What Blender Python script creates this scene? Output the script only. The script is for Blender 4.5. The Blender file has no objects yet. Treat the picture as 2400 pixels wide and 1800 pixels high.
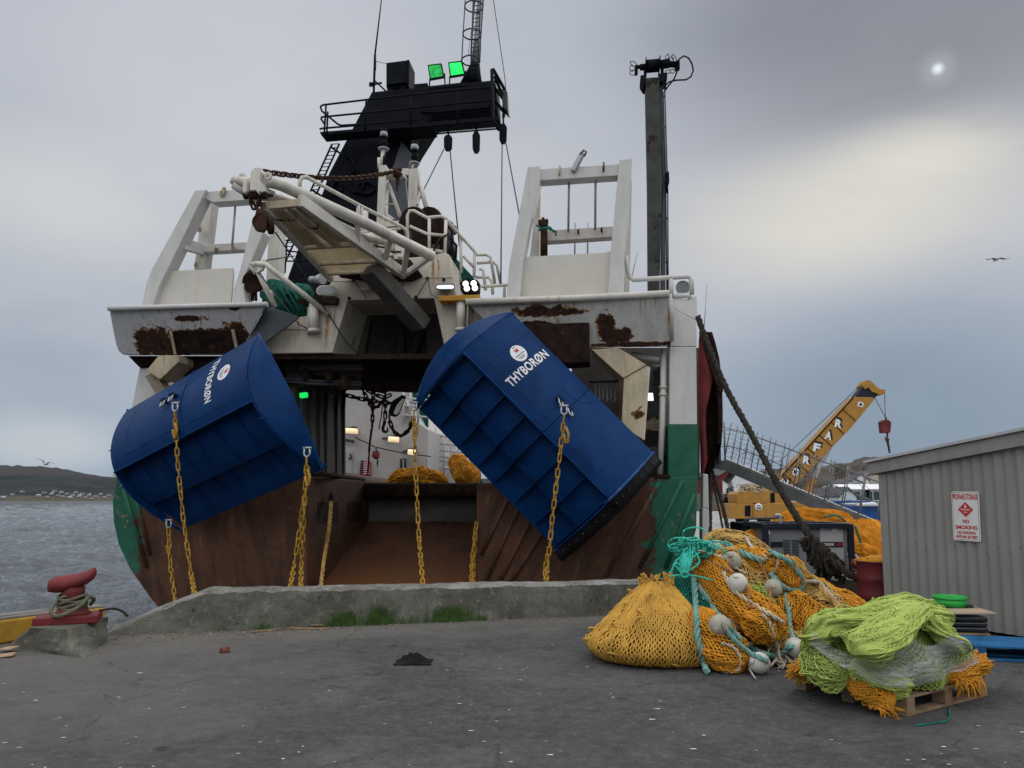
import bpy, math, random
import numpy as np
from mathutils import Vector as V, Matrix
from mathutils import noise as mnoise
random.seed(7); rng = np.random.default_rng(7)
R = math.radians
C = bpy.context.scene.collection
scene = bpy.context.scene

# ------------------------------------------------------------------ camera
F, PITCH, SHIFT, CAMZ = 1750.0, R(6.0), 84.0, 1.6
cam_d = bpy.data.cameras.new('camera'); cam = bpy.data.objects.new('camera', cam_d); C.objects.link(cam)
cam_d.sensor_width = 36.0; cam_d.lens = 36.0 * F / 2400.0
cam_d.shift_y = SHIFT / 2400.0
cam_d.clip_start = 0.05; cam_d.clip_end = 9000
cam.location = (0, 0, CAMZ); cam.rotation_euler = (R(90) + PITCH, 0, 0)
scene.camera = cam

# ------------------------------------------------------------------ node helper
class NG:
    def __init__(s, tree): s.t = tree; s.n = tree.nodes; s.l = tree.links
    def put(s, sock, v):
        if hasattr(v, 'is_output'): s.l.new(v, sock)
        elif v is not None:
            if isinstance(v, (tuple, list)) and len(v) == 3 and sock.type == 'RGBA': v = (*v, 1)
            sock.default_value = v
    def math(s, op, a, b=0.0, clamp=False):
        n = s.n.new('ShaderNodeMath'); n.operation = op; n.use_clamp = clamp
        s.put(n.inputs[0], a); s.put(n.inputs[1], b); return n.outputs[0]
    def vm(s, op, a, b=(0, 0, 0), out=0):
        n = s.n.new('ShaderNodeVectorMath'); n.operation = op
        s.put(n.inputs[0], a); s.put(n.inputs[1], b); return n.outputs[out]
    def noise(s, vec, scale=5, detail=4, rough=.55, dist=0):
        n = s.n.new('ShaderNodeTexNoise'); s.put(n.inputs['Vector'], vec)
        n.inputs['Scale'].default_value = scale; n.inputs['Detail'].default_value = detail
        n.inputs['Roughness'].default_value = rough; n.inputs['Distortion'].default_value = dist
        return n.outputs['Fac']
    def voro(s, vec, scale=5, feature='F1', out='Distance', rand=1):
        n = s.n.new('ShaderNodeTexVoronoi'); n.feature = feature; s.put(n.inputs['Vector'], vec)
        n.inputs['Scale'].default_value = scale; n.inputs['Randomness'].default_value = rand
        return n.outputs[out]
    def wave(s, vec, scale=5, dist=1, direction='X'):
        n = s.n.new('ShaderNodeTexWave'); s.put(n.inputs['Vector'], vec); n.bands_direction = direction
        n.inputs['Scale'].default_value = scale; n.inputs['Distortion'].default_value = dist
        return n.outputs['Fac']
    def scl(s, vec, sc): return s.vm('MULTIPLY', vec, sc)
    def mr(s, v, a, b, c=0.0, d=1.0, smooth=True):
        n = s.n.new('ShaderNodeMapRange'); n.interpolation_type = 'SMOOTHSTEP' if smooth else 'LINEAR'
        s.put(n.inputs['Value'], v)
        for k, x in zip(('From Min', 'From Max', 'To Min', 'To Max'), (a, b, c, d)): s.put(n.inputs[k], x)
        return n.outputs[0]
    def mix(s, f, a, b, blend='MIX'):
        n = s.n.new('ShaderNodeMix'); n.data_type = 'RGBA'; n.blend_type = blend
        s.put(n.inputs[0], f); s.put(n.inputs[6], a); s.put(n.inputs[7], b); return n.outputs[2]
    def dot(s, a, b): return s.vm('DOT_PRODUCT', a, b, out=1)
    def bump(s, h, strength=.3, dist=.02, normal=None):
        n = s.n.new('ShaderNodeBump'); n.inputs['Strength'].default_value = strength
        n.inputs['Distance'].default_value = dist; s.put(n.inputs['Height'], h)
        if normal is not None: s.put(n.inputs['Normal'], normal)
        return n.outputs[0]

# ------------------------------------------------------------------ world, sun, exposure
SUN_AZ, SUN_EL = R(31.1), R(27.4)           # azimuth to the right of +Y
def build_world():
    w = bpy.data.worlds.new('World'); scene.world = w; w.use_nodes = True
    g = NG(w.node_tree); bg = g.n['Background']
    tc = g.n.new('ShaderNodeTexCoord'); d = g.vm('NORMALIZE', tc.outputs['Generated'])
    sky = g.n.new('ShaderNodeTexSky'); sky.sky_type = 'NISHITA'; sky.sun_disc = False
    sky.sun_elevation = SUN_EL; sky.sun_rotation = SUN_AZ; sky.dust_density = 2.0
    def lobe(az, el, r0, r1, asp=1.0):
        az, el = R(az), R(el)
        c = V((math.sin(az) * math.cos(el), math.cos(az) * math.cos(el), math.sin(el)))
        e = g.vm('SUBTRACT', d, tuple(c)); e = g.vm('MULTIPLY', e, (1, 1, asp))
        return g.mr(g.vm('LENGTH', e, out=1), r1, r0, 0.0, 1.0)
    z = g.dot(d, (0, 0, 1))
    q = g.vm('MULTIPLY', d, (1, 1, 2.6))
    n1 = g.noise(q, 1.7, 4, .5, .5); n2 = g.noise(q, 4.2, 5, .55, .4)
    wob = g.math('ADD', g.math('MULTIPLY', g.math('SUBTRACT', n1, .5), .9), g.math('MULTIPLY', g.math('SUBTRACT', n2, .5), .45))
    # base from the horizon up
    col = g.mix(g.mr(g.math('ADD', z, g.math('MULTIPLY', wob, .25)), .02, .30), (.325, .40, .49), (.46, .49, .55))
    col = g.mix(g.math('MULTIPLY', lobe(-31, 19.5, .02, .22, 2.2), .85), col, (.60, .62, .635))
    col = g.mix(g.math('MULTIPLY', lobe(-33, 8, .03, .20, 2.0), .5), col, (.38, .43, .49)); col = g.mix(g.math('MULTIPLY', lobe(-22, 29, .06, .30, 1.3), .6), col, (.58, .60, .66)); col = g.mix(g.math('MULTIPLY', lobe(-32, 3.5, .02, .13, 2.5), .7), col, (.56, .60, .63))
    col = g.mix(g.math('MULTIPLY', lobe(-10, 20, .05, .36, 1.5), .6), col, (.60, .62, .655))
    col = g.mix(g.math('MULTIPLY', lobe(31, 33, .12, .44, 1.7), .9), col, (.225, .245, .29))
    col = g.mix(g.math('MULTIPLY', lobe(27, 6.5, .05, .36, 1.8), .85), col, (.21, .285, .375))
    band = lobe(24, 19.6, .0, .31, 2.6)
    band = g.math('MULTIPLY', band, g.mr(wob, -.30, .12, .55, 1.0))
    col = g.mix(g.math('MULTIPLY', band, .85), col, (.71, .68, .605))
    band2 = g.math('MULTIPLY', lobe(30, 22.4, .0, .16, 2.6), g.mr(n2, .36, .56, .35, 1.0))
    col = g.mix(g.math('MULTIPLY', band2, .55), col, (.76, .73, .64))
    col = g.mix(g.mr(wob, -.42, .42, .0, .24), col, g.mix(1.0, col, (1.34, 1.34, 1.32), 'MULTIPLY'))
    col = g.mix(g.mr(wob, .06, -.36, 0, .36), col, g.mix(1.0, col, (.70, .73, .78), 'MULTIPLY'))
    # the sun seen through thin cloud
    sd = lobe(31.1, 27.4, .0, .0085); halo = lobe(31.1, 27.4, .0, .026)
    col = g.mix(g.math('MULTIPLY', halo, .30), col, (.60, .63, .66))
    col = g.mix(sd, col, (.82, .92, .95))
    # the brighter overcast overhead and behind the camera
    back = g.mr(g.math('SUBTRACT', g.math('MULTIPLY', z, 1.45), g.math('MULTIPLY', g.dot(d, (0, 1, 0)), .50)), .46, 1.2)
    col = g.mix(back, col, g.mix(g.mr(wob, -.4, .4), (1.38, 1.385, 1.41), (1.70, 1.70, 1.72)))
    col = g.mix(g.mr(z, .0, -.05), col, (.05, .055, .06))
    skyc = g.vm('SCALE', sky.outputs[0]); skyc.node.inputs['Scale'].default_value = .05
    mixd = g.mix(.985, skyc, col)
    g.put(bg.inputs['Color'], mixd); bg.inputs['Strength'].default_value = 1.0
build_world()
sun_d = bpy.data.lights.new('sun', 'SUN'); sun = bpy.data.objects.new('sun', sun_d); C.objects.link(sun)
sun_d.energy = 0.55; sun_d.angle = R(22); sun_d.color = (1, .95, .88)
_sd = V((math.sin(SUN_AZ) * math.cos(SUN_EL), math.cos(SUN_AZ) * math.cos(SUN_EL), math.sin(SUN_EL)))
sun.rotation_euler = _sd.to_track_quat('Z', 'Y').to_euler()
scene.view_settings.view_transform = 'Standard'; scene.view_settings.look = 'None'
scene.view_settings.exposure = 0.0; scene.view_settings.gamma = 1.0

# ------------------------------------------------------------------ measuring: photo pixel -> point at a chosen real distance
_fw = V((0, math.cos(PITCH), math.sin(PITCH))); _up = V((0, -math.sin(PITCH), math.cos(PITCH)))
CAM = V((0, 0, CAMZ))
def ray(px, py): return _fw + V((1, 0, 0)) * ((px - 1200) / F) + _up * ((900 + SHIFT - py) / F)
def P(px, py, Y): d = ray(px, py); return CAM + d * (Y / d.y)
def G(px, py, z=0.0): d = ray(px, py); return CAM + d * ((z - CAMZ) / d.z)
YAW = R(7.0)
SF = V((math.sin(YAW), math.cos(YAW), 0)); SR = V((math.cos(YAW), -math.sin(YAW), 0)); Z = V((0, 0, 1))
_c0 = P(1635, 1000, 14.0).dot(SF)
def S(px, py, off=0.0):                    # on the trawler's stern plane, moved forward by off metres
    d = ray(px, py); return CAM + d * ((_c0 + off - CAM.dot(SF)) / d.dot(SF))

# ------------------------------------------------------------------ mesh helper
def frame(t):
    t = t.normalized(); a = Z if abs(t.z) < .95 else V((1, 0, 0))
    x = t.cross(a).normalized(); return x, x.cross(t).normalized()
class MB:
    def __init__(s): s.v = []; s.f = []; s.m = []; s.s = []
    def add(s, vs, fs, mi=0, sm=False):
        b = len(s.v); s.v += [tuple(p) for p in vs]
        for f in fs: s.f.append(tuple(i + b for i in f)); s.m.append(mi); s.s.append(sm)
        return s
    def box(s, c, size, ax=None, mi=0):
        c = V(c); ex, ey, ez = ax or (V((1, 0, 0)), V((0, 1, 0)), Z)
        a, b, h = (ex * size[0] / 2, ey * size[1] / 2, ez * size[2] / 2)
        vs = [c + a * i + b * j + h * k for k in (-1, 1) for j in (-1, 1) for i in (-1, 1)]
        return s.add(vs, [(0, 2, 3, 1), (4, 5, 7, 6), (0, 1, 5, 4), (2, 6, 7, 3), (0, 4, 6, 2), (1, 3, 7, 5)], mi)
    def beam(s, p, q, w, h, up=None, mi=0):
        p, q = V(p), V(q); t = (q - p).normalized()
        up = V(up) if up is not None else (Z if abs(t.z) < .95 else V((0, 1, 0)))
        x = t.cross(up).normalized(); u = x.cross(t)
        return s.box((p + q) / 2, (w, (q - p).length, h), (x, t, u), mi)
    def path(s, pts, r, n=8, closed=False, mi=0, caps=True, sq=None):
        pts = [V(p) for p in pts]; N = len(pts); rs = r if isinstance(r, (list, tuple)) else [r] * N
        vs = []; nx = None
        for i, p in enumerate(pts):
            if closed: t = pts[(i + 1) % N] - pts[i - 1]
            else: t = pts[min(i + 1, N - 1)] - pts[max(i - 1, 0)]
            if t.length < 1e-9: t = V((0, 0, 1))
            t.normalize()
            if nx is None: nx, ny = frame(t)
            else:
                nx = (nx - t * nx.dot(t))
                nx = nx.normalized() if nx.length > 1e-6 else frame(t)[0]
            ny = t.cross(nx)
            for k in range(n):
                a = 2 * math.pi * k / n
                vs.append(p + nx * (math.cos(a) * rs[i]) + ny * (math.sin(a) * rs[i]))
        fs = []
        for i in range(N if closed else N - 1):
            j = (i + 1) % N
            for k in range(n): fs.append((i * n + k, i * n + (k + 1) % n, j * n + (k + 1) % n, j * n + k))
        s.add(vs, fs, mi, True)
        if caps and not closed:
            b = len(s.v) - N * n
            s.f.append(tuple(b + k for k in reversed(range(n)))); s.m.append(mi); s.s.append(False)
            s.f.append(tuple(b + (N - 1) * n + k for k in range(n))); s.m.append(mi); s.s.append(False)
        return s
    def tube(s, p, q, r, r2=None, n=10, mi=0): return s.path([p, q], [r, r if r2 is None else r2], n, mi=mi)
    def prism(s, poly, vec, mi=0):
        n = len(poly); vec = V(vec); poly = [V(p) for p in poly]
        nrm = V((0, 0, 0))
        for i in range(n): nrm += poly[i].cross(poly[(i + 1) % n])
        if nrm.dot(vec) > 0: poly = poly[::-1]
        vs = poly + [p + vec for p in poly]
        fs = [tuple(range(n)), tuple(reversed(range(n, 2 * n)))] + [(i, n + i, n + (i + 1) % n, (i + 1) % n) for i in range(n)]
        return s.add(vs, fs, mi)
    def lathe(s, prof, c, ax=Z, n=20, mi=0, sm=True):
        c = V(c); ax = V(ax).normalized(); x, y = frame(ax); vs = []; fs = []
        for r, h in prof:
            for k in range(n):
                a = 2 * math.pi * k / n; vs.append(c + ax * h + x * (r * math.cos(a)) + y * (r * math.sin(a)))
        m = len(prof)
        for i in range(m - 1):
            for k in range(n): fs.append((i * n + k, i * n + (k + 1) % n, (i + 1) * n + (k + 1) % n, (i + 1) * n + k))
        s.add(vs, fs, mi, sm)
        b = len(s.v) - m * n
        if prof[0][0] > 1e-4: s.f.append(tuple(b + k for k in reversed(range(n)))); s.m.append(mi); s.s.append(False)
        if prof[-1][0] > 1e-4: s.f.append(tuple(b + (m - 1) * n + k for k in range(n))); s.m.append(mi); s.s.append(False)
        return s
    def sphere(s, c, r, n=16, m=10, sc=(1, 1, 1), mi=0, lump=0, ls=2.0):
        c = V(c); vs = []; fs = []
        for i in range(m + 1):
            t = math.pi * i / m
            for k in range(n):
                a = 2 * math.pi * k / n
                d = V((math.sin(t) * math.cos(a), math.sin(t) * math.sin(a), math.cos(t)))
                rr = r * (1 + lump * mnoise.noise(d * ls + c * 3.1))
                vs.append(c + V((d.x * sc[0], d.y * sc[1], d.z * sc[2])) * rr)
        for i in range(m):
            for k in range(n): fs.append((i * n + k, (i + 1) * n + k, (i + 1) * n + (k + 1) % n, i * n + (k + 1) % n))
        return s.add(vs, fs, mi, True)
    def grid(s, pts, mi=0, sm=True, thick=None, closed_u=False):
        """pts[i][j] -> sheet; thick = vector or function for a second face"""
        A = len(pts); B = len(pts[0]); vs = [p for row in pts for p in row]; fs = []
        for i in range(A - 1 if not closed_u else A):
            i2 = (i + 1) % A
            for j in range(B - 1): fs.append((i * B + j, i * B + j + 1, i2 * B + j + 1, i2 * B + j))
        if thick is None: return s.add(vs, fs, mi, sm)
        tv = V(thick); s.add(vs, fs, mi, sm)
        s.add([V(p) + tv for p in vs], [f[::-1] for f in fs], mi, sm)
        per = [(0, j) for j in range(B)] + [(i, B - 1) for i in range(1, A)] + [(A - 1, j) for j in range(B - 2, -1, -1)] + [(i, 0) for i in range(A - 2, 0, -1)]
        pv = [V(pts[i][j]) for i, j in per]; n = len(pv)
        return s.add(pv + [p + tv for p in pv], [(i, n + i, n + (i + 1) % n, (i + 1) % n) for i in range(n)], mi, False)
    def build(s, name, mat, parent=None, bevel=0.0, seg=2):
        me = bpy.data.meshes.new(name); me.from_pydata(s.v, [], s.f)
        for mm in (mat if isinstance(mat, (list, tuple)) else [mat]): me.materials.append(mm)
        me.polygons.foreach_set('material_index', s.m); me.polygons.foreach_set('use_smooth', s.s); me.update()
        o = bpy.data.objects.new(name, me); C.objects.link(o)
        if bevel:
            b = o.modifiers.new('bevel', 'BEVEL'); b.width = bevel; b.segments = seg; b.limit_method = 'ANGLE'; b.angle_limit = R(40)
        if parent is not None: adopt(o, parent)
        return o
def world_loc(o):
    l = V(o.location) if not o.get('built_in_world') else V((0, 0, 0))
    return l
def adopt(o, parent):
    o.parent = parent; l = parent_offset(parent); o.matrix_parent_inverse = Matrix.Translation(-l)
def parent_offset(p):
    l = V(p.location)
    return l if p.parent is None else V((0, 0, 0))
def tag(o, label=None, cat=None, group=None, kind=None):
    if label: o['label'] = label
    if cat: o['category'] = cat
    if group: o['group'] = group
    if kind: o['kind'] = kind
    return o
def thing(name, label, cat, loc=(0, 0, 0), group=None):
    o = bpy.data.objects.new(name, None); C.objects.link(o); o.location = loc; o.empty_display_size = .2
    return tag(o, label, cat, group)
def copy_tree(o, parent=None):
    c = o.copy(); C.objects.link(c)
    if parent is not None: c.parent = parent; c.matrix_parent_inverse = o.matrix_parent_inverse.copy()
    for ch in [x for x in bpy.data.objects if x.parent == o and x != c]: copy_tree(ch, c)
    return c
_tc = {}
def text_geo(s, size=1.0, bold=0.0, spacing=1.0):
    k = (s, bold, spacing)
    if k not in _tc:
        cu = bpy.data.curves.new('lettering', 'FONT'); cu.body = s; cu.size = 1.0; cu.offset = bold; cu.space_character = spacing
        cu.align_x = 'CENTER'; cu.align_y = 'CENTER'; cu.resolution_u = 4
        o = bpy.data.objects.new('lettering', cu); C.objects.link(o)
        bpy.context.view_layer.update()
        me = bpy.data.meshes.new_from_object(o.evaluated_get(bpy.context.evaluated_depsgraph_get()))
        _tc[k] = ([tuple(v.co) for v in me.vertices], [tuple(p.vertices) for p in me.polygons])
        bpy.data.objects.remove(o); bpy.data.curves.remove(cu); bpy.data.meshes.remove(me)
    vs, fs = _tc[k]
    xs = [v[0] for v in vs]; ys = [v[1] for v in vs]; cx = (min(xs) + max(xs)) / 2; cy = (min(ys) + max(ys)) / 2
    return [((v[0] - cx) * size, (v[1] - cy) * size) for v in vs], fs, (max(xs) - min(xs)) * size, (max(ys) - min(ys)) * size
def put_text(mb, s, o, ex, ey, height=None, width=None, bold=0.0, mi=0, spacing=1.0):
    vs, fs, w, h = text_geo(s, 1.0, bold, spacing); kx = ky = 1.0
    if height: ky = height / h; kx = ky
    if width: kx = width / w; ky = ky if height else kx
    mb.add([V(o) + ex * (x * kx) + ey * (y * ky) for x, y in vs], fs, mi)
# ------------------------------------------------------------------ materials
def mat(name, col, rough=.6, metal=0.0, var=.18, vscale=3.0, bump=.12, bscale=30, rust=0.0, spots=(), streak=0.0,
        streakcol=(.16, .07, .025), col2=None, c2thr=(.45, .6), c2scale=2.0, spec=.22, rscale=2.2, grime=0.0, emit=0, alpha=1.0, streak_scale=(5, 5, .35), coat=0.0, scuff=None, runs=()):
    m = bpy.data.materials.new(name); m.use_nodes = True; g = NG(m.node_tree); b = g.n['Principled BSDF']
    tc = g.n.new('ShaderNodeTexCoord'); v = tc.outputs['Object']
    n = g.noise(v, vscale, 5, .6)
    c = g.mix(g.mr(n, .25, .75), tuple(x * (1 - var) for x in col), tuple(min(1, x * (1 + var)) for x in col))
    if col2 is not None: c = g.mix(g.mr(g.noise(v, c2scale, 6, .65), *c2thr), c, col2)
    if grime:
        gn = g.math('MULTIPLY', g.noise(g.scl(v, (4, 4, .8)), 1.3, 6, .7), 1.0)
        c = g.mix(g.mr(gn, .42, .72, 0, grime), c, (.07, .055, .035))
    for (rc_, rw, zt_, zb_) in runs:
        rx = g.math('ABSOLUTE', g.math('SUBTRACT', g.math('ADD', g.dot(v, tuple(SR)), g.math('MULTIPLY', g.math('SUBTRACT', g.noise(g.scl(v, (3, 3, 1.2)), 3, 4, .6), .5), rw * 1.6)), rc_))
        rz = g.math('MULTIPLY', g.mr(g.dot(v, (0, 0, 1)), zb_, zb_ + (zt_ - zb_) * .8), g.mr(g.dot(v, (0, 0, 1)), zt_ + .02, zt_ - .01))
        rm = g.math('MULTIPLY', g.mr(rx, rw, rw * .25), rz); c = g.mix(g.math('MULTIPLY', rm, g.mr(g.noise(v, 14, 4, .7), .30, .55, .35, .95)), c, (.27, .115, .03))
    if scuff:
        sn = g.noise(g.vm('ADD', g.scl(v, (1, 1, 1)), (2, 5, 1)), 3.2, 9, .78, .6); c = g.mix(g.mr(sn, .655, .68, 0, .8), c, scuff); c = g.mix(g.mr(g.noise(g.scl(v, (9, 9, .6)), 1.3, 5, .7), .60, .75, 0, .45), c, tuple(x * .35 for x in col))
    ro = rough
    h = g.noise(v, bscale, 3, .6)
    if streak:
        st = g.noise(g.scl(v, streak_scale), 1.6, 4, .6); big = g.noise(v, .8, 2, .5)
        sm = g.math('MULTIPLY', g.mr(st, .54, .72), g.mr(big, .42, .62, 0, streak)); c = g.mix(sm, c, streakcol)
    if rust or spots:
        rn = g.noise(v, rscale, 8, .68, .3); rn2 = g.noise(v, 9, 5, .7)
        k = g.mr(rn, .74 - .25 * rust, .77 - .25 * rust) if rust else None; ke = g.mr(rn, .76 - .25 * rust, .82 - .25 * rust) if rust else None
        for (pc, rad) in spots:
            e = g.vm('DIVIDE', g.vm('SUBTRACT', v, tuple(pc)), rad); dd = g.vm('LENGTH', e, out=1)
            dd = g.math('ADD', dd, g.math('MULTIPLY', g.math('SUBTRACT', g.noise(v, 5.0, 7, .7), .5), 2.0))
            s_ = g.mr(dd, 1.02, .95); s2 = g.mr(dd, .96, .80); ke = s2 if ke is None else g.math('MAXIMUM', ke, s2); k = s_ if k is None else g.math('MAXIMUM', k, s_)
        rc = g.mix(g.mr(rn2, .35, .66), (.012, .008, .007), (.050, .022, .013)); rc = g.mix(g.mr(rn2, .62, .74, 0, .8), rc, (.15, .062, .02))
        if ke is not None: rc = g.mix(ke, g.mix(g.mr(rn2, .38, .6), (.085, .034, .014), (.26, .125, .04)), rc)
        c = g.mix(k, c, rc); ro = g.mr(k, 0, 1, rough, .9, False)
        h = g.math('ADD', g.math('MULTIPLY', h, .6), g.math('MULTIPLY', k, g.math('ADD', .3, rn2)))
    g.put(b.inputs['Base Color'], c); g.put(b.inputs['Roughness'], ro); b.inputs['Metallic'].default_value = metal
    b.inputs['Specular IOR Level'].default_value = spec
    if coat: b.inputs['Coat Weight'].default_value = coat; b.inputs['Coat Roughness'].default_value = .25
    if bump: g.put(b.inputs['Normal'], g.bump(h, bump, .01))
    if emit: g.put(b.inputs['Emission Color'], col); b.inputs['Emission Strength'].default_value = emit
    if alpha < 1: b.inputs['Alpha'].default_value = alpha
    return m
def conc(name, a, dark, pale, sc=1.0):
    m = bpy.data.materials.new(name); m.use_nodes = True; g = NG(m.node_tree); b = g.n['Principled BSDF']
    v = g.n.new('ShaderNodeTexCoord').outputs['Object']
    n1 = g.noise(v, 1.6 * sc, 7, .68, .4); n2 = g.noise(v, 9 * sc, 5, .7); n3 = g.noise(v, 48, 3, .7); st = g.noise(g.scl(v, (6, 6, .5)), 1.4, 6, .68)
    c = g.mix(g.mr(n1, .36, .66), dark, a); c = g.mix(g.mr(n2, .52, .72, 0, .75), c, pale); c = g.mix(g.mr(st, .50, .68, 0, .6), c, tuple(x * .62 for x in a))
    c = g.mix(g.mr(n3, .55, .72, 0, .55), c, tuple(x * .45 for x in a)); c = g.mix(g.mr(n3, .42, .30, 0, .4), c, pale)
    c = g.mix(g.mr(g.noise(g.vm('ADD', v, (5, 2, 8)), 2.3, 7, .72), .66, .70, 0, .65), c, tuple(x * 1.25 for x in pale))
    pit = g.voro(v, 8.5); pm = g.mr(g.math('ADD', pit, g.math('MULTIPLY', g.math('SUBTRACT', n2, .5), .7)), .13, .05); pm = g.math('MULTIPLY', pm, g.mr(g.noise(v, 2.6, 3, .5), .50, .60))
    c = g.mix(g.math('MULTIPLY', pm, .8), c, (.035, .032, .026))
    brd = g.math('ABSOLUTE', g.math('SUBTRACT', g.math('FRACT', g.math('ADD', g.math('MULTIPLY', g.dot(v, (0, 0, 1)), 5.5), g.math('MULTIPLY', n1, .25))), .5)); c = g.mix(g.mr(brd, .46, .495, 0, .4), c, dark)
    g.put(b.inputs['Base Color'], c); b.inputs['Roughness'].default_value = .95; b.inputs['Specular IOR Level'].default_value = .12
    h = g.math('SUBTRACT', g.math('ADD', g.math('MULTIPLY', n2, 1.0), g.math('MULTIPLY', n3, .45)), g.math('MULTIPLY', pm, .8)); g.put(b.inputs['Normal'], g.bump(h, .75, .025)); return m
M = {}
M['white'] = mat('white_paint', (.56, .555, .535), .45, var=.05, rust=.10, streak=.16, streakcol=(.30, .25, .17), bump=.06, bscale=6, grime=.12)
M['white2'] = mat('white_paint_rusty', (.56, .535, .48), .5, var=.07, rust=.28, streak=.6, bump=.08, bscale=6, grime=.2)
M['cream'] = mat('cream_paint', (.56, .515, .43), .55, var=.10, rust=.24, streak=.85, bump=.08, bscale=5, grime=.22)
M['creamtube'] = mat('cream_tube_paint', (.60, .575, .51), .45, var=.10, rust=.28, streak=.5, bump=.08, grime=.3, rscale=5)
M['grating'] = mat('rusty_cream_grating', (.62, .52, .34), .7, var=.15, rust=.20, rscale=3.5, grime=.15)
M['warmwhite'] = mat('warm_white_paint', (.56, .535, .475), .45, var=.05, rust=.08, streak=.12, streakcol=(.32, .24, .14), bump=.05, bscale=5)
M['orange_heap'] = mat('bright_orange_net_cloth', (.62, .255, .028), .9, var=.25, vscale=5, bump=.6, bscale=50, spec=.05)
M['black'] = mat('black_paint', (.0075, .009, .013), .7, var=.3, rust=.03, bump=.08, spec=.06)
M['darkgrey'] = mat('dark_grey_paint', (.06, .066, .078), .5, var=.2, rust=.1, streak=.3)
M['cranegrey'] = mat('weathered_grey_crane_paint', (.058, .061, .059), .65, var=.35, rust=.1, grime=.5, spec=.1, col2=(.018, .012, .010), c2thr=(.575, .60), c2scale=2.4)
M['rust'] = mat('rusty_steel', (.058, .027, .016), .85, var=.45, vscale=8, bump=.5, bscale=25, spec=.15, col2=(.025, .014, .010))
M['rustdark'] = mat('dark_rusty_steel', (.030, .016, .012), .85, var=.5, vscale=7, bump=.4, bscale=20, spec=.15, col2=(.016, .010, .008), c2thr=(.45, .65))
M['rustbeam'] = mat('rust_bleeding_cream_steel', (.47, .40, .28), .65, var=.15, rust=.58, rscale=2.4, grime=.4, streak=1.0, streakcol=(.20, .085, .03), streak_scale=(4, 4, .6))
M['soffit'] = mat('shade_darkened_grey_brown_steel', (.085, .08, .072), .7, var=.25, rust=.25, grime=.4)  # grey-brown paint darkened for the shade deep in the stern opening
M['pit'] = mat('black_brown_scale_rust', (.020, .012, .010), .9, var=.5, vscale=6, bump=.5, bscale=22, spec=.1, col2=(.075, .03, .014), c2thr=(.60, .68), c2scale=4)
M['gangway'] = mat('dull_grey_gangway_steel', (.17, .18, .185), .55, metal=.2, var=.2, rust=.1)
M['galv'] = mat('galvanised_steel', (.36, .37, .385), .45, metal=.35, var=.15)
M['shackle'] = mat('galvanised_shackle_steel', (.36, .37, .38), .35, metal=.7, var=.1)
M['chain'] = mat('yellow_chain_paint', (.36, .205, .028), .6, var=.3, rust=.52, rscale=14, vscale=10)
M['blue'] = mat('blue_door_paint', (.002, .027, .105), .42, var=.2, vscale=1.6, bump=.09, bscale=3.0, spec=.09, col2=(.003, .034, .128), c2thr=(.4, .62), c2scale=3, rust=.0, scuff=(.030, .060, .11))
M['bluescuff'] = mat('scuffed_blue_paint', (.014, .055, .17), .5, var=.3, col2=(.10, .12, .14), c2thr=(.58, .63), c2scale=9)
M['blackrub'] = mat('black_rubber', (.012, .012, .013), .65, var=.3)
M['lettering'] = mat('white_lettering', (.72, .73, .74), .5, var=.06, bump=0)
M['red'] = mat('red_bollard_paint', (.145, .021, .023), .5, var=.25, rust=.28, rscale=7, bump=.2, bscale=14)
M['reddoor'] = mat('faded_red_steel', (.155, .022, .024), .5, var=.35, rust=.45, rscale=1.8, bump=.2)
M['redsign'] = mat('red_ink', (.50, .025, .03), .5, var=.05, bump=0)
M['inkdark'] = mat('dark_ink', (.02, .02, .025), .5, var=.05, bump=0)
M['green'] = mat('green_hull_paint', (.016, .105, .062), .5, var=.25, rust=.2, streak=.6)
M['lamp_green'] = mat('lit_green_lamp_glass', (.01, .80, .12), .3, var=.6, vscale=7, bump=0, emit=.8)
M['lamp_green_dim'] = mat('dim_green_lamp_glass', (.006, .38, .07), .3, var=.85, vscale=7, bump=0, emit=.5)
M['lamp_white'] = mat('lit_lamp_glass', (1, .97, .88), .3, var=0, bump=0, emit=1.25)
M['lamp_warm'] = mat('lit_warm_lamp_glass', (1, .78, .48), .3, var=0, bump=0, emit=.6)
M['lamp_cool'] = mat('lit_cool_lamp_glass', (.80, .84, 1), .3, var=.2, bump=0, emit=.75)
M['glass'] = mat('dark_window_glass', (.03, .045, .05), .12, var=.2, bump=0, spec=.6)
M['lens'] = mat('ribbed_lamp_lens', (.25, .27, .28), .2, var=.3, bump=0, spec=.6)
M['greennet'] = mat('dark_green_net', (.010, .085, .065), .9, var=.5, vscale=9, bump=.9, bscale=40)
M['houseWhite'] = mat('white_deckhouse_paint', (.46, .44, .43), .5, var=.07, streak=.35, bump=.04, bscale=4)
M['yellowpaint'] = mat('chipped_yellow_paint', (.46, .24, .03), .6, var=.2, rust=.5, rscale=6)
M['craneyellow'] = mat('mobile_crane_yellow', (.36, .185, .038), .5, var=.12, streak=.4)
M['hook_red'] = mat('red_hook_block_paint', (.14, .022, .02), .5, var=.3, rust=.3)
M['cable'] = mat('dark_wire_cable', (.035, .035, .037), .6, var=.2)
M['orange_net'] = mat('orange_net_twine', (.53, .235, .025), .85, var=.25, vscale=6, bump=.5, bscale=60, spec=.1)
M["orange_net_in"] = mat("orange_net_shaded_layers", (.24, .105, .012), .95, var=.55, vscale=22, bump=1.0, bscale=55, spec=.05)  # darker copy of the twine colour: shade inside the net painted in
M['mustard_net'] = mat('mustard_net_twine', (.52, .300, .062), .85, var=.22, vscale=5, bump=.5, bscale=60, spec=.1)
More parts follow.
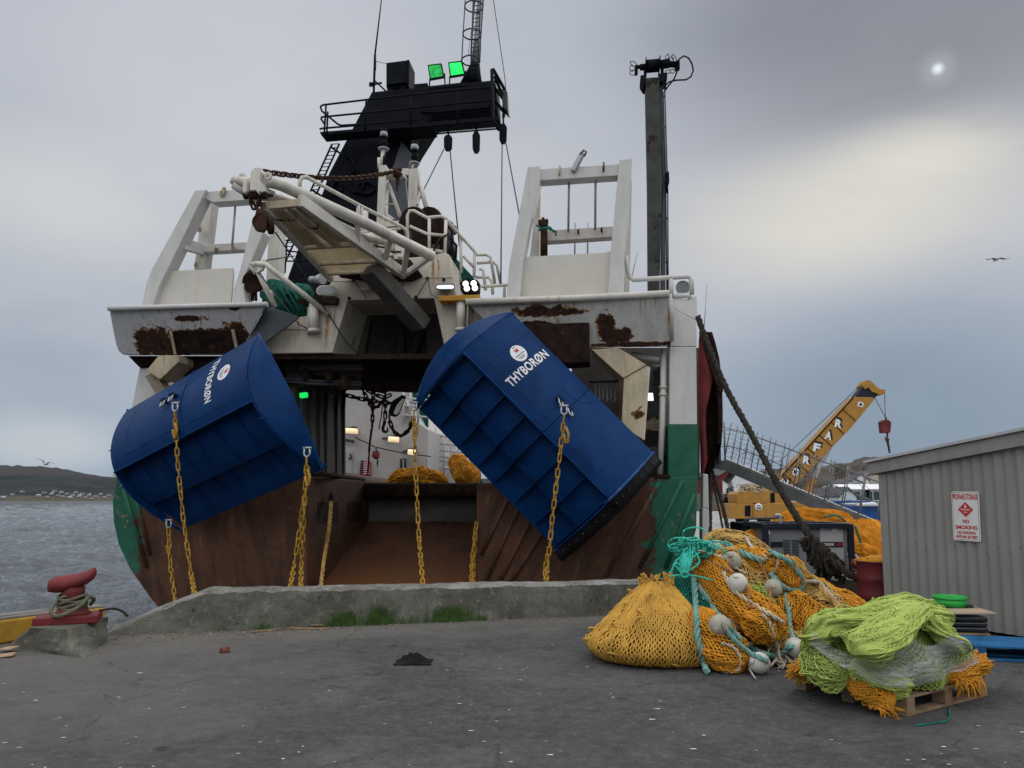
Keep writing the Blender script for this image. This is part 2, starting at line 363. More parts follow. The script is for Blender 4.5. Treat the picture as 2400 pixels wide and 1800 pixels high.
M['mustard_net_in'] = mat('mustard_net_shaded_layers', (.15, .082, .016), .95, var=.5, vscale=22, bump=1.0, bscale=55, spec=.05)  # mustard darkened for the shaded inside of the net
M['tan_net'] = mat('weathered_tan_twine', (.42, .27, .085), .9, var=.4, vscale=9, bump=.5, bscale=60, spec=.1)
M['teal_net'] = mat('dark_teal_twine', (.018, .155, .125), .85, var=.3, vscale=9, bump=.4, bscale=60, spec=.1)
M['teal_net_in'] = mat('dark_teal_net_shaded_layers', (.008, .05, .045), .95, var=.5, vscale=22, bump=1.0, spec=.05)  # teal darkened for the shaded inside of the net
M['teal_line'] = mat('bright_turquoise_twine', (.045, .46, .36), .7, var=.15, bump=.2, spec=.2)
M['teal_rope'] = mat('faded_turquoise_rope', (.145, .32, .29), .85, var=.3, vscale=7, col2=(.25, .25, .19), c2thr=(.5, .62), c2scale=9, bump=.5, bscale=60)
M['white_rope'] = mat('dirty_white_rope', (.46, .41, .34), .85, var=.25, vscale=9, col2=(.30, .17, .09), c2thr=(.55, .66), c2scale=7, bump=.5, bscale=60)
M['brown_rope'] = mat('brown_rope', (.30, .15, .065), .85, var=.3, vscale=9, bump=.5, bscale=60)
M['olive_rope'] = mat('olive_green_rope', (.12, .125, .085), .9, var=.35, vscale=12, bump=.5, bscale=60)
M['lime_net'] = mat('lime_green_twine', (.375, .465, .118), .8, var=.18, vscale=5, bump=.4, bscale=60, spec=.12)
M['lime_net_in'] = mat('lime_net_shaded_layers', (.165, .215, .05), .95, var=.45, vscale=24, bump=1.0, bscale=55, spec=.05)  # lime darkened for the shaded inside of the net
M['float'] = mat('weathered_white_float', (.60, .585, .53), .5, var=.12, vscale=6, grime=.25, col2=(.42, .40, .34), c2thr=(.52, .66), c2scale=6)
M['floatgrey'] = mat('weathered_grey_float', (.37, .355, .29), .6, var=.15, vscale=6, grime=.35, col2=(.24, .21, .15), c2thr=(.55, .7), c2scale=8)
M['darkrope'] = mat('dark_tarry_rope', (.034, .029, .024), .9, var=.5, vscale=14, bump=.9, bscale=50, spec=.15)
M['wood'] = mat('weathered_pallet_wood', (.255, .175, .105), .85, var=.3, vscale=5, bump=.3, bscale=18, col2=(.16, .115, .08), c2thr=(.48, .66), c2scale=7)
M['woodpale'] = mat('pale_plywood', (.42, .325, .23), .8, var=.15, bump=.1)
M['bluepallet'] = mat('blue_pallet_paint', (.016, .115, .27), .6, var=.35, vscale=5, col2=(.09, .12, .15), c2thr=(.6, .68), c2scale=8)
M['blackwrap'] = mat('black_plastic_wrap', (.014, .015, .018), .28, var=.4, bump=.9, bscale=9, spec=.5)
M['limebucket'] = mat('bright_green_plastic', (.035, .40, .075), .4, var=.12)
M['drum'] = mat('dull_red_drum_paint', (.125, .020, .022), .5, var=.2, rust=.12)
M['shed'] = mat('grey_fibre_cement_sheet', (.235, .232, .22), .75, var=.06, vscale=1.5, bump=.08, bscale=60, grime=.15)
M['fascia'] = mat('grey_fascia_board', (.245, .245, .238), .65, var=.08, grime=.25)
M['roof'] = mat('pale_roof_sheet', (.42, .42, .43), .6, var=.1)
M['signwhite'] = mat('white_sign_face', (.63, .63, .62), .45, var=.05, bump=0)
M['gen_grey'] = mat('generator_grey_panel', (.19, .20, .215), .5, var=.1)
M['gen_pale'] = mat('generator_pale_panel', (.37, .375, .39), .5, var=.08)
M['gen_frame'] = mat('generator_dark_blue_frame', (.012, .016, .028), .5, var=.2)
M['timber_yellow'] = mat('yellow_painted_timber', (.45, .25, .035), .75, var=.3, vscale=3, streak=.5, col2=(.21, .155, .08), c2thr=(.50, .66), c2scale=3, bump=.5, bscale=12)
M['timber_grey'] = mat('weathered_grey_timber', (.19, .18, .155), .9, var=.3, bump=.5, bscale=10)
M['conc'] = conc('weathered_concrete', (.165, .160, .135), (.080, .080, .063), (.25, .242, .215))
M['conctop'] = conc('pale_worn_concrete', (.255, .25, .235), (.115, .11, .092), (.38, .375, .36), 1.7)
M['feather'] = mat('grey_white_feathers', (.50, .51, .53), .8, var=.1, bump=0)
M['featherdark'] = mat('dark_wing_feathers', (.10, .105, .115), .8, var=.1, bump=0)
M['rag'] = mat('dirty_black_cloth', (.016, .015, .014), .95, var=.5, bump=.6, spec=.1)
M['brick'] = mat('broken_red_brown_scrap', (.15, .05, .03), .9, var=.3)
M['card'] = mat('damp_brown_cardboard', (.36, .25, .16), .9, var=.2)
M['leaf'] = mat('grass_blades', (.055, .105, .025), .8, var=.4, vscale=8, bump=0)
M['spruce'] = mat('spruce_needles', (.018, .030, .018), .9, var=.4, bump=0)
M['bark'] = mat('grey_brown_bark', (.075, .062, .052), .9, var=.3)
M['twig'] = mat('bare_brown_twigs', (.085, .070, .058), .9, var=.3, bump=0)
M['farwhite'] = mat('distant_house_white', (.34, .345, .35), .8, var=.1, bump=0)
M['hosered'] = mat('house_red_cladding', (.15, .024, .026), .8, var=.08, bump=0)
M['hosewhite'] = mat('house_white_cladding', (.60, .61, .63), .8, var=.05, bump=0)
M['hosegrey'] = mat('house_grey_cladding', (.36, .38, .42), .8, var=.05, bump=0)
M['hosemint'] = mat('house_pale_blue_cladding', (.42, .52, .53), .8, var=.05, bump=0)
M['hosebeige'] = mat('house_beige_cladding', (.40, .35, .29), .8, var=.08, bump=0)
M['roofdark'] = mat('dark_house_roof', (.085, .085, .09), .9, var=.2, bump=0)
M['roofwhite'] = mat('white_house_roof', (.70, .71, .73), .7, var=.05, bump=0)
M['roofbrown'] = mat('brown_house_roof', (.13, .065, .05), .9, var=.2, bump=0)
M['bluetarp'] = mat('blue_tarpaulin', (.010, .055, .19), .4, var=.3, vscale=2, bump=.6, bscale=3)
M['whitetarp'] = mat('white_tarpaulin', (.55, .57, .60), .5, var=.1, bump=.4, bscale=4)

def film():
    m = bpy.data.materials.new('clear_stretch_film'); m.use_nodes = True; g = NG(m.node_tree); b = g.n['Principled BSDF']
    v = g.n.new('ShaderNodeTexCoord').outputs['Object']
    n = g.noise(g.scl(v, (1.5, 1.5, 9)), 3.2, 6, .65, .8); n2 = g.noise(g.scl(v, (2, 2, 16)), 6, 4, .6, .5)
    a = g.math('ADD', g.mr(n, .40, .66, .20, .58), g.mr(n2, .52, .64, 0, .30))
    b.inputs['Base Color'].default_value = (.62, .66, .655, 1); b.inputs['Roughness'].default_value = .25
    g.put(b.inputs['Alpha'], a); g.put(b.inputs['Normal'], g.bump(g.math('ADD', n, n2), .8, .03)); return m
M['film'] = film()

def asphalt():
    m = bpy.data.materials.new('worn_asphalt'); m.use_nodes = True; g = NG(m.node_tree); b = g.n['Principled BSDF']
    v = g.n.new('ShaderNodeTexCoord').outputs['Object']
    fine = g.noise(v, 95, 3, .7); agg = g.voro(v, 120); mid = g.noise(v, 2.6, 7, .68, .4); big = g.noise(v, .42, 5, .6, .3)
    c = g.mix(g.mr(fine, .3, .7), (.030, .031, .034), (.094, .096, .100)); c = g.mix(g.mr(g.noise(v, 34, 4, .75), .52, .70, 0, .55), c, (.125, .124, .122)); c = g.mix(g.mr(g.noise(g.vm('ADD', v, (3, 7, 1)), 27, 4, .75), .56, .72, 0, .6), c, (.026, .026, .028))
    c = g.mix(g.mr(mid, .40, .72, 0, .55), c, (.046, .046, .048))
    c = g.mix(g.mr(big, .46, .60, 0, .6), c, (.115, .113, .110)); c = g.mix(g.mr(g.noise(g.vm('ADD', g.scl(v, (.6, 1.5, 1)), (9, 4, 2)), 1.1, 6, .65, .5), .54, .70, 0, .6), c, (.034, .034, .036))
    gr1 = g.noise(v, 11, 8, .82); gr2 = g.noise(g.vm('ADD', g.scl(v, (1, .6, 1)), (4, 1, 6)), 17, 6, .8)
    c = g.mix(g.mr(gr1, .50, .66, 0, .60), c, (.145, .143, .138)); c = g.mix(g.mr(gr1, .48, .36, 0, .60), c, (.024, .024, .026)); c = g.mix(g.mr(gr2, .60, .70, 0, .5), c, (.16, .155, .15))
    # worn dusty strip at the quay edge and on the left
    sx = g.dot(v, (-.11, .034, 0)); e = g.math('ADD', sx, g.math('MULTIPLY', g.math('SUBTRACT', g.noise(v, .9, 6, .65), .5), .65))
    c = g.mix(g.mr(e, .24, .80, 0, .52), c, (.165, .152, .136))
    ky = g.dot(v, (-.105 * .98, .47, 0)); ke = g.math('ADD', ky, g.math('MULTIPLY', g.math('SUBTRACT', g.noise(v, 1.5, 6, .7), .5), 1.0))
    c = g.mix(g.mr(ke, 4.15, 4.7, 0, .7), c, (.15, .14, .12))
    # dark oil drips, pale droppings, cracks
    d1 = g.voro(g.vm('ADD', v, g.vm('SCALE', v, (0, 0, 0))), .75); oil = g.math('ADD', d1, g.math('MULTIPLY', g.math('SUBTRACT', g.noise(v, 5, 6, .7), .5), .40))
    c = g.mix(g.mr(oil, .08, .03, 0, .7), c, (.024, .024, .026))
    v2 = g.voro(g.vm('ADD', v, (3.7, 1.1, 0)), 2.3); sp = g.math('ADD', v2, g.math('MULTIPLY', g.math('SUBTRACT', g.noise(v, 22, 4, .6), .5), .1))
    c = g.mix(g.mr(sp, .050, .030, 0, .5), c, (.20, .197, .19))
    v3 = g.voro(v, 11); c = g.mix(g.mr(v3, .085, .045, 0, .6), c, (.22, .205, .19))
    ck = g.voro(g.vm('ADD', v, g.vm('SCALE', g.vm('SUBTRACT', v, v), (0, 0, 0))), .55, 'DISTANCE_TO_EDGE'); ck = g.math('ADD', ck, g.math('MULTIPLY', g.math('SUBTRACT', g.noise(v, 3, 7, .7), .5), .12))
    c = g.mix(g.mr(g.math('ABSOLUTE', ck), .006, .001, 0, .5), c, (.022, .022, .024))
    g.put(b.inputs['Base Color'], c); b.inputs['Specular IOR Level'].default_value = .3
    g.put(b.inputs['Roughness'], g.mr(mid, .3, .7, .7, .95))
    hh = g.math('ADD', g.math('MULTIPLY', agg, .6), g.math('ADD', g.math('MULTIPLY', fine, .4), g.math('MULTIPLY', mid, 1.6)))
    g.put(b.inputs['Normal'], g.bump(hh, .9, .014)); return m
M['asphalt'] = asphalt()

def water_mat():
    m = bpy.data.materials.new('choppy_sea_water'); m.use_nodes = True; g = NG(m.node_tree); b = g.n['Principled BSDF']
    v = g.n.new('ShaderNodeTexCoord').outputs['Object']
    b.inputs['Roughness'].default_value = .07
    b.inputs['IOR'].default_value = 1.33; b.inputs['Specular IOR Level'].default_value = .5
    q = g.scl(v, (1, 1.7, 1)); n1 = g.noise(q, .9, 6, .62, .5); n2 = g.noise(q, 4.2, 4, .6, .3)
    h = g.math('ADD', g.math('MULTIPLY', n1, 1.0), g.math('MULTIPLY', n2, .30))
    foam = g.math('MULTIPLY', g.mr(g.noise(g.scl(v, (.7, 2.2, 1)), .35, 7, .72, .4), .695, .73), .8)
    g.put(b.inputs['Base Color'], g.mix(foam, (.085, .098, .115), (.52, .55, .57)))
    g.put(b.inputs['Normal'], g.bump(h, 1.0, .55)); return m
M['water'] = water_mat()

def hull_mat():
    m = bpy.data.materials.new('rust_brown_transom_steel'); m.use_nodes = True; g = NG(m.node_tree); b = g.n['Principled BSDF']
    v = g.n.new('ShaderNodeTexCoord').outputs['Object']
    # streaks lean a few degrees like the scrape marks of the doors
    sk = g.dot(v, tuple(SR)); zz = g.dot(v, (0, 0, 1)); lean = g.math('SUBTRACT', sk, g.math('MULTIPLY', zz, .34)); leanL = g.math('ADD', sk, g.math('MULTIPLY', zz, .16))
    sel = g.mr(sk, -3.0, -2.4, 0, 1, False); ln = g.math('ADD', g.math('MULTIPLY', lean, sel), g.math('MULTIPLY', leanL, g.math('SUBTRACT', 1.0, sel)))
    cv = g.n.new('ShaderNodeCombineXYZ'); g.put(cv.inputs[0], g.math('MULTIPLY', ln, 3.2)); g.put(cv.inputs[1], g.math('MULTIPLY', zz, .42))
    st = g.noise(cv.outputs[0], 1.2, 6, .65); n = g.noise(v, 1.8, 7, .7); n3 = g.noise(v, 12, 5, .7)
    c = g.mix(g.mr(n, .34, .66), (.060, .028, .017), (.105, .046, .025)); c = g.mix(g.mr(st, .56, .38, 0, .7), c, (.034, .018, .013))
    c = g.mix(g.math('MULTIPLY', g.mr(st, .58, .68, 0, .7), g.mr(n3, .36, .56)), c, (.17, .11, .07))
    c = g.mix(g.mr(n, .56, .76, 0, .6), c, (.115, .043, .018)); c = g.mix(g.mr(g.noise(v, 2.6, 8, .75), .62, .68, 0, .55), c, (.10, .085, .065))
    c = g.mix(g.mr(n3, .56, .74, 0, .5), c, (.022, .013, .011))
    # green topside paint worn away towards the middle
    x0 = S(300, 1200).dot(SR); x1 = S(1590, 1200).dot(SR); wob = g.math('MULTIPLY', g.math('SUBTRACT', g.noise(v, 3.0, 7, .7), .5), 1.3)
    xx = g.math('ADD', sk, wob)
    gl = g.mr(xx, x0 + .30, x0 + .20); zr = g.math('SUBTRACT', xx, g.math('MULTIPLY', zz, .05)); zc = S(1526, 1240)
    gr = g.mr(zr, zc.dot(SR) - zc.z * .05 - .05, zc.dot(SR) - zc.z * .05 + .05)
    gm = g.math('MAXIMUM', gl, gr)
    chips = g.mr(g.noise(v, 4.5, 8, .72), .60, .64)
    gc = g.mix(g.mr(n, .3, .7), (.012, .088, .055), (.022, .125, .078)); gc = g.mix(chips, gc, (.20, .15, .11)); gc = g.mix(g.math('MULTIPLY', g.mr(st, .6, .7), .6), gc, (.06, .035, .022))
    c = g.mix(gm, c, gc)
    g.put(b.inputs['Base Color'], c); b.inputs['Roughness'].default_value = .75; b.inputs['Specular IOR Level'].default_value = .25
    g.put(b.inputs['Normal'], g.bump(g.math('ADD', g.math('ADD', st, g.math('MULTIPLY', g.noise(v, .9, 2, .4), 2.5)), g.math('MULTIPLY', n3, .4)), .4, .03)); return m
M['hull'] = hull_mat()
def ramp_mat():
    m = bpy.data.materials.new('rusty_ramp_plate'); m.use_nodes = True; g = NG(m.node_tree); b = g.n['Principled BSDF']
    v = g.n.new('ShaderNodeTexCoord').outputs['Object']
    n = g.noise(v, 1.1, 7, .65); n2 = g.noise(v, 14, 4, .6); zz = g.dot(v, (0, 0, 1)); st = g.noise(g.scl(v, (7, .5, .5)), 1.5, 5, .6)
    c = g.mix(g.mr(n, .35, .68), (.060, .028, .019), (.115, .052, .030)); c = g.mix(g.mr(st, .55, .75, 0, .6), c, (.16, .085, .05))
    c = g.mix(g.math('MULTIPLY', g.mr(g.math('ADD', zz, g.math('MULTIPLY', n, 1.0)), .95, .2), .65), c, (.20, .078, .022))
    c = g.mix(g.mr(n2, .6, .75, 0, .4), c, (.03, .018, .013))
    g.put(b.inputs['Base Color'], c); b.inputs['Roughness'].default_value = .8; b.inputs['Specular IOR Level'].default_value = .2
    g.put(b.inputs['Normal'], g.bump(g.math('ADD', n2, st), .3, .015)); return m
M['ramp'] = ramp_mat()
def hill_mat(name, a, bb, sc, heath=None, hz=None):
    m = bpy.data.materials.new(name); m.use_nodes = True; g = NG(m.node_tree); b = g.n['Principled BSDF']
    v = g.n.new('ShaderNodeTexCoord').outputs['Object']
    n = g.noise(v, sc, 8, .7); n2 = g.noise(v, sc * 9, 4, .7)
    c = g.mix(g.mr(n, .35, .65), a, bb); c = g.mix(g.mr(n2, .5, .7, 0, .6), c, tuple(x * .5 for x in a))
    if heath: c = g.mix(g.math('MULTIPLY', g.mr(g.math('ADD', g.dot(v, (0, 0, 1)), g.math('MULTIPLY', n, 16)), hz[0] + 8, hz[1] + 8), .8), c, heath); c = g.mix(g.mr(g.dot(v, (0, 0, 1)), 6.5, 3.5), c, (.095, .088, .070))
    g.put(b.inputs['Base Color'], c); b.inputs['Roughness'].default_value = .95; b.inputs['Specular IOR Level'].default_value = .05
    return m
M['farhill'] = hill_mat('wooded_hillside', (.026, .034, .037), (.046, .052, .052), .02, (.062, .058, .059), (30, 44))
M['nearhill'] = hill_mat('brown_scrub_hillside', (.055, .050, .042), (.090, .080, .064), .12)
M['gravel'] = mat('gravel_yard', (.30, .30, .295), .95, var=.35, vscale=1.5, bump=.4, bscale=8)
# ================================================================== SETTING
K0, K1 = G(255, 1490), G(1400, 1443); KD = (K1 - K0); KD.z = 0; KD.normalize(); KN = V((-KD.y, KD.x, 0))   # kerb line, away from camera
def kp(t, n=0.0, z=0.0): p = K0 + KD * t + KN * n; p.z = z; return p
KL = (K1 - K0).length
WATER_Z = -1.9
WE0 = kp(9.2, .55); WEdir = SF          # wharf edge along the trawler's starboard side
quay_outline = [V((-60, -25, 0)), V((70, -25, 0)), V((420, 60, 0)), V((420, 420, 0)), WE0 + WEdir * 400, WE0, kp(-.1, .55), kp(-.5, .25), V((-7.6, 7.9, 0)), V((-60, -2, 0))]
mb = MB(); mb.prism([V((p.x, p.y, 0)) for p in quay_outline], (0, 0, -5)); tag(mb.build('quay_ground', M['asphalt']), kind='structure')
mb = MB(); mb.prism([WE0 + WEdir * 4 + V((.6, 0, .004)), V((70, 16, .004)), V((400, 70, .004)), V((400, 400, .004)), WE0 + WEdir * 380 + V((2, 0, .004))], (0, 0, .004))
tag(mb.build('gravel_yard', M['gravel']), kind='structure')

# water: radial sheet with real waves
def wave_h(x, y):
    s = 0
    for f, a, k in ((.13, .24, 0), (.36, .26, 9.1), (.9, .14, 4.4), (2.1, .045, 2.2)):
        n = mnoise.noise(V((x * f * .8 + k, y * f * 1.35, k))); s += a * (1 - 2.2 * abs(n))
    return s
mb = MB(); rows = []; NA = 420
rr = [7.0 * (1.0135 ** i) for i in range(440)] + [2600, 3600, 6000]
for r in rr:
    row = []
    fade = min(1, 150 / r) ** .3
    for k in range(NA + 1):
        a = R(-72 + 100 * k / NA); x = r * math.sin(a); y = r * math.cos(a)
        row.append(V((x, y, WATER_Z + (wave_h(x, y) * fade if r < 500 else 0))))
    rows.append(row)
mb.grid(rows, 0, True); tag(mb.build('sea_water', M['water']), kind='structure')
# far wooded hill across the bay
def lin(pts, x):
    for (a, b), (c, d) in zip(pts, pts[1:]):
        if a <= x <= c: return b + (d - b) * (x - a) / (c - a)
    return pts[0][1] if x < pts[0][0] else pts[-1][1]
ridge = [(-1500, 1075), (-600, 1085), (-200, 1096), (0, 1089), (110, 1091), (160, 1098), (215, 1110), (255, 1116), (285, 1116), (420, 1121), (700, 1124), (1100, 1121), (1500, 1116), (2000, 1120)]
mb = MB(); rows = []
HY0, HY1 = 930.0, 1350.0
for i in range(231):
    px = -1400 + 3000 * i / 230; col = []
    zr = P(px, lin(ridge, px), HY1).z
    for j in range(34):
        t = j / 33; Y = HY0 + (HY1 - HY0) * t * 1.25; x = (px - 1200) / F * Y * 1.004
        e = min(t * 1.25, 1.0); h = WATER_Z - 1 + (zr - WATER_Z) * (.10 * min(1, e * 12) + .90 * e ** .85) * (1 if t * 1.25 <= 1 else 1 - (t * 1.25 - 1) * 1.5)
        fo = 0 if t < .10 else 3.0 * (mnoise.noise(V((x * .11, Y * .11, 0))) + .5 * mnoise.noise(V((x * .3, Y * .3, 2))))
        col.append(V((x, Y, h + fo * .9)))
    rows.append(col)
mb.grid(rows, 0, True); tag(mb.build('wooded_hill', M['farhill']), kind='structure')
# brown scrub hill behind the harbour on the right
ridge2 = [(1500, 1128), (1690, 1118), (1760, 1108), (1830, 1094), (1900, 1090), (1960, 1088), (1985, 1082), (2000, 1075), (2040, 1069), (2065, 1068), (2140, 1072), (2300, 1060), (2800, 1050)]
mb = MB(); rows = []
for i in range(161):
    px = 1300 + 1700 * i / 160; col = []; zr = P(px, lin(ridge2, px), 260).z
    for j in range(26):
        t = j / 25; Y = 150 + 110 * t * 1.3; x = (px - 1200) / F * Y * 1.004; e = min(1, t * 1.3)
        h = .0 + zr * e ** 1.3 * (1 if t * 1.3 <= 1 else 1 - (t * 1.3 - 1))
        fo = .9 * min(1, t * 6) * (mnoise.noise(V((x * .2, Y * .2, 5))) + .6 * mnoise.noise(V((x * .7, Y * .7, 7))))
        col.append(V((x, Y, h + fo)))
    rows.append(col)
mb.grid(rows, 0, True); tag(mb.build('scrub_hill', M['nearhill']), kind='structure')

mb = MB(); rows = []
for i in range(90):
    px = 1480 + 700 * i / 89; col = []; zr = P(px, 1157 + 5 * mnoise.noise(V((px * .02, 3, 1))), 101).z
    for j in range(10):
        Y = 93 + 9 * j / 9; e = min(1, j / 7); col.append(V(((px - 1200) / F * Y, Y, zr * e ** .7 - .05 + .25 * e * mnoise.noise(V((px * .12, Y * .8, 2))))))
    rows.append(col)
mb.grid(rows, 0, True); tag(mb.build('scrub_bank', M['nearhill']), kind='structure')
# houses: body with gable, roof, windows
def gable_house(name, label, c, w, d, h, rh, yaw, wall, roof, wins=(), group=None, over=.25):
    t = thing(name, label, 'house', c, group); cy, sy = math.cos(yaw), math.sin(yaw); ex = V((cy, sy, 0)); ey = V((-sy, cy, 0)); c = V(c)
    b = MB(); fr = c - ey * d / 2
    b.prism([fr - ex * w / 2, fr + ex * w / 2, fr + ex * w / 2 + Z * h, fr + Z * (h + rh), fr - ex * w / 2 + Z * h], ey * d); b.build('wall', wall, t)
    r = MB(); th = max(.12, w * .025)
    for sgn in (-1, 1):
        a = fr + Z * (h + rh) - ey * over; e = fr + ex * sgn * (w / 2 + over) + Z * (h - over * rh / (w / 2)) - ey * over
        r.prism([a + Z * .02, e + Z * .02, e + Z * (th + .02), a + Z * (th + .02)], ey * (d + 2 * over))
    r.build('roof', roof, t)
    for (u, z, ww, hh) in wins:
        f = MB(); o = fr + ex * u + Z * z - ey * .06; f.box(o, (ww + .16, .10, hh + .16), (ex, ey, Z)); wo = f.build('window', M['hosewhite'], t)
        f = MB(); f.box(o - ey * .06, (ww, .03, hh), (ex, ey, Z)); f.build('pane', M['glass'], wo)
    return t
cols = ['farwhite', 'farwhite', 'farwhite', 'hosebeige', 'hosegrey', 'farwhite']
for i in range(24):
    px = [8, 30, 52, 90, 104, 112, 121, 128, 137, 143, 150, 158, 164, 171, 178, 186, 193, 201, 209, 217, 226, 236, 247, 256, 263, 330, 380, 410, 450, 60, 140, 168, 214, 250][i]
    Y = 940 + (i * 37 % 26) + (12 if i > 28 else 0); b = P(px, 1160, Y); e = (Y - HY0) / (HY1 - HY0)
    z = WATER_Z - 1 + (P(px, lin(ridge, px), HY1).z - WATER_Z) * (.10 * min(1, e * 12) + .90 * e ** .85) - .5
    k = i % 6
    gable_house('shore_house', ('small white house on the far shore below the wooded hill' if k in (0, 1, 2, 5) else ('small beige house on the far shore below the wooded hill' if k == 3 else 'small grey house on the far shore below the wooded hill')),
                (b.x, Y, z + .4), 3.0 + (i * 7 % 4) * .5, 5, 2.0, 1.1, R((i * 53) % 70 - 35), M[cols[k]], M['roofdark' if i % 3 else 'hosegrey'], group='houses on the far shore')

# harbour buildings on the right
def at(px, py, Y): return P(px, py, Y)
gable_house('red_house', 'red gabled house far behind the gangway foot, beside the trawler', (P(1690, 1131, 125).x, 125, -.5), 5.0, 9, P(1690, 1116, 125).z + .5, 1.35, R(12), M['hosered'], M['roofdark'], [(-1.2, 2.9, .8, .9)])
gable_house('white_house', 'long white house behind the upper end of the gangway', (P(1735, 1150, 115).x, 115, -.5), 4.6, 8, P(1735, 1128, 115).z + .5, 1.2, R(-20), M['hosewhite'], M['roofbrown'], [(-.8, 2.6, .5, .7), (.9, 2.6, .5, .7)])
gable_house('mint_house', 'small pale blue gabled house right of the crane body', (P(1951, 1182, 70).x, 70, 0), 1.9, 4, P(1951, 1164, 70).z, .75, R(18), M['hosemint'], M['roofdark'], [(-.3, .9, .32, .5)], over=.12)
gable_house('beige_house', 'beige house with dark steep roof on the slope above the sheds', (P(2040, 1137, 150).x, 150, 0), 7.5, 8, P(2040, 1124, 150).z, 1.6, R(0), M['hosebeige'], M['roofdark'])
gable_house('gabled_annex', 'small white gable front on the slope beside the beige house', (P(2012, 1137, 147).x, 147, 0), 2.6, 4, P(2012, 1126, 147).z, 1.3, R(-8), M['hosewhite'], M['roofdark'])
gable_house('low_bungalow', 'pale bungalow roof low on the slope left of the beige house', (P(1985, 1140, 140).x, 140, 0), 3.6, 5, P(1985, 1133, 140).z, .7, R(8), M['hosegrey'], M['roofdark'])
t = thing('storage_building', 'long grey building with white flat roof beside the propane shed', 'building', (P(2020, 1180, 95).x, 95, 0))
x0, x1 = P(1958, 1180, 95).x, P(2130, 1180, 95).x; zt = P(2000, 1148, 95).z; zb = P(2000, 1136, 95).z
mb = MB(); mb.box(((x0 + x1) / 2, 98, zt / 2), (x1 - x0, 6, zt)); mb.build('wall', M['hosegrey'], t)
mb = MB(); mb.prism([V((x0 - .2, 94.6, zt + .02)), V((x1, 94.6, zt + .02)), V((x1, 97.0, zb)), V((x0 + .5, 97.0, zb))], (0, 0, .1)); mb.prism([V((x0 + .5, 97.0, zb)), V((x1, 97.0, zb)), V((x1, 101.2, zt)), V((x0 - .2, 101.2, zt))], (0, 0, .1)); mb.build('roof', M['roofwhite'], t)
for px, w in ((2016, 2.2), (2045, 1.7)):
    c = P(px, 1162, 95); mb = MB(); mb.box((c.x, 94.95, c.z), (w + .3, .1, 1.35)); wo = mb.build('window', M['hosewhite'], t)
    mb = MB()
    for dx in (-.5, .5): mb.box((c.x + dx * w / 2, 94.88, c.z), (w / 2 - .12, .05, 1.05))
    mb.build('pane', M['glass'], wo)
# bare trees and spruces
def bare_tree(c, h, seed, label):
    rs = random.Random(seed); t = thing('bare_tree', label, 'tree', c, 'bare trees on the slope'); mb = MB(); c = V(c)
    mb.path([c, c + V((.05 * h, 0, h * .45)), c + V((.02 * h, 0, h * .7))], [.022 * h, .014 * h, .007 * h], 5); mb.build('trunk', M['bark'], t)
    mb = MB()
    def br(p, d, L, r, k):
        q = p + d * L; mb.path([p, q], [r, r * .6], 3, caps=False)
        if k:
            for _ in range(4):
                dd = (d + V((rs.uniform(-.8, .8), rs.uniform(-.8, .8), rs.uniform(-.1, .6)))).normalized(); br(p + d * L * rs.uniform(.4, 1), dd, L * .68, r * .55, k - 1)
    for i in range(8):
        a = i * 2.4; br(c + V((.03 * h, 0, h * (.22 + .06 * i))), V((math.cos(a), math.sin(a), .9)).normalized(), h * .24, .009 * h, 2)
    mb.build('crown', M['twig'], t)
for i, px in enumerate((1957, 1964, 1971, 1978, 1993, 2012, 1885, 1870, 2030)):
    Y = 185 + 8 * (i % 4); zt = P(px, 1076 + (i * 13) % 14, Y).z; bare_tree((P(px, 1100, Y).x, Y, zt - 5.5), 5.5, i, 'bare leafless tree on the brown slope behind the crane')
def spruce(c, h, seed, label):
    rs = random.Random(seed); t = thing('spruce_tree', label, 'tree', c); mb = MB(); c = V(c); mb.path([c, c + Z * h], [.03 * h, .004 * h], 6); mb.build('trunk', M['bark'], t)
    mb = MB()
    for i in range(26):
        z = h * (.12 + .86 * i / 25); L = h * .30 * (1 - i / 26) + .05 * h
        for k in range(8):
            a = k * .785 + i * 1.1 + rs.uniform(-.3, .3); l = L * rs.uniform(.6, 1.1); d = V((math.cos(a), math.sin(a), -.25)); s = V((-math.sin(a), math.cos(a), 0)) * l * .18
            p = c + Z * z; mb.add([p, p + d * l * .5 + s, p + d * l, p + d * l * .5 - s], [(0, 1, 2, 3)]); mb.add([p, p + d * l * .6 + Z * l * .10, p + d * l, p + d * l * .5 - Z * l * .16], [(0, 1, 2, 3)])
    mb.build('crown', M['spruce'], t)
spruce((P(1712, 1166, 80).x, 80, 0), P(1712, 1122, 80).z, 3, 'dark spruce standing behind the yellow crane cab')
for i, (px, pt, Y) in enumerate(((1790, 1098, 135), (1772, 1104, 140), (1806, 1108, 138))): spruce((P(px, 1150, Y).x, Y, .3), P(px, pt, Y).z - .3, 20 + i, ['tall dark spruce on the slope behind the gangway rail', 'left shorter spruce on the slope behind the gangway', 'right shorter spruce on the slope behind the crane boom'][i])
# twiggy undergrowth on the slope
mb = MB()
for i in range(900):
    px = random.uniform(1640, 2080); Y = random.uniform(160, 200); e = (Y - 150) / 110; x = (px - 1200) / F * Y; z = P(px, lin(ridge2, px), 260).z * e ** 1.3
    for k in range(3):
        mb.path([V((x, Y, z - .2)), V((x + random.uniform(-.6, .6), Y, z + random.uniform(.6, 1.9)))], [.05, .015], 3, caps=False)
tag(mb.build('scrub_bushes', M['twig']), 'bare brown scrub covering the slope behind the harbour', 'scrub', kind='stuff')

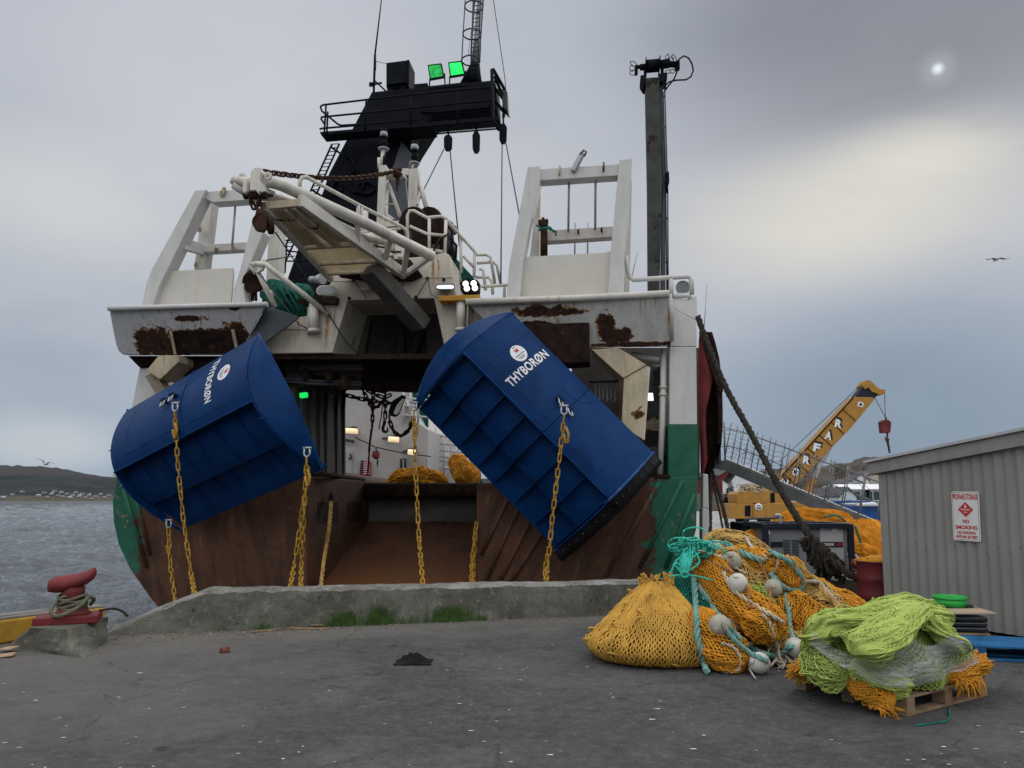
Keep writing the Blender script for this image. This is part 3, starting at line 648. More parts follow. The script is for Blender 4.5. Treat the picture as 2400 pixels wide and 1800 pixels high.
# ------------------------------------------------------------------ concrete kerb at the quay edge
mb = MB(); N = 240; t0 = 0.0; t1 = 12.2
hB = lambda px, py: None
def kerb_h(t):
    h = .50 - .05 * t / KL
    return h * min(1, max(.10, (t + .12) / 1.15) ** .9)
rows = []; rowt = []
for i in range(N + 1):
    t = t0 + (t1 - t0) * i / N; h = kerb_h(t)
    def nz(s, k): return mnoise.noise(V((t * s, k, 1.7)))
    c1 = .035 + .03 * max(0, nz(1.7, 3)) + .02 * nz(7, 5)
    sec = [kp(t, .0, -.05), kp(t, .015 + .01 * nz(3, 1), h * .5), kp(t, .03 + .008 * nz(6, 2), h - c1 * 1.1), kp(t, .045 + c1 * .9 + .012 * nz(9, 8), h - .012 + .012 * nz(5, 9)), kp(t, .25, h + .012 * nz(3, 4)), kp(t, .46, h - .02 + .025 * nz(2.3, 6) + .012 * nz(9, 6)), kp(t, .50, h - .08), kp(t, .50, -1.0)]
    rows.append(sec)
mb.grid([r[:3] for r in rows], 0, True); mb.grid([r[2:6] for r in rows], 1, True); mb.grid([r[5:] for r in rows], 0, True)
mb.add(rows[0], [tuple(reversed(range(8)))], 0); mb.add(rows[-1], [tuple(range(8))], 0)
tag(mb.build('concrete_kerb', [M['conc'], M['conctop']]), 'long low weathered concrete kerb along the quay edge below the stern', 'kerb')
# grass at the foot of the kerb
mb = MB()
for (pa, pb, n, hh) in ((770, 845, 260, .17), (855, 925, 260, .20), (1010, 1105, 330, .20), (930, 1010, 60, .08), (1105, 1150, 60, .07), (590, 640, 40, .07)):
    for _ in range(n):
        px = random.gauss((pa + pb) / 2, (pb - pa) / 4.2); g0 = G(px, 1490 - 47 * (px - 255) / 1145)
        b = g0 - KN * random.uniform(-.015, .05); b.z = random.uniform(-.01, .02); h = hh * random.uniform(.35, 1.35); d = V((random.uniform(-.5, .5), random.uniform(-.3, .15), 0)) * h; s = V((.004, .002, 0))
        mb.add([b - s, b + s, b + d * .35 + Z * h * .6 + s * .7, b + d + Z * h, b + d * .35 + Z * h * .6 - s * .7], [(0, 1, 2, 4), (4, 2, 3)])
tag(mb.build('grass_tufts', M['leaf']), 'short green grass tufts growing at the foot of the concrete kerb', 'grass', kind='stuff')
# ================================================================== TRAWLER
def spoly(pix, off): return [S(x, y, off) for x, y in pix]
def tilted(mb, pix, off, ybot, lean, depth):           # face leans back towards its lower edge
    y0 = min(p[1] for p in pix); pts = [S(x, y, off + lean * (y - y0) / (ybot - y0)) for x, y in pix]; bk = [S(x, y, off + depth) for x, y in pix]
    n = len(pts); mb.add(pts + bk, [tuple(range(n)), tuple(reversed(range(n, 2 * n)))] + [(i, n + i, n + (i + 1) % n, (i + 1) % n) for i in range(n)])
    return mb
def sprism(mb, pix, off, depth, mi=0): return mb.prism(spoly(pix, off), SF * depth, mi)
def spart(name, pix, off, depth, m, parent, bevel=.012):
    mb = MB(); sprism(mb, pix, off, depth); return mb.build(name, m, parent, bevel)
def stubes(name, polylines, r, m, parent, n=8, off=0.0):
    mb = MB()
    for pl in polylines: mb.path([S(*p) if len(p) == 3 else S(*p, off) for p in pl], r, n)
    return mb.build(name, m, parent)
def swires(name, polylines, r, m, parent, n=8, off=0.0):      # each line a part of its own
    for pl in polylines: stubes(name, [pl], r, m, parent, n, off)
tr = thing('stern_trawler', 'big rusty white and green stern trawler moored with its stern to the quay', 'trawler', S(950, 1300, 2))

# hull -----------------------------------------------------------------
left_tr = [(327, 1052), (300, 1060), (278, 1095), (263, 1174), (266, 1224), (277, 1275), (304, 1333), (351, 1400), (430, 1500), (560, 1600), (715, 1660), (722, 1118), (700, 1110)]
transom = MB(); sprism(transom, left_tr, 0, 9)
sprism(transom, [(1117, 1136), (1117, 1660), (1300, 1600), (1450, 1510), (1560, 1400), (1610, 1320), (1632, 1240), (1635, 1116), (1400, 1124)], 0, 9)
hull = transom.build('hull', M['hull'], tr, .02)
# scrape bars on the transom
for a, b in (((1545, 1130), (1380, 1420)), ((1600, 1126), (1500, 1330)), ((1627, 1158), (1560, 1330)), ((1190, 1170), (1128, 1300)), ((1215, 1190), (1130, 1380)), ((1240, 1225), (1165, 1375)), ((1270, 1250), (1190, 1375)), ((284, 1125), (345, 1330)), ((310, 1130), (352, 1300))):
    mb = MB(); mb.path([S(*a, -.012), S(*b, -.012)], .04, 8); mb.build('scrape_bar', M['hull'], hull)
# hole plates and fairlead in the ramp side
lw = MB()
front_t, back_t = S(722, 1118, .0), S(722, 1118, .0) + SF * 4.2
def rampz(d): return None
rw = S(722, 1118, 0)
A0, A1 = S(711, 1372, 0), S(852, 1210, 3.9)        # foot of the left ramp wall
# ramp floor
fl = [S(660, 1430, -.15), S(1190, 1430, -.15), S(1160, 1222, 3.9), S(845, 1222, 3.9)]
ext = (fl[0] - fl[3]) * .35; fl2 = [fl[3], fl[2], fl[1] + (fl[1] - fl[2]) * .35, fl[0] + ext]
mb = MB(); mb.prism(fl2, (0, 0, -.25)); mb.build('ramp_floor', M['ramp'], hull)
mb = MB(); mb.prism([S(722, 1118, .02), S(722, 1118, .02) + SF * 4.0, S(722, 1118, .02) + SF * 4.0 - Z * 3, S(722, 1118, .02) - Z * 4.5], -SR * .3)
mb.prism([S(1117, 1136, .02), S(1117, 1136, .02) + SF * 4.0, S(1117, 1136, .02) + SF * 4.0 - Z * 3, S(1117, 1136, .02) - Z * 4.5], SR * .3)
wl = mb.build('ramp_wall', M['rustdark'], hull)
mb = MB(); wx = S(722, 1118, .02)
for d0, d1, z0, z1 in ((.5, 1.7, -.50, -.95), (2.3, 3.3, -.50, -.95)):
    mb.prism([wx + SF * d0 + Z * z0 + SR * .003, wx + SF * d1 + Z * z0 + SR * .003, wx + SF * d1 + Z * z1 + SR * .003, wx + SF * d0 + Z * z1 + SR * .003], SR * .025)
mb.build('wall_pocket', M['rustdark'], hull)
# sill with roller
mb = MB(); sprism(mb, [(840, 1165), (1170, 1165), (1170, 1228), (840, 1228)], 3.9, .3); mb.build('ramp_sill', M['soffit'], hull, .02)
mb = MB(); mb.path([S(846, 1150, 3.6), S(1180, 1150, 3.6)], .19, 18); mb.build('ramp_roller', M['rustdark'], hull)
mb = MB(); mb.prism([S(846, 1165, 3.6) + Z * .1, S(1180, 1165, 3.6) + Z * .1, S(1180, 1165, 10), S(800, 1165, 10)], (0, 0, -.1)); mb.build('working_deck', M['rustdark'], hull)
mb = MB(); mb.path([S(700, 1109, .15), S(760, 1112, .4), S(800, 1118, 2.2), S(852, 1124, 3.6)], .055, 8); mb.path([S(735, 1110, 1.0), S(790, 1117, 2.2), S(836, 1121, 3.4)], .04, 8); mb.build('coaming_rail', M['rustdark'], hull)

# upper sides ----------------------------------------------------------
spart('side_plating', [(327, 862), (352, 862), (372, 930), (420, 1000), (420, 1115), (262, 1115), (276, 1095), (307, 962)], .35, 9, M['white'], tr)
q = spart('quarter_post', [(1569, 813), (1632, 813), (1634, 1000), (1635, 1118), (1569, 1118)], .05, 9, M['white'], tr, .02)
mb = MB(); sprism(mb, [(1566.5, 994), (1635.5, 994), (1636.5, 1119), (1566.5, 1119)], .03, 8.9); mb.build('green_band', M['green'], q)
spart('stern_cap', [(1535, 1113), (1572, 1113), (1572, 1121), (1535, 1121)], -.04, .4, M['rustdark'], hull)
wing = spart('wing_plate', [(1575, 722), (1632, 752), (1633, 812), (1571, 812)], .06, 1.0, M['white'], tr)
mb = MB(); sprism(mb, [(1566, 690), (1584, 694), (1598, 699), (1615, 699), (1633, 692), (1634, 752), (1575, 722)], .3, .35); fl_ = mb.build('fairlead', M['white'], tr, .02)
mb = MB(); mb.path([S(1600, 674, .5), S(1600, 674, .9)], .10, 16); mb.path([S(1600, 674, .45), S(1600, 674, .55)], .14, 16); mb.path([S(1590, 700, .5), S(1622, 655, .5)], .03, 6); mb.build('guide_roller', M['galv'], fl_)

# left bulwark box ------------------------------------------------------
rb_spots_L = [(S(405, 812, 0), (.75, .9, .26)), (S(372, 805, 0), (.48, .8, .33)), (S(560, 800, 0), (.36, .8, .42)), (S(470, 790, 0), (.95, .9, .12)), (S(470, 757, 0), (.42, .9, .07)), (S(575, 738, 0), (.16, .9, .06))]
M['boxL'] = mat('grey_white_bulwark_paint_rust_patches', (.45, .455, .46), .5, var=.08, rust=.10, streak=.9, spots=rb_spots_L, bump=.12, bscale=5, grime=.15, runs=[(S(x, y0, -.4).dot(SR), w, S(x, y0, -.4).z, S(x, y1, -.2).z) for x, y0, y1, w in ((425, 740, 775, .03), (432, 742, 778, .02), (440, 745, 775, .02), (470, 750, 776, .03), (372, 765, 800, .05), (345, 780, 828, .04), (556, 775, 826, .05), (520, 748, 774, .02))])
bl = tilted(MB(), [(256, 724), (625, 715), (577, 800), (560, 833), (305, 833), (289, 831), (278, 822), (272, 806)], -.55, 833, .50, 1.5).build('bulwark_box', M['boxL'], tr, .03)
mb = MB(); mb.path([S(254, 723, -.56), S(440, 718, -.56), S(627, 713, -.56)], .05, 10); mb.build('rail_cap', M['white'], bl)
sprism_mb = MB(); sprism(sprism_mb, [(625, 716), (700, 742), (690, 752), (590, 826), (577, 800)], -.22, .05); sprism_mb.build('gusset_plate', M['darkgrey'], bl, .004)
tilted(MB(), [(403, 776), (541, 774), (552, 829), (413, 829)], -.345, 829, .24, .35).build('fender_pad', M['pit'], bl, .01)
for q_ in ([(396, 774), (403, 774), (414, 830), (407, 830)], [(541, 772), (549, 772), (561, 828), (553, 829)]): tilted(MB(), q_, -.42, 830, .28, .3).build('pad_gusset', M['rustbeam'], bl)
spart('lower_housing', [(300, 834), (640, 834), (650, 915), (480, 915), (440, 900), (420, 850), (360, 845), (327, 862)], .25, .6, M['pit'], tr)
br = spart('bracket', [(343, 868), (372, 833), (419, 832), (419, 848), (375, 889)], -.30, .9, M['rustbeam'], tr, .01)
mb = MB(); mb.beam(S(356, 872, -.05), S(394, 935, .25), .22, .25, SF); mb.beam(S(384, 885, .0), S(440, 850, .2), .2, .25, SF); mb.build('strut', M['rustbeam'], br)
# right bulwark box ------------------------------------------------------
rb_spots_R = [(S(1270, 742, 0), (.62, .9, .13)), (S(1330, 744, 0), (.34, .9, .08)), (S(1415, 770, 0), (.20, .9, .30)), (S(1440, 795, 0), (.36, .9, .18)), (S(1250, 775, 0), (.5, .9, .12)), (S(1345, 697, 0), (.22, .9, .05)), (S(1480, 812, 0), (.9, .9, .05))]
M['boxR'] = mat('grey_white_bulwark_paint_large_rust', (.44, .44, .42), .5, var=.08, rust=.16, streak=.7, spots=rb_spots_R, bump=.12, bscale=5, grime=.3, runs=[(S(x, y0, -.4).dot(SR), w, S(x, y0, -.4).z, S(x, y1, -.2).z) for x, y0, y1, w in ((1345, 697, 750, .03), (1356, 698, 740, .02), (1500, 700, 760, .02), (1512, 700, 745, .015), (1400, 745, 812, .04), (1425, 775, 812, .03), (1568, 720, 812, .05), (1535, 700, 740, .015), (1470, 700, 730, .012), (1280, 735, 760, .04))])
brx = tilted(MB(), [(1097, 712), (1571, 692), (1575, 795), (1570, 807), (1560, 813), (1387, 815), (1230, 830), (1143, 762)], -.55, 830, .40, 1.5).build('bulwark_box', M['boxR'], tr, .03)
mb = MB(); mb.path([S(1092, 708, -.56), S(1330, 700, -.56), S(1568, 688, -.56)], .065, 10); mb.path([S(1569, 690, -.54), S(1575, 740, -.40), S(1574, 800, -.22)], .045, 8); mb.build('rail_cap', M['white2'], brx)
spart('fender_pad', [(1230, 760), (1381, 755), (1382, 848), (1330, 852), (1240, 840)], -.48, .6, M['pit'], brx, .02)
br = spart('bracket', [(1386, 819), (1449, 815), (1515, 855), (1461, 886)], -.25, .9, M['rustbeam'], tr, .01)
spart('strut', [(1461, 887), (1515, 857), (1519, 880), (1507, 1030), (1450, 995), (1454, 905)], -.22, .5, M['rustbeam'], br, .01)
spart('flange', [(1450, 884), (1462, 887), (1457, 990), (1447, 985)], -.24, .6, M['rust'], br, .004)
spart('flange', [(1517, 857), (1524, 862), (1511, 1032), (1503, 1028)], -.20, .4, M['white2'], br, .004)
stubes('drain_pipe', [[(1556, 817, .2), (1552, 1000, .2), (1547, 1112, .2)], [(1480, 830, .3), (1520, 838, .3), (1556, 843, .25)]], .06, M['white'], tr, 10)
mb = MB()
for y in (905, 922): mb = MB(); mb.path([S(1554, y, .2), S(1554, y + 6, .2)], .08, 10); mb.build('pipe_collar', M['white2'], tr)
# dark alcove behind, with machinery
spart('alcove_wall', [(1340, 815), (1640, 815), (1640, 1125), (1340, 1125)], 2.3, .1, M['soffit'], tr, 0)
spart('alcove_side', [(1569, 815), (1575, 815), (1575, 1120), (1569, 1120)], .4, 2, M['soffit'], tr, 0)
mb = MB(); mb.path([S(1530, 880, 1.2), S(1545, 880, 1.2)], .22, 16); mb.build('winch_drum', M['darkgrey'], tr)
spart('control_cabinet', [(1522, 940), (1548, 938), (1548, 985), (1520, 985)], 1.3, .5, M['darkgrey'], tr)
mb = MB(); mb.path([S(1500, 1075, .8), S(1568, 1055, .8)], .17, 14); mb.build('cross_pipe', M['darkgrey'], tr)
for k_ in range(7): mb = MB(); mb.path([S(1395 + k_ * 9, 895, .6), S(1397 + k_ * 9, 930 + (k_ * 5) % 9, .6), S(1393 + k_ * 9, 936 + (k_ * 5) % 9, .6)], .022, 6); mb.build('hanging_hook', M['galv'], tr)
stubes('hook_rail', [[(1380, 895, .6), (1456, 893, .6)]], .03, M['darkgrey'], tr)
mb = MB(); sprism(mb, [(1505, 995), (1569, 955), (1569, 980), (1540, 1000), (1510, 1015)], .9, .3); sprism(mb, [(1510, 990), (1569, 1000), (1569, 1014), (1512, 1006)], .8, .3); mb.build('cream_bracket', M['rustbeam'], tr)
mb = MB(); sprism(mb, [(1519, 921), (1530, 921), (1532, 938), (1519, 938)], .9, .08); lp = mb.build('work_lamp', M['lamp_white'], tr)

# stern arch casing ----------------------------------------------------
spotsA = [(S(835, 775, 0), (.07, .8, .55)), (S(790, 745, 0), (.05, .8, .3)), (S(1015, 640, 0), (.10, .8, .2)), (S(955, 655, 0), (.14, .8, .08))]
def run(px, y0, y1, w, off=0.15): a_, b_ = S(px, y0, off), S(px, y1, off); return (a_.dot(SR), w, a_.z, b_.z)
RUNA = [run(768, 735, 830, .06), run(764, 770, 828, .035), run(725, 720, 800, .03), run(1015, 605, 690, .05), run(1028, 610, 680, .03), run(945, 640, 690, .04), run(825, 640, 690, .02), run(1098, 700, 800, .025), run(700, 745, 800, .025), run(1108, 715, 780, .02)]
M['arch'] = mat('cream_casing_paint_rust_runs', (.53, .485, .40), .55, var=.09, rust=.16, streak=.95, bump=.08, bscale=4, grime=.22, runs=RUNA)
ar = spart('stern_casing', [(577, 829), (600, 790), (640, 762), (700, 743), (733, 738), (776, 660), (786, 632), (802, 618), (1000, 600), (1042, 592), (1052, 596), (1070, 700), (1140, 712), (1240, 830), (1045, 830), (1017, 699), (815, 704), (779, 827)], .15, 1.3, M['arch'], tr, .02)
mb = MB()
for p, q in (((776, 658), (840, 658)), ((720, 772), (650, 770)), ((930, 650), (1060, 650)), ((1080, 770), (1140, 770))): mb.path([S(*p, .14), S(*q, .14)], .007, 5)
mb.build('weld_seam', M['cream'], ar)
for p in ((829, 657), (818, 699), (1002, 652), (975, 696), (1040, 655)): mb = MB(); mb.sphere(S(*p, .12), .035, 8, 6); mb.build('eye_bolt', M['rustdark'], ar)
swires('lashing_line', [[(829, 657, .1), (860, 700, .1)], [(1002, 652, .1), (978, 694, .1)], [(1002, 652, .08), (1010, 690, .08), (1030, 700, .06), (1050, 690, .08)]], .008, M['cable'], ar, 5)
# jamb, back wall, beams in the dark opening
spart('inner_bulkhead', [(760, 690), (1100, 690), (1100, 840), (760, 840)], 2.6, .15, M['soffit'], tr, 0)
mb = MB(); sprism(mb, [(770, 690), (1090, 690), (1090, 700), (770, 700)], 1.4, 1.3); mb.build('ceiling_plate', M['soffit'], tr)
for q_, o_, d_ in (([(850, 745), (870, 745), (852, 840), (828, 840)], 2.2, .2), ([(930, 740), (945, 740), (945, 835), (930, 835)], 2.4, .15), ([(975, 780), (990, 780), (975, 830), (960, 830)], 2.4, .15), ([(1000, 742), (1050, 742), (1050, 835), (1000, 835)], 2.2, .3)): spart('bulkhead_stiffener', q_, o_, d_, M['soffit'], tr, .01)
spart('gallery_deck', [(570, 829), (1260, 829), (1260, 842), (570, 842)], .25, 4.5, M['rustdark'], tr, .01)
for x0, x1, y0, y1, o in ((655, 850, 850, 868, .8), (660, 845, 880, 902, 1.6), (660, 720, 842, 905, .9), (790, 850, 842, 880, 1.2), (735, 770, 846, 878, 1.0)): spart('deck_beam', [(x0, y0), (x1, y0), (x1, y1), (x0, y1)], o, .6, M['soffit'], tr, .02)
mb = MB(); sprism(mb, [(848, 838), (1180, 838), (1180, 872), (848, 872)], 1.2, .5); sprism(mb, [(846, 872), (1180, 868), (1180, 918), (1000, 920), (975, 916), (900, 912), (890, 918), (846, 908)], 1.5, .4); mb.build('crossbeam', M['rustdark'], tr, .03)
for x, y, r in ((715, 877, .09), (808, 897, .12), (690, 865, .06), (771, 880, .1)): mb = MB(); mb.sphere(S(x, y, .7), r, 10, 8, (1, .7, 1.5), lump=.2); mb.build('deck_fitting', M['rustdark'], tr)
mb = MB(); mb.beam(S(820, 870, .9), S(848, 884, .9), .1, .14); mb.build('deck_bracket', M['rustdark'], tr)
swires('overhead_pipe', [[(650, 886, .7), (740, 893, .8), (848, 896, .9)], [(650, 893, .7), (740, 900, .8), (848, 902, .9)]], .03, M['darkgrey'], tr)
# side casing (grey, inboard) and door jamb pipes
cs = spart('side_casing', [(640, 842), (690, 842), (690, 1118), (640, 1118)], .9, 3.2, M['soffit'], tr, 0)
mb = MB(); b0 = S(690, 842, .9)
for d in (.3, .8, 1.35, 1.8, 2.5, 3.0): mb.path([b0 + SF * d + SR * .05 - Z * .05, b0 + SF * d + SR * .05 - Z * 2.4], .05, 8)
mb.build('conduit', M['darkgrey'], cs)
mb = MB(); sprism(mb, [(702, 921), (717, 919), (717, 930), (702, 932)], .75, .12); mb.build('green_deck_lamp', M['lamp_green'], tr)

# deckhouse ahead --------------------------------------------------------
dh = spart('deckhouse', [(780, 880), (944, 880), (944, 925), (976, 990), (1003, 1006), (1003, 1140), (780, 1140)], 11, 5, M['houseWhite'], tr, .02)
mb = MB(); sprism(mb, [(944, 880), (1003, 880), (1003, 1006), (976, 990), (944, 925)], 12.4, .1); mb.build('green_netting_screen', M['greennet'], dh)
mb = MB()
for y in (932, 950, 972): mb.path([S(942, y, 10.9), S(1003, y + 6, 10.9)], .04, 6)
for x in (946, 962, 980): mb.path([S(x, 918, 10.9), S(x, 992, 10.9)], .04, 6)
mb.build('screen_rail', M['white'], dh)
for px, py, w in ((823, 1009, 26), (922, 1029, 22), (966, 1059, 18)):
    mb = MB(); sprism(mb, [(px - w * .62, py - 8), (px + w * .3, py - 10), (px + w * .4, py - 4), (px - w * .5, py + 2)], 10.7, .3); mb.path([S(px - w * .6, py - 2, 10.9), S(px - w * 1.2, py - 1, 10.9)], .04, 6); lm = mb.build('bulkhead_lamp', M['darkgrey'], dh)
    mb = MB(); mb.path([S(px - w * .5, py, 10.5), S(px + w * .55, py + 2, 10.5)], .095, 12); mb.build('lamp_glass', M['lamp_warm'], lm)
mb = MB(); sprism(mb, [(852, 1081), (868, 1081), (868, 1114), (848, 1114)], 10.9, .06); rp = mb.build('warning_panel', M['redsign'], dh)
mb = MB(); sprism(mb, [(846, 1079), (851, 1079), (849, 1114), (842, 1114)], 10.88, .08); mb.build('panel_edge', M['darkgrey'], dh)
mb = MB()
for i in range(6): sprism(mb, [(852, 1084 + i * 5), (866, 1083.5 + i * 5), (866, 1085.5 + i * 5), (852, 1086 + i * 5)], 10.86, .02)
mb.build('panel_marking', M['lettering'], rp)
stubes('handrail', [[(940, 1100, 10.8), (940, 1076, 10.8), (950, 1076, 10.8), (950, 1100, 10.8)], [(794, 1028, 10.85), (830, 1035, 10.85)], [(820, 1064, 10.85), (824, 1072, 10.85), (818, 1076, 10.85)]], .045, M['darkgrey'], dh)
mb = MB(); sprism(mb, [(798, 1052), (824, 1056), (824, 1128), (798, 1128)], 10.95, .08); mb.build('weathertight_door', M['houseWhite'], dh, .01)
stubes('deck_cable', [[(832, 1025, 10.6), (880, 1048, 10.6), (945, 1062, 10.6), (1010, 1070, 10.6)]], .02, M['cable'], dh, 5)
mb = MB()
for y in (1018, 1036, 1052, 1066, 1076, 1092): mb.path([S(1002, y, 13), S(1090, y + 9, 13)], .05, 6)
for x in (1008, 1022, 1040, 1058, 1074): mb.path([S(x, 1005, 13), S(x, 1112, 13)], .05, 6)
mb.build('deck_railing', M['white'], tr)
mb = MB(); sprism(mb, [(1003, 1070), (1120, 1080), (1120, 1140), (1003, 1140)], 14, .3); mb.build('deck_coaming', M['white'], tr)

# gallows left -----------------------------------------------------------
gl = spart('gallows', [(454, 631), (477, 461), (499, 458), (478, 631)], .75, .3, M['white2'], tr, .01)
spart('rear_post', [(620, 720), (634, 455), (660, 455), (650, 720)], .9, .3, M['white2'], gl, .01)
spart('leg', [(331, 722), (343, 662), (357, 628), (457, 446), (483, 444), (391, 635), (372, 672), (357, 722)], -.12, .34, M['white'], gl, .012)
spart('leg', [(545, 717), (547, 678), (560, 640), (592, 514), (604, 500), (617, 544), (577, 640), (570, 675), (577, 717)], -.12, .34, M['white'], gl, .012)
spart('crossbar', [(470, 450), (600, 440), (600, 467), (498, 474), (476, 462)], -.02, .3, M['white'], gl, .01)
mb = MB(); mb.beam(S(479, 586, .8), S(604, 579, .8), .22, .17); mb.beam(S(428, 572, .05), S(478, 586, .8), .12, .24); mb.build('brace', M['white'], gl, .01)
spart('wind_plate', [(357, 722), (372, 668), (386, 636), (545, 628), (547, 640), (540, 722)], .02, .05, M['warmwhite'], gl, 0)
swires('guide_rod', [[(553, 466, .3), (544, 578, .3)]], .024, M['galv'], gl, 6)
for x, y in ((468, 537), (460, 620), (506, 586), (547, 582), (520, 452), (524, 446)):
    c = S(x, y, -.06 if y < 500 else .60); mb = MB(); mb.lathe([(.05, -.012), (.075, -.012), (.075, .012), (.05, .012), (.05, -.012)], c, SR * .6 + SF, 12); mb.build('pad_eye', M['rustbeam'], gl)
# gallows right ----------------------------------------------------------
gr = spart('gallows', [(1236, 700), (1240, 610), (1262, 420), (1268, 420), (1263, 610), (1262, 700)], .75, .3, M['white2'], tr, .01)
spart('rear_post', [(1462, 692), (1468, 530), (1472, 420), (1481, 420), (1479, 530), (1475, 692)], .75, .3, M['white2'], gr, .01)
spart('leg', [(1187, 700), (1193, 624), (1237, 391), (1266, 389), (1266, 425), (1245, 514), (1226, 617), (1219, 700)], -.12, .34, M['white'], gr, .012)
spart('leg', [(1425, 692), (1431, 592), (1452, 374), (1482, 371), (1473, 530), (1464, 600), (1461, 690)], -.12, .34, M['white'], gr, .012)
spart('crossbar', [(1266, 396), (1452, 384), (1449, 411), (1266, 423)], -.03, .3, M['white'], gr, .01)
spart('crossbar', [(1281, 540), (1436, 530), (1436, 555), (1281, 565)], .7, .25, M['white2'], gr, .01)
spart('wind_plate', [(1219, 700), (1226, 612), (1232, 602), (1420, 592), (1431, 588), (1426, 692)], .02, .05, M['warmwhite'], gr, 0)
swires('guide_rod', [[(1334, 412, .1), (1332, 545, .6)], [(1396, 409, .1), (1395, 540, .6)]], .024, M['galv'], gr, 6)
mb = MB(); mb.beam(S(1343, 402, -.06), S(1366, 358, -.1), .12, .1); mb.build('peg', M['galv'], gr, .02)
stubes('peg_shackle', [[(1360, 362, -.15), (1368, 352, -.15), (1374, 356, -.15), (1370, 366, -.15)]], .018, M['rustdark'], gr, 6)
for x, y in ((1311, 392), (1414, 383)):
    mb = MB(); mb.path([S(x, y + 20, -.1), S(x + 1, y, -.1), S(x + 1, y - 3, -.02), S(x, y + 20, -.02)], .022, 6); mb.build('pad_eye', M['rustbeam'], gr)
for x, y in ((1356, 542), (1411, 538)): mb = MB(); mb.path([S(x, y - 4, .66), S(x - 2, y, .6), S(x, y + 6, .66)], .02, 6); mb.build('pad_eye', M['rust'], gr)
mb = MB(); mb.path([S(1275, 610, .5), S(1275, 530, .5)], .075, 12); mb.sphere(S(1273, 527, .45), .11, 10, 8, lump=.4); mb.path([S(1262, 520, .4), S(1285, 517, .4)], .04, 8); mb.path([S(1273, 530, .4), S(1273, 510, .4)], .03, 8); mb.build('rusty_stanchion', M['rust'], gr)
swires('snarled_line', [[(1258, 528, .35), (1270, 536, .3), (1288, 532, .35), (1300, 545, .4)], [(1262, 540, .35), (1280, 534, .3), (1303, 543, .4), (1303, 552, .4)]], .022, M['teal_net'], gr, 6)
stubes('ladder', [[(1347, 600, 1.5), (1348, 522, 1.5)], [(1377, 598, 1.5), (1378, 522, 1.5)], [(1348, 567, 1.5), (1378, 566, 1.5)]], .018, M['galv'], gr, 6)
# hand rail on the right quarter
stubes('quarter_rail', [[(1467, 600, .3), (1470, 625, .3), (1476, 650, .3), (1484, 656, .3), (1610, 648, .3), (1618, 650, .3), (1621, 660, .3), (1621, 690, .3)], [(1573, 654, .3), (1573, 695, .3)], [(1578, 694, .3), (1612, 692, .3), (1618, 698, .3)]], .05, M['white'], tr)
swires('whip_aerial', [[(1480, 652, .6), (1494, 592, .6)], [(1650, 775, 3), (1657, 665, 3)]], .009, M['galv'], tr, 5)

# deck crane mast on the right -------------------------------------------
dc = spart('deck_crane', [(1513, 182), (1545, 180), (1552, 420), (1546, 690), (1520, 690), (1518, 420)], 1.6, .42, M['cranegrey'], tr, .015)
spart('crane_web', [(1545, 186), (1553, 190), (1560, 420), (1560, 690), (1549, 690), (1553, 420)], 1.75, .3, M['darkgrey'], dc, .01)
spart('head_plate', [(1501, 176), (1513, 175), (1513, 199), (1509, 199), (1501, 186)], 1.6, .4, M['black'], dc); spart('head_plate', [(1545, 172), (1564, 169), (1564, 183), (1553, 192), (1545, 190)], 1.6, .4, M['black'], dc)
mb = MB(); mb.path([S(1513, 156, 1.8), S(1545, 153, 1.8)], .14, 16)
for x, r in ((1513, .19), (1545, .22)): mb.path([S(x - 1, 155, 1.8), S(x + 1.2, 155, 1.8)], r, 16)
mb.path([S(1500, 158, 1.8), S(1512, 157, 1.8)], .07, 12); mb.path([S(1488, 157, 1.8), S(1500, 157, 1.8)], .045, 10); mb.path([S(1547, 152, 1.8), S(1570, 148, 1.8)], .10, 12); mb.path([S(1568, 150, 1.8), S(1588, 152, 1.8)], .07, 10); mb.box(S(1588, 154, 1.8), (.08, .1, .2)); mb.box(S(1491, 166, 1.8), (.06, .1, .18)); mb.box(S(1552, 168, 1.8), (.05, .1, .25)); mb.box(S(1512, 168, 1.8), (.05, .1, .25))
mb.build('head_winch', M['black'], dc)
def loop(c, rx, ry, a0, a1, tilt=0, off=1.7, n=14):
    pts = []
    for i in range(n + 1):
        a = R(a0 + (a1 - a0) * i / n); x = rx * math.cos(a); y = ry * math.sin(a); t = R(tilt)
        pts.append(S(c[0] + x * math.cos(t) - y * math.sin(t), c[1] - x * math.sin(t) - y * math.cos(t), off))
    return pts
mb = MB()
mb.path([S(1586, 150, 1.7), S(1592, 138, 1.7), S(1603, 131, 1.7), S(1614, 136, 1.7), S(1622, 150, 1.7), S(1625, 165, 1.7), S(1619, 180, 1.7), S(1608, 187, 1.7), S(1585, 188, 1.7), S(1568, 192, 1.7), S(1560, 200, 1.7), S(1558, 215, 1.7)], .018, 7)
mb.build('hydraulic_hose', M['black'], dc); mb = MB()
mb.path([S(1582, 160, 1.7), S(1586, 170, 1.7), S(1580, 185, 1.7), S(1565, 203, 1.7), S(1558, 213, 1.7)], .018, 7)
mb.path([S(1590, 150, 1.7), S(1593, 156, 1.7), S(1585, 172, 1.7)], .009, 5)
for c, rx, ry, a0, a1, tl in (((1485, 150), 9, 5, 0, 330, -35), ((1482, 160), 6, 7, 60, 300, 0), ((1484, 170), 8, 6, 40, 320, 20), ((1564, 135), 4, 8, -60, 250, -10), ((1580, 137), 4, 10, -70, 240, 25), ((1576, 167), 5, 5, 0, 350, 0), ((1566, 168), 7, 4, 20, 330, 10), ((1572, 142), 8, 8, 20, 160, 0)): mb.path(loop(c, rx, ry, a0, a1, tl), .009, 5)
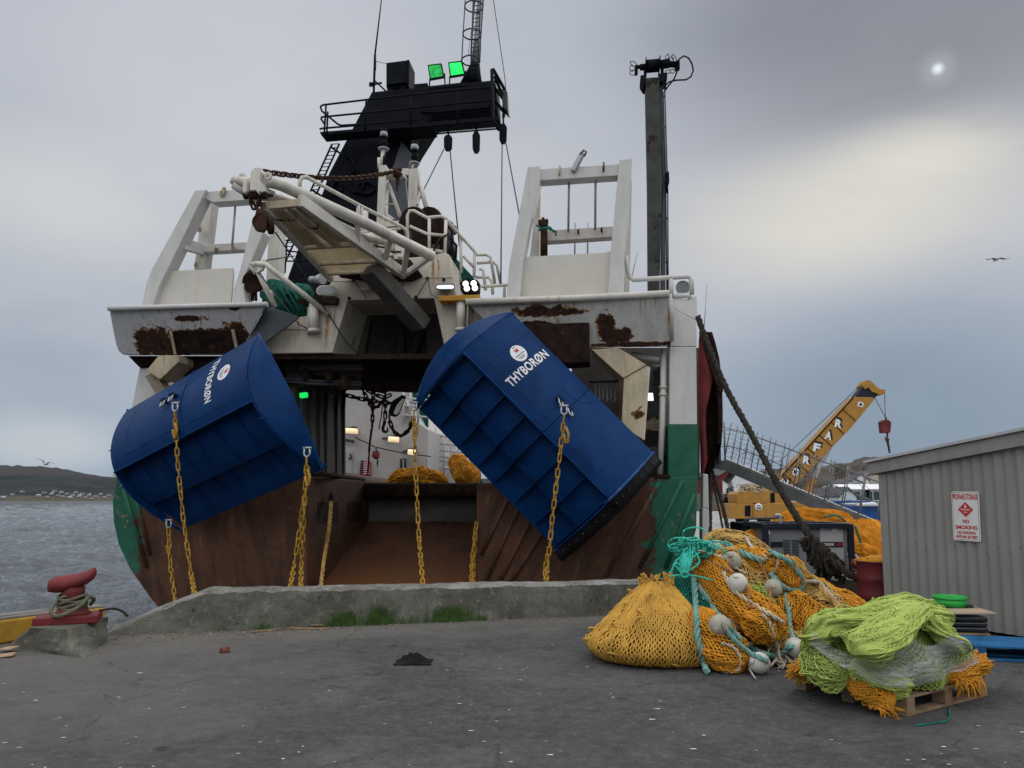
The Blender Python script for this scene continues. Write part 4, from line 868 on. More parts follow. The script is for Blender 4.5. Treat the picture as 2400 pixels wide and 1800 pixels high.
mb.build('hydraulic_hose', M['black'], dc)
swires('hydraulic_pipe', [[(1558, 210, 1.75), (1565, 450, 1.75), (1566, 690, 1.75)], [(1554, 215, 1.75), (1560, 400, 1.75), (1563, 690, 1.75)]], .016, M['darkgrey'], dc, 6)
for x, y in ((1557, 226), (1558, 298), (1562, 512), (1563, 615)): mb = MB(); mb.beam(S(x - 5, y, 1.8), S(x + 3, y, 1.8), .03, .03); mb.build('pipe_clamp', M['black'], dc)
mb = MB(); sprism(mb, [(1560, 404), (1568, 401), (1569, 426), (1563, 430), (1559, 425)], 1.65, .2); mb.path([S(1566, 425, 1.7), S(1562, 432, 1.7), S(1564, 452, 1.7)], .03, 6); mb.build('hose_clamp', M['black'], dc)

# stern boom with walkway, reaching aft over the quay ----------------------
A_, B_ = -3.9, -.05
def bo(f): return B_ + (A_ - B_) * f
mb = MB(); mb.path([S(541, 430, bo(1.0)), S(548, 424, bo(1.0)), S(575, 428, bo(1)), S(636, 427, bo(.94)), S(660, 434, bo(.9)), S(850, 520, bo(.47)), S(1012, 600, bo(.08))], [.03, .075, .085, .095, .095, .10, .105], 14)
boom = mb.build('stern_boom', M['creamtube'], tr)
mb = MB(); mb.path([S(548, 432, bo(1.0)), S(590, 458, bo(.97)), S(640, 462, bo(.86)), S(720, 490, bo(.70)), S(850, 556, bo(.38)), S(900, 566, bo(.25))], .075, 12); mb.path([S(586, 435, bo(1.0)), S(640, 456, bo(.9))], .06, 10); mb.path([S(930, 548, bo(.25)), S(850, 556, bo(.3))], .07, 10); mb.build('boom_tube', M['creamtube'], boom)
wl0, wl1, wr0, wr1 = (621, 483, bo(.93)), (776, 652, bo(0)), (703, 470, bo(.85)), (948, 643, bo(0))
mb = MB(); mb.beam(S(*wl0), S(*wl1), .10, .16); mb.beam(S(*wr0), S(*wr1), .10, .20)
def wl(f): return S(*wl0).lerp(S(*wl1), f)
def wr(f): return S(*wr0).lerp(S(*wr1), f)
mb.build('walkway_frame', M['creamtube'], boom, .01); mb = MB()
for f in (.0, .50, .74, .90): mb.beam(wl(f), wr(min(1, f + .02)), .07, .12)
mb.beam(wl(.03).lerp(wr(.03), .38), wl(.5).lerp(wr(.5), .38), .14, .14); mb.beam(wl(.03).lerp(wr(.03), .62), wl(.5).lerp(wr(.5), .62), .14, .14)
mb.build('walkway_beam', M['rustbeam'], boom, .01)
mb = MB()
for (f0, f1, a, b) in ((.05, .48, .05, .33), (.05, .48, .67, .95), (.52, .72, .04, .96), (.76, .88, .04, .96)):
    n = 26
    for k in range(n + 1):
        u = a + (b - a) * k / n; mb.beam(wl(f0).lerp(wr(f0), u), wl(f1).lerp(wr(f1), u), .012, .03)
    m_ = int((f1 - f0) * 46)
    for k in range(m_ + 1):
        f = f0 + (f1 - f0) * k / m_; mb.beam(wl(f).lerp(wr(f), a), wl(f).lerp(wr(f), b), .012, .028)
mb.build('walkway_grating', M['grating'], boom)
for (x, y, f), (x2, y2, f2) in (((838, 518, .5), (838, 560, .42)), ((840, 512, .5), (836, 575, .42)), ((915, 556, .3), (903, 606, .22)), ((955, 578, .2), (946, 640, .06)), ((1008, 602, .08), (950, 643, .02))): mb = MB(); mb.beam(S(x, y, bo(f)), S(x2, y2, bo(f2)), .10, .10); mb.build('boom_strut', M['creamtube'], boom, .01)
stubes('handrail', [[(702, 442, bo(.80)), (703, 425, bo(.80)), (708, 416, bo(.80)), (718, 415, bo(.78)), (840, 480, bo(.5)), (938, 530, bo(.25)), (951, 538, bo(.22)), (955, 550, bo(.2)), (955, 565, bo(.2))], [(840, 481, bo(.5)), (838, 516, bo(.5))], [(848, 484, bo(.48)), (846, 520, bo(.48))]], .033, M['creamtube'], boom)
mb = MB()
for x, y in ((595, 418),): sprism(mb, [(585, 446), (587, 402), (597, 392), (611, 392), (612, 402), (604, 446)], bo(1.0) - .1, .22)
sprism(mb, [(568, 424), (577, 424), (578, 447), (572, 454), (568, 446)], bo(1) - .12, .25); sprism(mb, [(600, 424), (609, 424), (610, 447), (604, 454), (600, 446)], bo(1) - .12, .25)
for x, y in ((569, 415), (628, 413)): mb.lathe([(.035, -.015), (.07, -.015), (.07, .015), (.035, .015), (.035, -.015)], S(x, y, bo(1)), SF, 12)
mb.build('boom_lug', M['creamtube'], boom, .01)
mb = MB(); mb.path([S(571, 457, bo(1)), S(640, 458, bo(.97))], .03, 8)
for x in (577, 590, 601, 620): mb.lathe([(.02, -.03), (.06, -.03), (.06, .03), (.02, .03), (.02, -.03)], S(x, 458, bo(1)), SR, 10)
mb.build('rusty_pin', M['rust'], boom)
# boom foot machinery and black chute beneath
mb = MB(); sprism(mb, [(840, 606), (960, 606), (985, 640), (960, 652), (850, 650)], -.1, .6); mb.path([S(800, 628, -.15), S(880, 640, -.15)], .2, 12); mb.build('boom_foot', M['rustdark'], tr, .03)
spart('boom_pad', [(842, 636), (864, 636), (864, 680), (848, 681), (842, 676)], -.05, .4, M['cream'], ar, .02)
spart('boom_pad', [(905, 640), (928, 640), (928, 672), (922, 680), (908, 676)], -.05, .4, M['cream'], ar, .02)
mb = MB(); mb.beam(S(866, 630, -.75), S(988, 764, .28), .42, .30); mb.build('net_chute', M['soffit'], tr, .02)
mb = MB(); sprism(mb, [(928, 680), (950, 694), (953, 688), (930, 672)], -.1, .3); mb.build('boom_stop', M['cream'], ar)
for nm, q_, o_, d_, m_ in (('valve_block', [(848, 560), (872, 556), (874, 590), (850, 594)], .3, .3, 'creamtube'), ('valve_block', [(925, 568), (948, 572), (948, 604), (926, 602)], .2, .3, 'white2'), ('winch_guard', [(860, 600), (905, 586), (930, 600), (930, 622), (866, 622)], .0, .4, 'cream'), ('winch_cheek', [(886, 536), (905, 530), (916, 548), (912, 580), (888, 584)], .7, .1, 'rust'), ('motor_box', [(946, 540), (962, 540), (964, 566), (948, 566)], .8, .3, 'darkgrey'), ('motor_box', [(905, 600), (922, 596), (924, 618), (906, 620)], -.02, .2, 'soffit')): spart(nm, q_, o_, d_, M[m_], tr, .02)
swires('hydraulic_line', [[(842, 600, .2), (870, 575, .2), (900, 580, .2), (930, 560, .3)], [(850, 615, .1), (880, 600, .1), (935, 612, .1)], [(870, 548, .4), (884, 560, .3), (880, 590, .2)], [(905, 560, .3), (912, 590, .15), (940, 590, .2)], [(1015, 590, .4), (1030, 560, .5), (1052, 548, .6)]], .022, M['rustdark'], tr, 6)
stubes('guard_rail', [[(846, 545, .5), (880, 540, .5), (940, 536, .6)], [(846, 545, .5), (846, 600, .4)], [(894, 538, .5), (894, 600, .3)]], .025, M['creamtube'], tr, 6)

mb = MB(); sprism(mb, [(885, 560), (902, 548), (918, 560), (918, 606), (885, 606)], .35, .3); mb.path([S(880, 560, .4), S(930, 590, .4)], .06, 10); mb.path([S(868, 540, .6), S(868, 600, .6)], .07, 10); mb.path([S(853, 496, .6), S(853, 560, .6)], .09, 10); mb.build('boom_cylinder', M['creamtube'], tr)

# goal post with the navigation lights --------------------------------------
gp = spart('light_gantry', [(882, 524), (888, 388), (905, 386), (900, 524)], 1.6, .28, M['white2'], tr, .01)
spart('gantry_post', [(955, 518), (958, 396), (979, 393), (975, 516)], 1.6, .28, M['white2'], gp, .01)
spart('gantry_beam', [(903, 397), (958, 394), (958, 410), (950, 410), (957, 424), (940, 409), (903, 412)], 1.62, .24, M['white2'], gp, .01)
spart('gantry_base', [(880, 522), (976, 512), (972, 526), (880, 534)], 1.5, .6, M['white2'], gp, .01)
mb = MB(); mb.path([S(979, 412, 1.7), S(1010, 524, 1.9)], .06, 10); mb.path([S(910, 430, 1.8), S(938, 506, 1.8)], .045, 8); mb.path([S(900, 478, 1.8), S(930, 478, 1.8), S(932, 506, 1.8)], .012, 6); mb.path([S(935, 488, 1.6), S(940, 506, 1.6)], .012, 6); mb.build('gantry_brace', M['creamtube'], gp)
spart('gantry_gusset', [(900, 476), (908, 500), (925, 512), (900, 518)], 1.65, .05, M['white2'], gp, .0)
for (x, y0, y1) in ((899, 303, 350), (971, 332, 384)):
    mb = MB(); hh = S(x, y0, 1.7).z - S(x, y1, 1.7).z; c = S(x, y1, 1.7)
    prof = [(.11, 0), (.12, .02), (.06, .05), (.06, .08), (.09, .10), (.09, .16), (.075, .17), (.075, .24), (.105, .25), (.10, .28), (.07, .29), (.075, .38), (.09, .40), (.085, hh)]
    mb.lathe([(r * .92, z * hh / .46 if i < 13 else hh) for i, (r, z) in enumerate(prof)], c, Z, 14); mb.path([c, c - Z * .4], .05, 8); nl = mb.build('navigation_light', M['black'], gp)
    mb = MB(); mb.lathe([(.12, 0), (.13, .025), (.05, .05), (.045, -.3)][::-1], c - Z * .01, Z, 14); mb.build('lamp_socket', M['galv'], nl)
    mb = MB(); mb.lathe([(.083, hh * .58), (.088, hh * .72), (.083, hh * .84)], c, Z, 14); mb.build('light_lens', M['lens'], nl)
stubes('pole', [[(899, 350, 1.7), (895, 392, 1.7)], [(971, 384, 1.7), (968, 398, 1.7)]], .055, M['white2'], gp, 10)
mb = MB(); mb.path([S(888, 370, 1.65), S(888, 395, 1.65)], .035, 8); mb.build('junction_pipe', M['white2'], gp)

# railing right of the boom
stubes('stair_rail', [[(955, 563, .5), (955, 505, .5), (960, 494, .5), (970, 494, .5), (1000, 510, .6), (1035, 507, .6), (1046, 512, .6), (1050, 520, .7), (1115, 592, 1.2), (1118, 597, 1.2), (1140, 597, 1.3)], [(1006, 512, .6), (1006, 585, .6)], [(1045, 516, .6), (1043, 598, .6)], [(960, 530, .5), (1000, 548, .6), (1044, 552, .6)], [(968, 586, .5), (1006, 585, .6), (1038, 590, .6)], [(1080, 552, 1), (1081, 640, 1)], [(1113, 594, 1.2), (1111, 650, 1.2)], [(1086, 600, 1.1), (1112, 628, 1.2)], [(1140, 597, 1.3), (1150, 603, 1.3), (1160, 665, 1.4)], [(1118, 617, 1.3), (1155, 614, 1.4), (1165, 622, 1.4), (1174, 668, 1.5)], [(1124, 630, 1.3), (1133, 634, 1.3), (1138, 680, 1.3)], [(1115, 650, 1.3), (1145, 650, 1.3), (1153, 660, 1.3), (1155, 690, 1.3)], [(1128, 672, .6), (1190, 668, .6)], [(1183, 670, .7), (1182, 700, .7)]], .034, M['creamtube'], tr)
# net drum and winch
dr = MB(); dr.path([S(985, 550, 1.3), S(1025, 548, 1.5)], .42, 20); dr.build('net_drum', M['rust'], tr)
dr = MB(); c = S(1003, 550, 1.4)
for x in (968, 1004): dr.path([S(x, 550, 1.25 + (x - 968) * .004), S(x + 6, 550, 1.3 + (x - 968) * .004)], .60, 24)
dr.build('drum_flange', M['rustdark'], tr)
mb = MB()
for i in range(26): mb.sphere(S(1035 + random.uniform(-22, 25), 560 + random.uniform(-32, 40), random.uniform(1.2, 1.8)), random.uniform(.08, .2), 8, 6, lump=.4)
mb.build('winch_motor', M['darkgrey'], tr)
swires('motor_hose', [[(1050, 530, 1), (1060, 545, 1), (1058, 575, 1), (1064, 600, 1), (1060, 620, 1)], [(1056, 560, 1), (1070, 575, 1), (1068, 610, 1)], [(1062, 600, 1), (1068, 640, 1), (1078, 668, 1)], [(1096, 650, 1), (1105, 670, 1), (1118, 690, 1)]], .025, M['black'], tr)
spart('winch_cover', [(1052, 600), (1064, 600), (1110, 650), (1118, 690), (1075, 690), (1060, 640)], 1.4, .6, M['greennet'], tr, .02)
# floodlights on the stern
def flood(pix, off, body, lens, parent, inset=3):
    mb = MB(); cx = sum(p[0] for p in pix) / len(pix); cy = sum(p[1] for p in pix) / len(pix)
    front = spoly(pix, off); back = [S(cx + (x - cx) * .7, cy + (y - cy) * .7, off + .25) for x, y in pix]; n = len(pix)
    mb.add(front + back, [tuple(range(n))[::-1], tuple(range(n, 2 * n))] + [(i, (i + 1) % n, n + (i + 1) % n, n + i) for i in range(n)])
    o = mb.build('floodlight', body, parent)
    w = max(p[0] for p in pix) - min(p[0] for p in pix); h = max(p[1] for p in pix) - min(p[1] for p in pix)
    mb = MB(); sprism(mb, [(cx + (x - cx) * (1 - 2 * inset / w), cy + (y - cy) * (1 - 2 * inset / h)) for x, y in pix], off - .012, .01); mb.build('lamp_glass', lens, o)
    return o
flood([(742, 676), (750, 669), (782, 668), (788, 676), (789, 688), (782, 693), (746, 691), (741, 684)], .0, M['cream'], M['lens'], tr)
mb = MB(); sprism(mb, [(697, 700), (790, 696), (788, 712), (697, 708)], .02, .35); mb.build('lamp_shelf', M['rustdark'], tr)
mb = MB(); mb.path([S(736, 712, .05), S(736, 778, .05)], .10, 14); mb.path([S(736, 772, .05), S(736, 780, .05)], .13, 14); mb.path([S(723, 720, .1), S(722, 785, .1)], .02, 6); mb.build('lamp_pedestal', M['creamtube'], tr)
flood([(1020, 670), (1026, 666), (1060, 665), (1066, 669), (1066, 676), (1060, 679), (1028, 679), (1021, 676)], -.1, M['black'], M['lamp_cool'], tr, 2.2)
mb = MB(); sprism(mb, [(1079, 662), (1083, 656), (1118, 655), (1123, 662), (1122, 682), (1116, 688), (1086, 688), (1079, 680)], -.1, .2); qf = mb.build('floodlight', M['black'], tr, .01)
for x, y in ((1091, 665), (1110, 664), (1094, 676), (1113, 675)): mb = MB(); mb.lathe([(.0, -.02), (.05, -.018), (.060, 0), (.060, .02)], S(x, y, -.11), SF, 16); mb.build('lamp_glass', M['lamp_white'], qf)
spart('lamp_bracket', [(1028, 693), (1123, 690), (1123, 703), (1028, 705)], -.15, .3, M['yellowpaint'], tr, .01)
mb = MB(); mb.path([S(1080, 704, -.02), S(1080, 774, -.02)], .09, 14); mb.path([S(1080, 770, -.02), S(1080, 776, -.02)], .12, 14); mb.path([S(1097, 700, 0), S(1095, 786, 0)], .02, 6); mb.build('lamp_pedestal', M['creamtube'], tr)
mb = MB(); mb.path([S(735, 655, .3), S(757, 653, .2)], [.05, .12], 14); mb.path([S(728, 655, .35), S(738, 655, .3)], .07, 12); mb.build('loudhailer', M['galv'], tr)
# small davit on the left box
stubes('davit', [[(588, 620, -.2), (602, 618, -.3), (625, 621, -.3), (632, 628, -.3), (770, 736, .05)], [(602, 632, -.2), (645, 720, .0)], [(580, 655, .3), (640, 690, .1)], [(588, 620, -.2), (600, 640, -.2)]], .055, M['creamtube'], tr)
mb = MB(); sprism(mb, [(600, 640), (612, 612), (620, 606), (624, 610), (614, 632)], -.3, .08); mb.build('davit_head', M['creamtube'], tr)
mb = MB(); mb.path([S(594, 656, .1), S(594, 662, -.05)], .22, 16); mb.path([S(592, 645, .1), S(592, 705, .1)], .035, 6); mb.path([S(598, 645, .1), S(600, 705, .1)], .03, 6); mb.sphere(S(593, 660, .02), .2, 12, 8, (1, .5, 1.3)); mb.build('davit_block', M['rustdark'], tr)
swires('davit_line', [[(607, 640, -.3), (700, 760, .0), (780, 800, .3)], [(625, 610, -.3), (690, 600, .8)], [(646, 545, bo(.9)), (700, 625, -.3), (810, 800, .2), (930, 918, 1.3)]], .013, M['cable'], tr, 5)
stubes('upper_rail', [[(640, 560, 2.5), (740, 570, 2.5)], [(655, 586, 2.5), (745, 596, 2.5)], [(650, 612, 2.5), (750, 612, 2.5)], [(672, 575, 2.5), (668, 640, 2.5)], [(712, 600, 2.5), (708, 650, 2.5)]], .02, M['black'], tr)
# ------------------------------------------------------------------ black gantry mast (further forward on the trawler)
MO = 6.0
gm = spart('gantry_mast', [(871, 215), (1160, 187), (1164, 258), (1012, 272), (972, 335), (945, 385), (925, 540), (880, 720), (640, 720), (660, 690), (700, 577), (756, 450), (771, 405)], MO, 1.0, M['black'], tr, .03)
spart('mast_lit_side', [(941, 330), (966, 362), (950, 420), (960, 516), (905, 516), (917, 405)], MO - .12, .1, M['darkgrey'], gm, 0)  # lit side face of the black mast, put in as a greyer plate
spart('lower_arm_plate', [(985, 262), (1005, 240), (1148, 228), (1148, 252), (1015, 264)], MO - .05, .04, M['black'], gm, .01)
mb = MB()
for x, y, rx, ry in ((790, 440, 10, 16), (835, 425, 18, 26), (858, 440, 20, 14)): mb.path(loop((x, y), rx, ry, 0, 360, 0, MO - .06, 20), .05, 8)
mb.path([S(823, 372, MO - .1), S(840, 410, MO - .1)], .04, 6); mb.build('porthole_ring', M['black'], gm)
# platforms and rails
mb = MB(); sprism(mb, [(749, 309), (890, 297), (890, 304), (752, 316)], MO - .7, .45); sprism(mb, [(890, 297), (1012, 288), (1012, 295), (890, 304)], MO - .7, .7); mb.beam(S(1012, 291, MO - .68), S(1171, 278, MO - .68), .05, .12); mb.beam(S(1012, 291, MO - .1), S(1171, 278, MO - .1), .05, .12)
pf = mb.build('mast_platform', M['black'], gm, .01)
mb = MB()
for k in range(40):
    x = 1016 + k * 3.8; a_ = S(x, 291 - k * .32, MO - .68); mb.beam(a_, a_ + SF * .6, .02, .02)
for k in range(5): mb.beam(S(1012, 291, MO - .68) + SF * (k * .14), S(1171, 278, MO - .68) + SF * (k * .14), .03, .03)
mb.build('platform_grating', M['black'], gm)
RO = MO - .7
stubes('mast_railing', [[(751, 250, RO), (757, 246, RO), (865, 233, RO), (1060, 212, RO), (1150, 205, RO)], [(751, 250, RO), (754, 260, RO), (792, 291, RO), (800, 294, RO), (835, 292, RO), (980, 281, RO)], [(752, 276, RO), (757, 274, RO), (860, 264, RO), (1150, 235, RO)], [(749, 303, RO), (755, 301, RO), (860, 292, RO)], [(764, 247, RO), (760, 312, RO)], [(768, 262, RO), (766, 312, RO)], [(858, 236, RO), (855, 305, RO)], [(964, 224, RO), (962, 292, RO)], [(1075, 214, RO), (1073, 290, RO)], [(752, 278, RO), (760, 290, RO)]], .028, M['black'], gm, 7)
stubes('end_frame', [[(1153, 163, RO), (1155, 280, RO), (1170, 305, RO)], [(1156, 163, RO), (1183, 210, MO + .6), (1180, 275, MO + .6)], [(1160, 180, RO + .2), (1178, 225, MO + .3)], [(1155, 230, RO), (1181, 262, MO + .5)], [(1155, 200, RO), (1180, 232, MO + .5)]], .05, M['black'], gm, 8)
spart('end_box', [(1174, 206), (1189, 214), (1191, 262), (1178, 250)], MO + .2, .4, M['darkgrey'], gm, .02)
# ladder up the leg
mb = MB(); a0, a1 = S(778, 338, RO), S(640, 640, RO + .3)
for d in (0, .22): mb.path([a0 + SR * d, a1 + SR * d], .028, 7)
n = 34
for k in range(n): p = a0.lerp(a1, k / n); mb.path([p, p + SR * .22], .014, 5)
for f in (.02, .35): mb.path([a0.lerp(a1, f), a0.lerp(a1, f) + SF * .9 + SR * .6 - Z * .25], .03, 6)
mb.build('mast_ladder', M['black'], gm)
# lights and boxes on top
mb = MB(); sprism(mb, [(905, 147), (950, 141), (952, 193), (905, 199)], MO + .1, .5); sprism(mb, [(950, 141), (959, 139), (958, 204), (952, 193)], MO + .15, .7); rb = mb.build('radar_cabinet', M['black'], gm, .02)
mb = MB(); sprism(mb, [(905, 200), (952, 194), (948, 212), (935, 204), (922, 206), (918, 214), (908, 214)], MO + .2, .3); mb.build('cabinet_foot', M['black'], rb)
spart('roof_vent', [(968, 197), (1002, 194), (1002, 202), (972, 207)], MO + .2, .6, M['black'], gm, .01)
for (pts, lens) in (([(1002, 152), (1034, 148), (1041, 184), (1008, 190)], 'lamp_green_dim'), ([(1050, 146), (1082, 142), (1090, 178), (1055, 184)], 'lamp_green')):
    mb = MB(); n = 4; front = spoly(pts, MO); cx = sum(p[0] for p in pts) / 4; cy = sum(p[1] for p in pts) / 4; back = [S(cx + 5 + (x - cx) * .8, cy + (y - cy) * .8, MO + .3) for x, y in pts]
    mb.add(front + back, [(3, 2, 1, 0), (4, 5, 6, 7)] + [(i, (i + 1) % 4, 4 + (i + 1) % 4, 4 + i) for i in range(4)]); fo = mb.build('floodlight', M['black'], gm)
    mb = MB(); sprism(mb, [(cx + (x - cx) * .86, cy - 2 + (y - cy) * .74) for x, y in pts], MO - .02, .015); mb.build('lamp_glass', M[lens], fo)
    mb = MB(); mb.path([S(pts[3][0] - 1, pts[3][1] - 5, MO + .1), S(pts[3][0] - 1, 202, MO + .1)], .02, 5); mb.path([S(pts[2][0] + 1, pts[2][1] - 12, MO + .1), S(pts[2][0] + 2, 198, MO + .1)], .02, 5); mb.build('lamp_yoke', M['black'], fo)
spart('lamp_ledge', [(1004, 202), (1093, 192), (1093, 200), (1004, 208)], MO - .02, .5, M['black'], gm, 0)
# pole mast with caged ladder
mb = MB(); mb.path([S(1113, 155, MO + .5), S(1120, 90, MO + .5), S(1127, 0, MO + .5), S(1134, -140, MO + .5)], [.125, .12, .115, .10], 16); pole = mb.build('pole_mast', M['galv'], gm)
mb = MB(); mb.path([S(1105, 200, MO + .5), S(1110, 172, MO + .5), S(1114, 150, MO + .5)], [.34, .22, .14], 16); mb.build('mast_foot', M['black'], pole)
mb = MB()
c0, c1 = V(S(1106, 190, MO + .3)), V(S(1118, -140, MO + .3))
for d in (0, .22): mb.path([c0 + SR * (d - .05), c1 + SR * (d - .05)], .02, 6)
for k in range(34): p = c0.lerp(c1, k / 34); mb.path([p - SR * .05, p + SR * .17], .012, 5)
mb.build('ladder', M['darkgrey'], pole)
mb = MB(); hoops = [S(1105, 142, MO + .1), S(1108, 80, MO + .1), S(1112, 15, MO + .1), S(1116, -50, MO + .1), S(1119, -115, MO + .1)]
hp = []
for c in hoops:
    pts = [c + SR * (-.02 + .27 * math.cos(R(a))) - SF * (.0 + .27 * math.sin(R(a))) for a in range(0, 360, 20)]; hp.append(pts)
    mb.path(pts, .022, 6, closed=True)
for k in (0, 4, 9, 13): mb.path([h[k] for h in hp], .018, 6)
mb.build('ladder_cage', M['darkgrey'], pole)
# whip aerial, stays
mb = MB(); mb.path([S(876, 216, MO + .2), S(879, 128, MO + .2)], .035, 8); mb.path([S(879, 128, MO + .2), S(894, 0, MO + .2), S(900, -60, MO + .2)], [.028, .016, .012], 7); mb.path([S(879, 190, MO + .2), S(905, 214, MO + .2)], .025, 6); mb.beam(S(866, 200, MO + .2), S(895, 194, MO + .2), .03, .05); mb.box(S(870, 198, MO + .2), (.12, .05, .12)); mb.box(S(879, 152, MO + .1), (.06, .08, .3)); mb.path([S(882, 144, MO + .2), S(895, 147, MO + .2), S(906, 149, MO + .2)], .008, 5); mb.build('radio_aerial', M['black'], gm)
mb = MB(); mb.path([S(1185, 206, MO + .5), S(1183, 180, MO + .5), S(1155, -10, MO + .6), S(1145, -90, MO + .7)], .012, 5); mb.path([S(1097, 130, MO + .2), S(1117, -20, MO + .4)], .007, 5); mb.build('mast_stay', M['cable'], gm)
# hanging blocks
for (x, y0, y1, w, lab) in ((1050, 316, 354, 10, 0), (1116, 308, 359, 9, 1), (1179, 290, 337, 9, 2)):
    mb = MB(); o = RO + .2 if lab < 2 else RO + .5
    h = y1 - y0; mb.path([S(x, y0 - 26, o), S(x + 1, y0 + 6, o)], .03, 6)
    for s in (-.055, .055):
        q0 = [(x - w, y0 + h * .18), (x - w * .5, y0), (x + w * .5, y0), (x + w, y0 + h * .18), (x + w * .9, y0 + h * .85), (x + w * .4, y1), (x - w * .5, y1), (x - w * .95, y0 + h * .8)]
        mb.prism(spoly(q0, o + s - .02), SF * .04)
    bk = mb.build('rope_block', M['black'], gm); mb = MB(); mb.path([S(x, y0 + h * .52, o - .05), S(x, y0 + h * .52, o + .05)], w * .011 * .9, 14); mb.build('sheave', M['rustdark'], bk)
swires('hoist_wire', [[(1040, 350, RO + .2), (992, 447, 3), (977, 482, 1.6)], [(1055, 352, RO + .2), (1064, 447, 3), (1077, 577, 1.2)], [(1177, 336, RO + .5), (1174, 668, 1.2)], [(1186, 336, RO + .5), (1217, 502, 2), (1225, 560, 1.4)]], .017, M['cable'], gm, 5)
# green net bundle stowed beside the arch: rests on the gallery
def lumpy(mb, c, r, sc, seed, n=24, m=14, lump=.25, ls=2.2, mi=0): mb.sphere(c, r, n, m, sc, mi, lump, ls)
mb = MB(); lumpy(mb, S(672, 715, .9), .48, (1.1, .9, .9), 1); lumpy(mb, S(655, 690, 1.1), .40, (1, .9, .8), 2); lumpy(mb, S(700, 690, 1.2), .35, (1, .8, .7), 3)
for k in range(8): mb.path([S(650 + k * 6, 672 + (k % 3) * 6, .55), S(665 + k * 7, 690 + (k % 2) * 14, .42), S(690 + k * 5, 735, .5)], .03, 6)
tag(mb.build('stowed_net', M['greennet']), 'dark green net bundle stowed beside the left floodlight', 'net')
mb = MB(); lumpy(mb, S(1116, 745, .6), .16, (1, 1, 1.2), 5)
for k in range(10): mb.path([S(1104 + k * 2, 715 + k, .4), S(1112 + k * 2, 735 + (k * 7) % 9, .3), S(1120 + k * 2, 755 - (k * 5) % 9, .4)], .014, 5)
tag(mb.build('rope_bundle', M['greennet']), 'small green rope bundle stuffed behind the right lamp pedestal', 'rope')
# ================================================================== TRAWL DOORS, CHAINS, HANGING GEAR
def chain_mesh(mb, pts, pitch=.115, wid=.075, r=.0125, tw=0.0, nseg=14, n=5, mi=0, jit=1.0):
    pts = [V(p) for p in pts]; L = [0]
    for a, b in zip(pts, pts[1:]): L.append(L[-1] + (b - a).length)
    def pos(s):
        for i in range(len(pts) - 1):
            if s <= L[i + 1] or i == len(pts) - 2: return pts[i].lerp(pts[i + 1], (s - L[i]) / max(1e-6, L[i + 1] - L[i]))
    m = max(1, int(L[-1] / pitch))
    for k in range(m):
        a, b = pos(k * pitch), pos(min(L[-1], (k + 1) * pitch)); c = (a + b) / 2; t = (b - a)
        if t.length < 1e-5: continue
        t.normalize(); x, y = frame(t); ang = (math.pi / 2 if k % 2 else 0) + tw + jit * (.45 * math.sin(k * 1.7) + .3 * math.sin(k * .37)); s = x * math.cos(ang) + y * math.sin(ang)
        hl = pitch / 2 + r * 1.0; hw = wid / 2 - r; ring = []
        for j in range(nseg):
            th = 2 * math.pi * j / nseg; ct, st = math.cos(th), math.sin(th)
            ring.append(c + s * (hw * max(-1, min(1, st * 1.25))) + t * ((hl - hw) * max(-1, min(1, ct * 1.6)) + hw * ct))
        mb.path(ring, r, n, closed=True, mi=mi)
def chain(name, pts, mat_, label, pitch=.115, wid=.075, r=.0125, group=None, tw=0.0, cat='chain', extra=None, jit=1.0):
    mb = MB(); chain_mesh(mb, pts, pitch, wid, r, tw, jit=jit)
    if extra: extra(mb)
    return tag(mb.build(name, mat_), label, cat, group)
def shackle_mb(mb, top, down, side, s=.09, r=.016):
    down = V(down).normalized(); side = V(side).normalized(); top = V(top); pts = []
    for k in range(13):
        a = math.pi * k / 12; pts.append(top + side * (math.cos(a) * s * .5) + down * (s * .9 + math.sin(a) * s * .55))
    mb.path([top + side * s * .42] + pts + [top - side * s * .42], r, 7); mb.path([top + side * s * .75, top - side * s * .75], r * 1.15, 7)

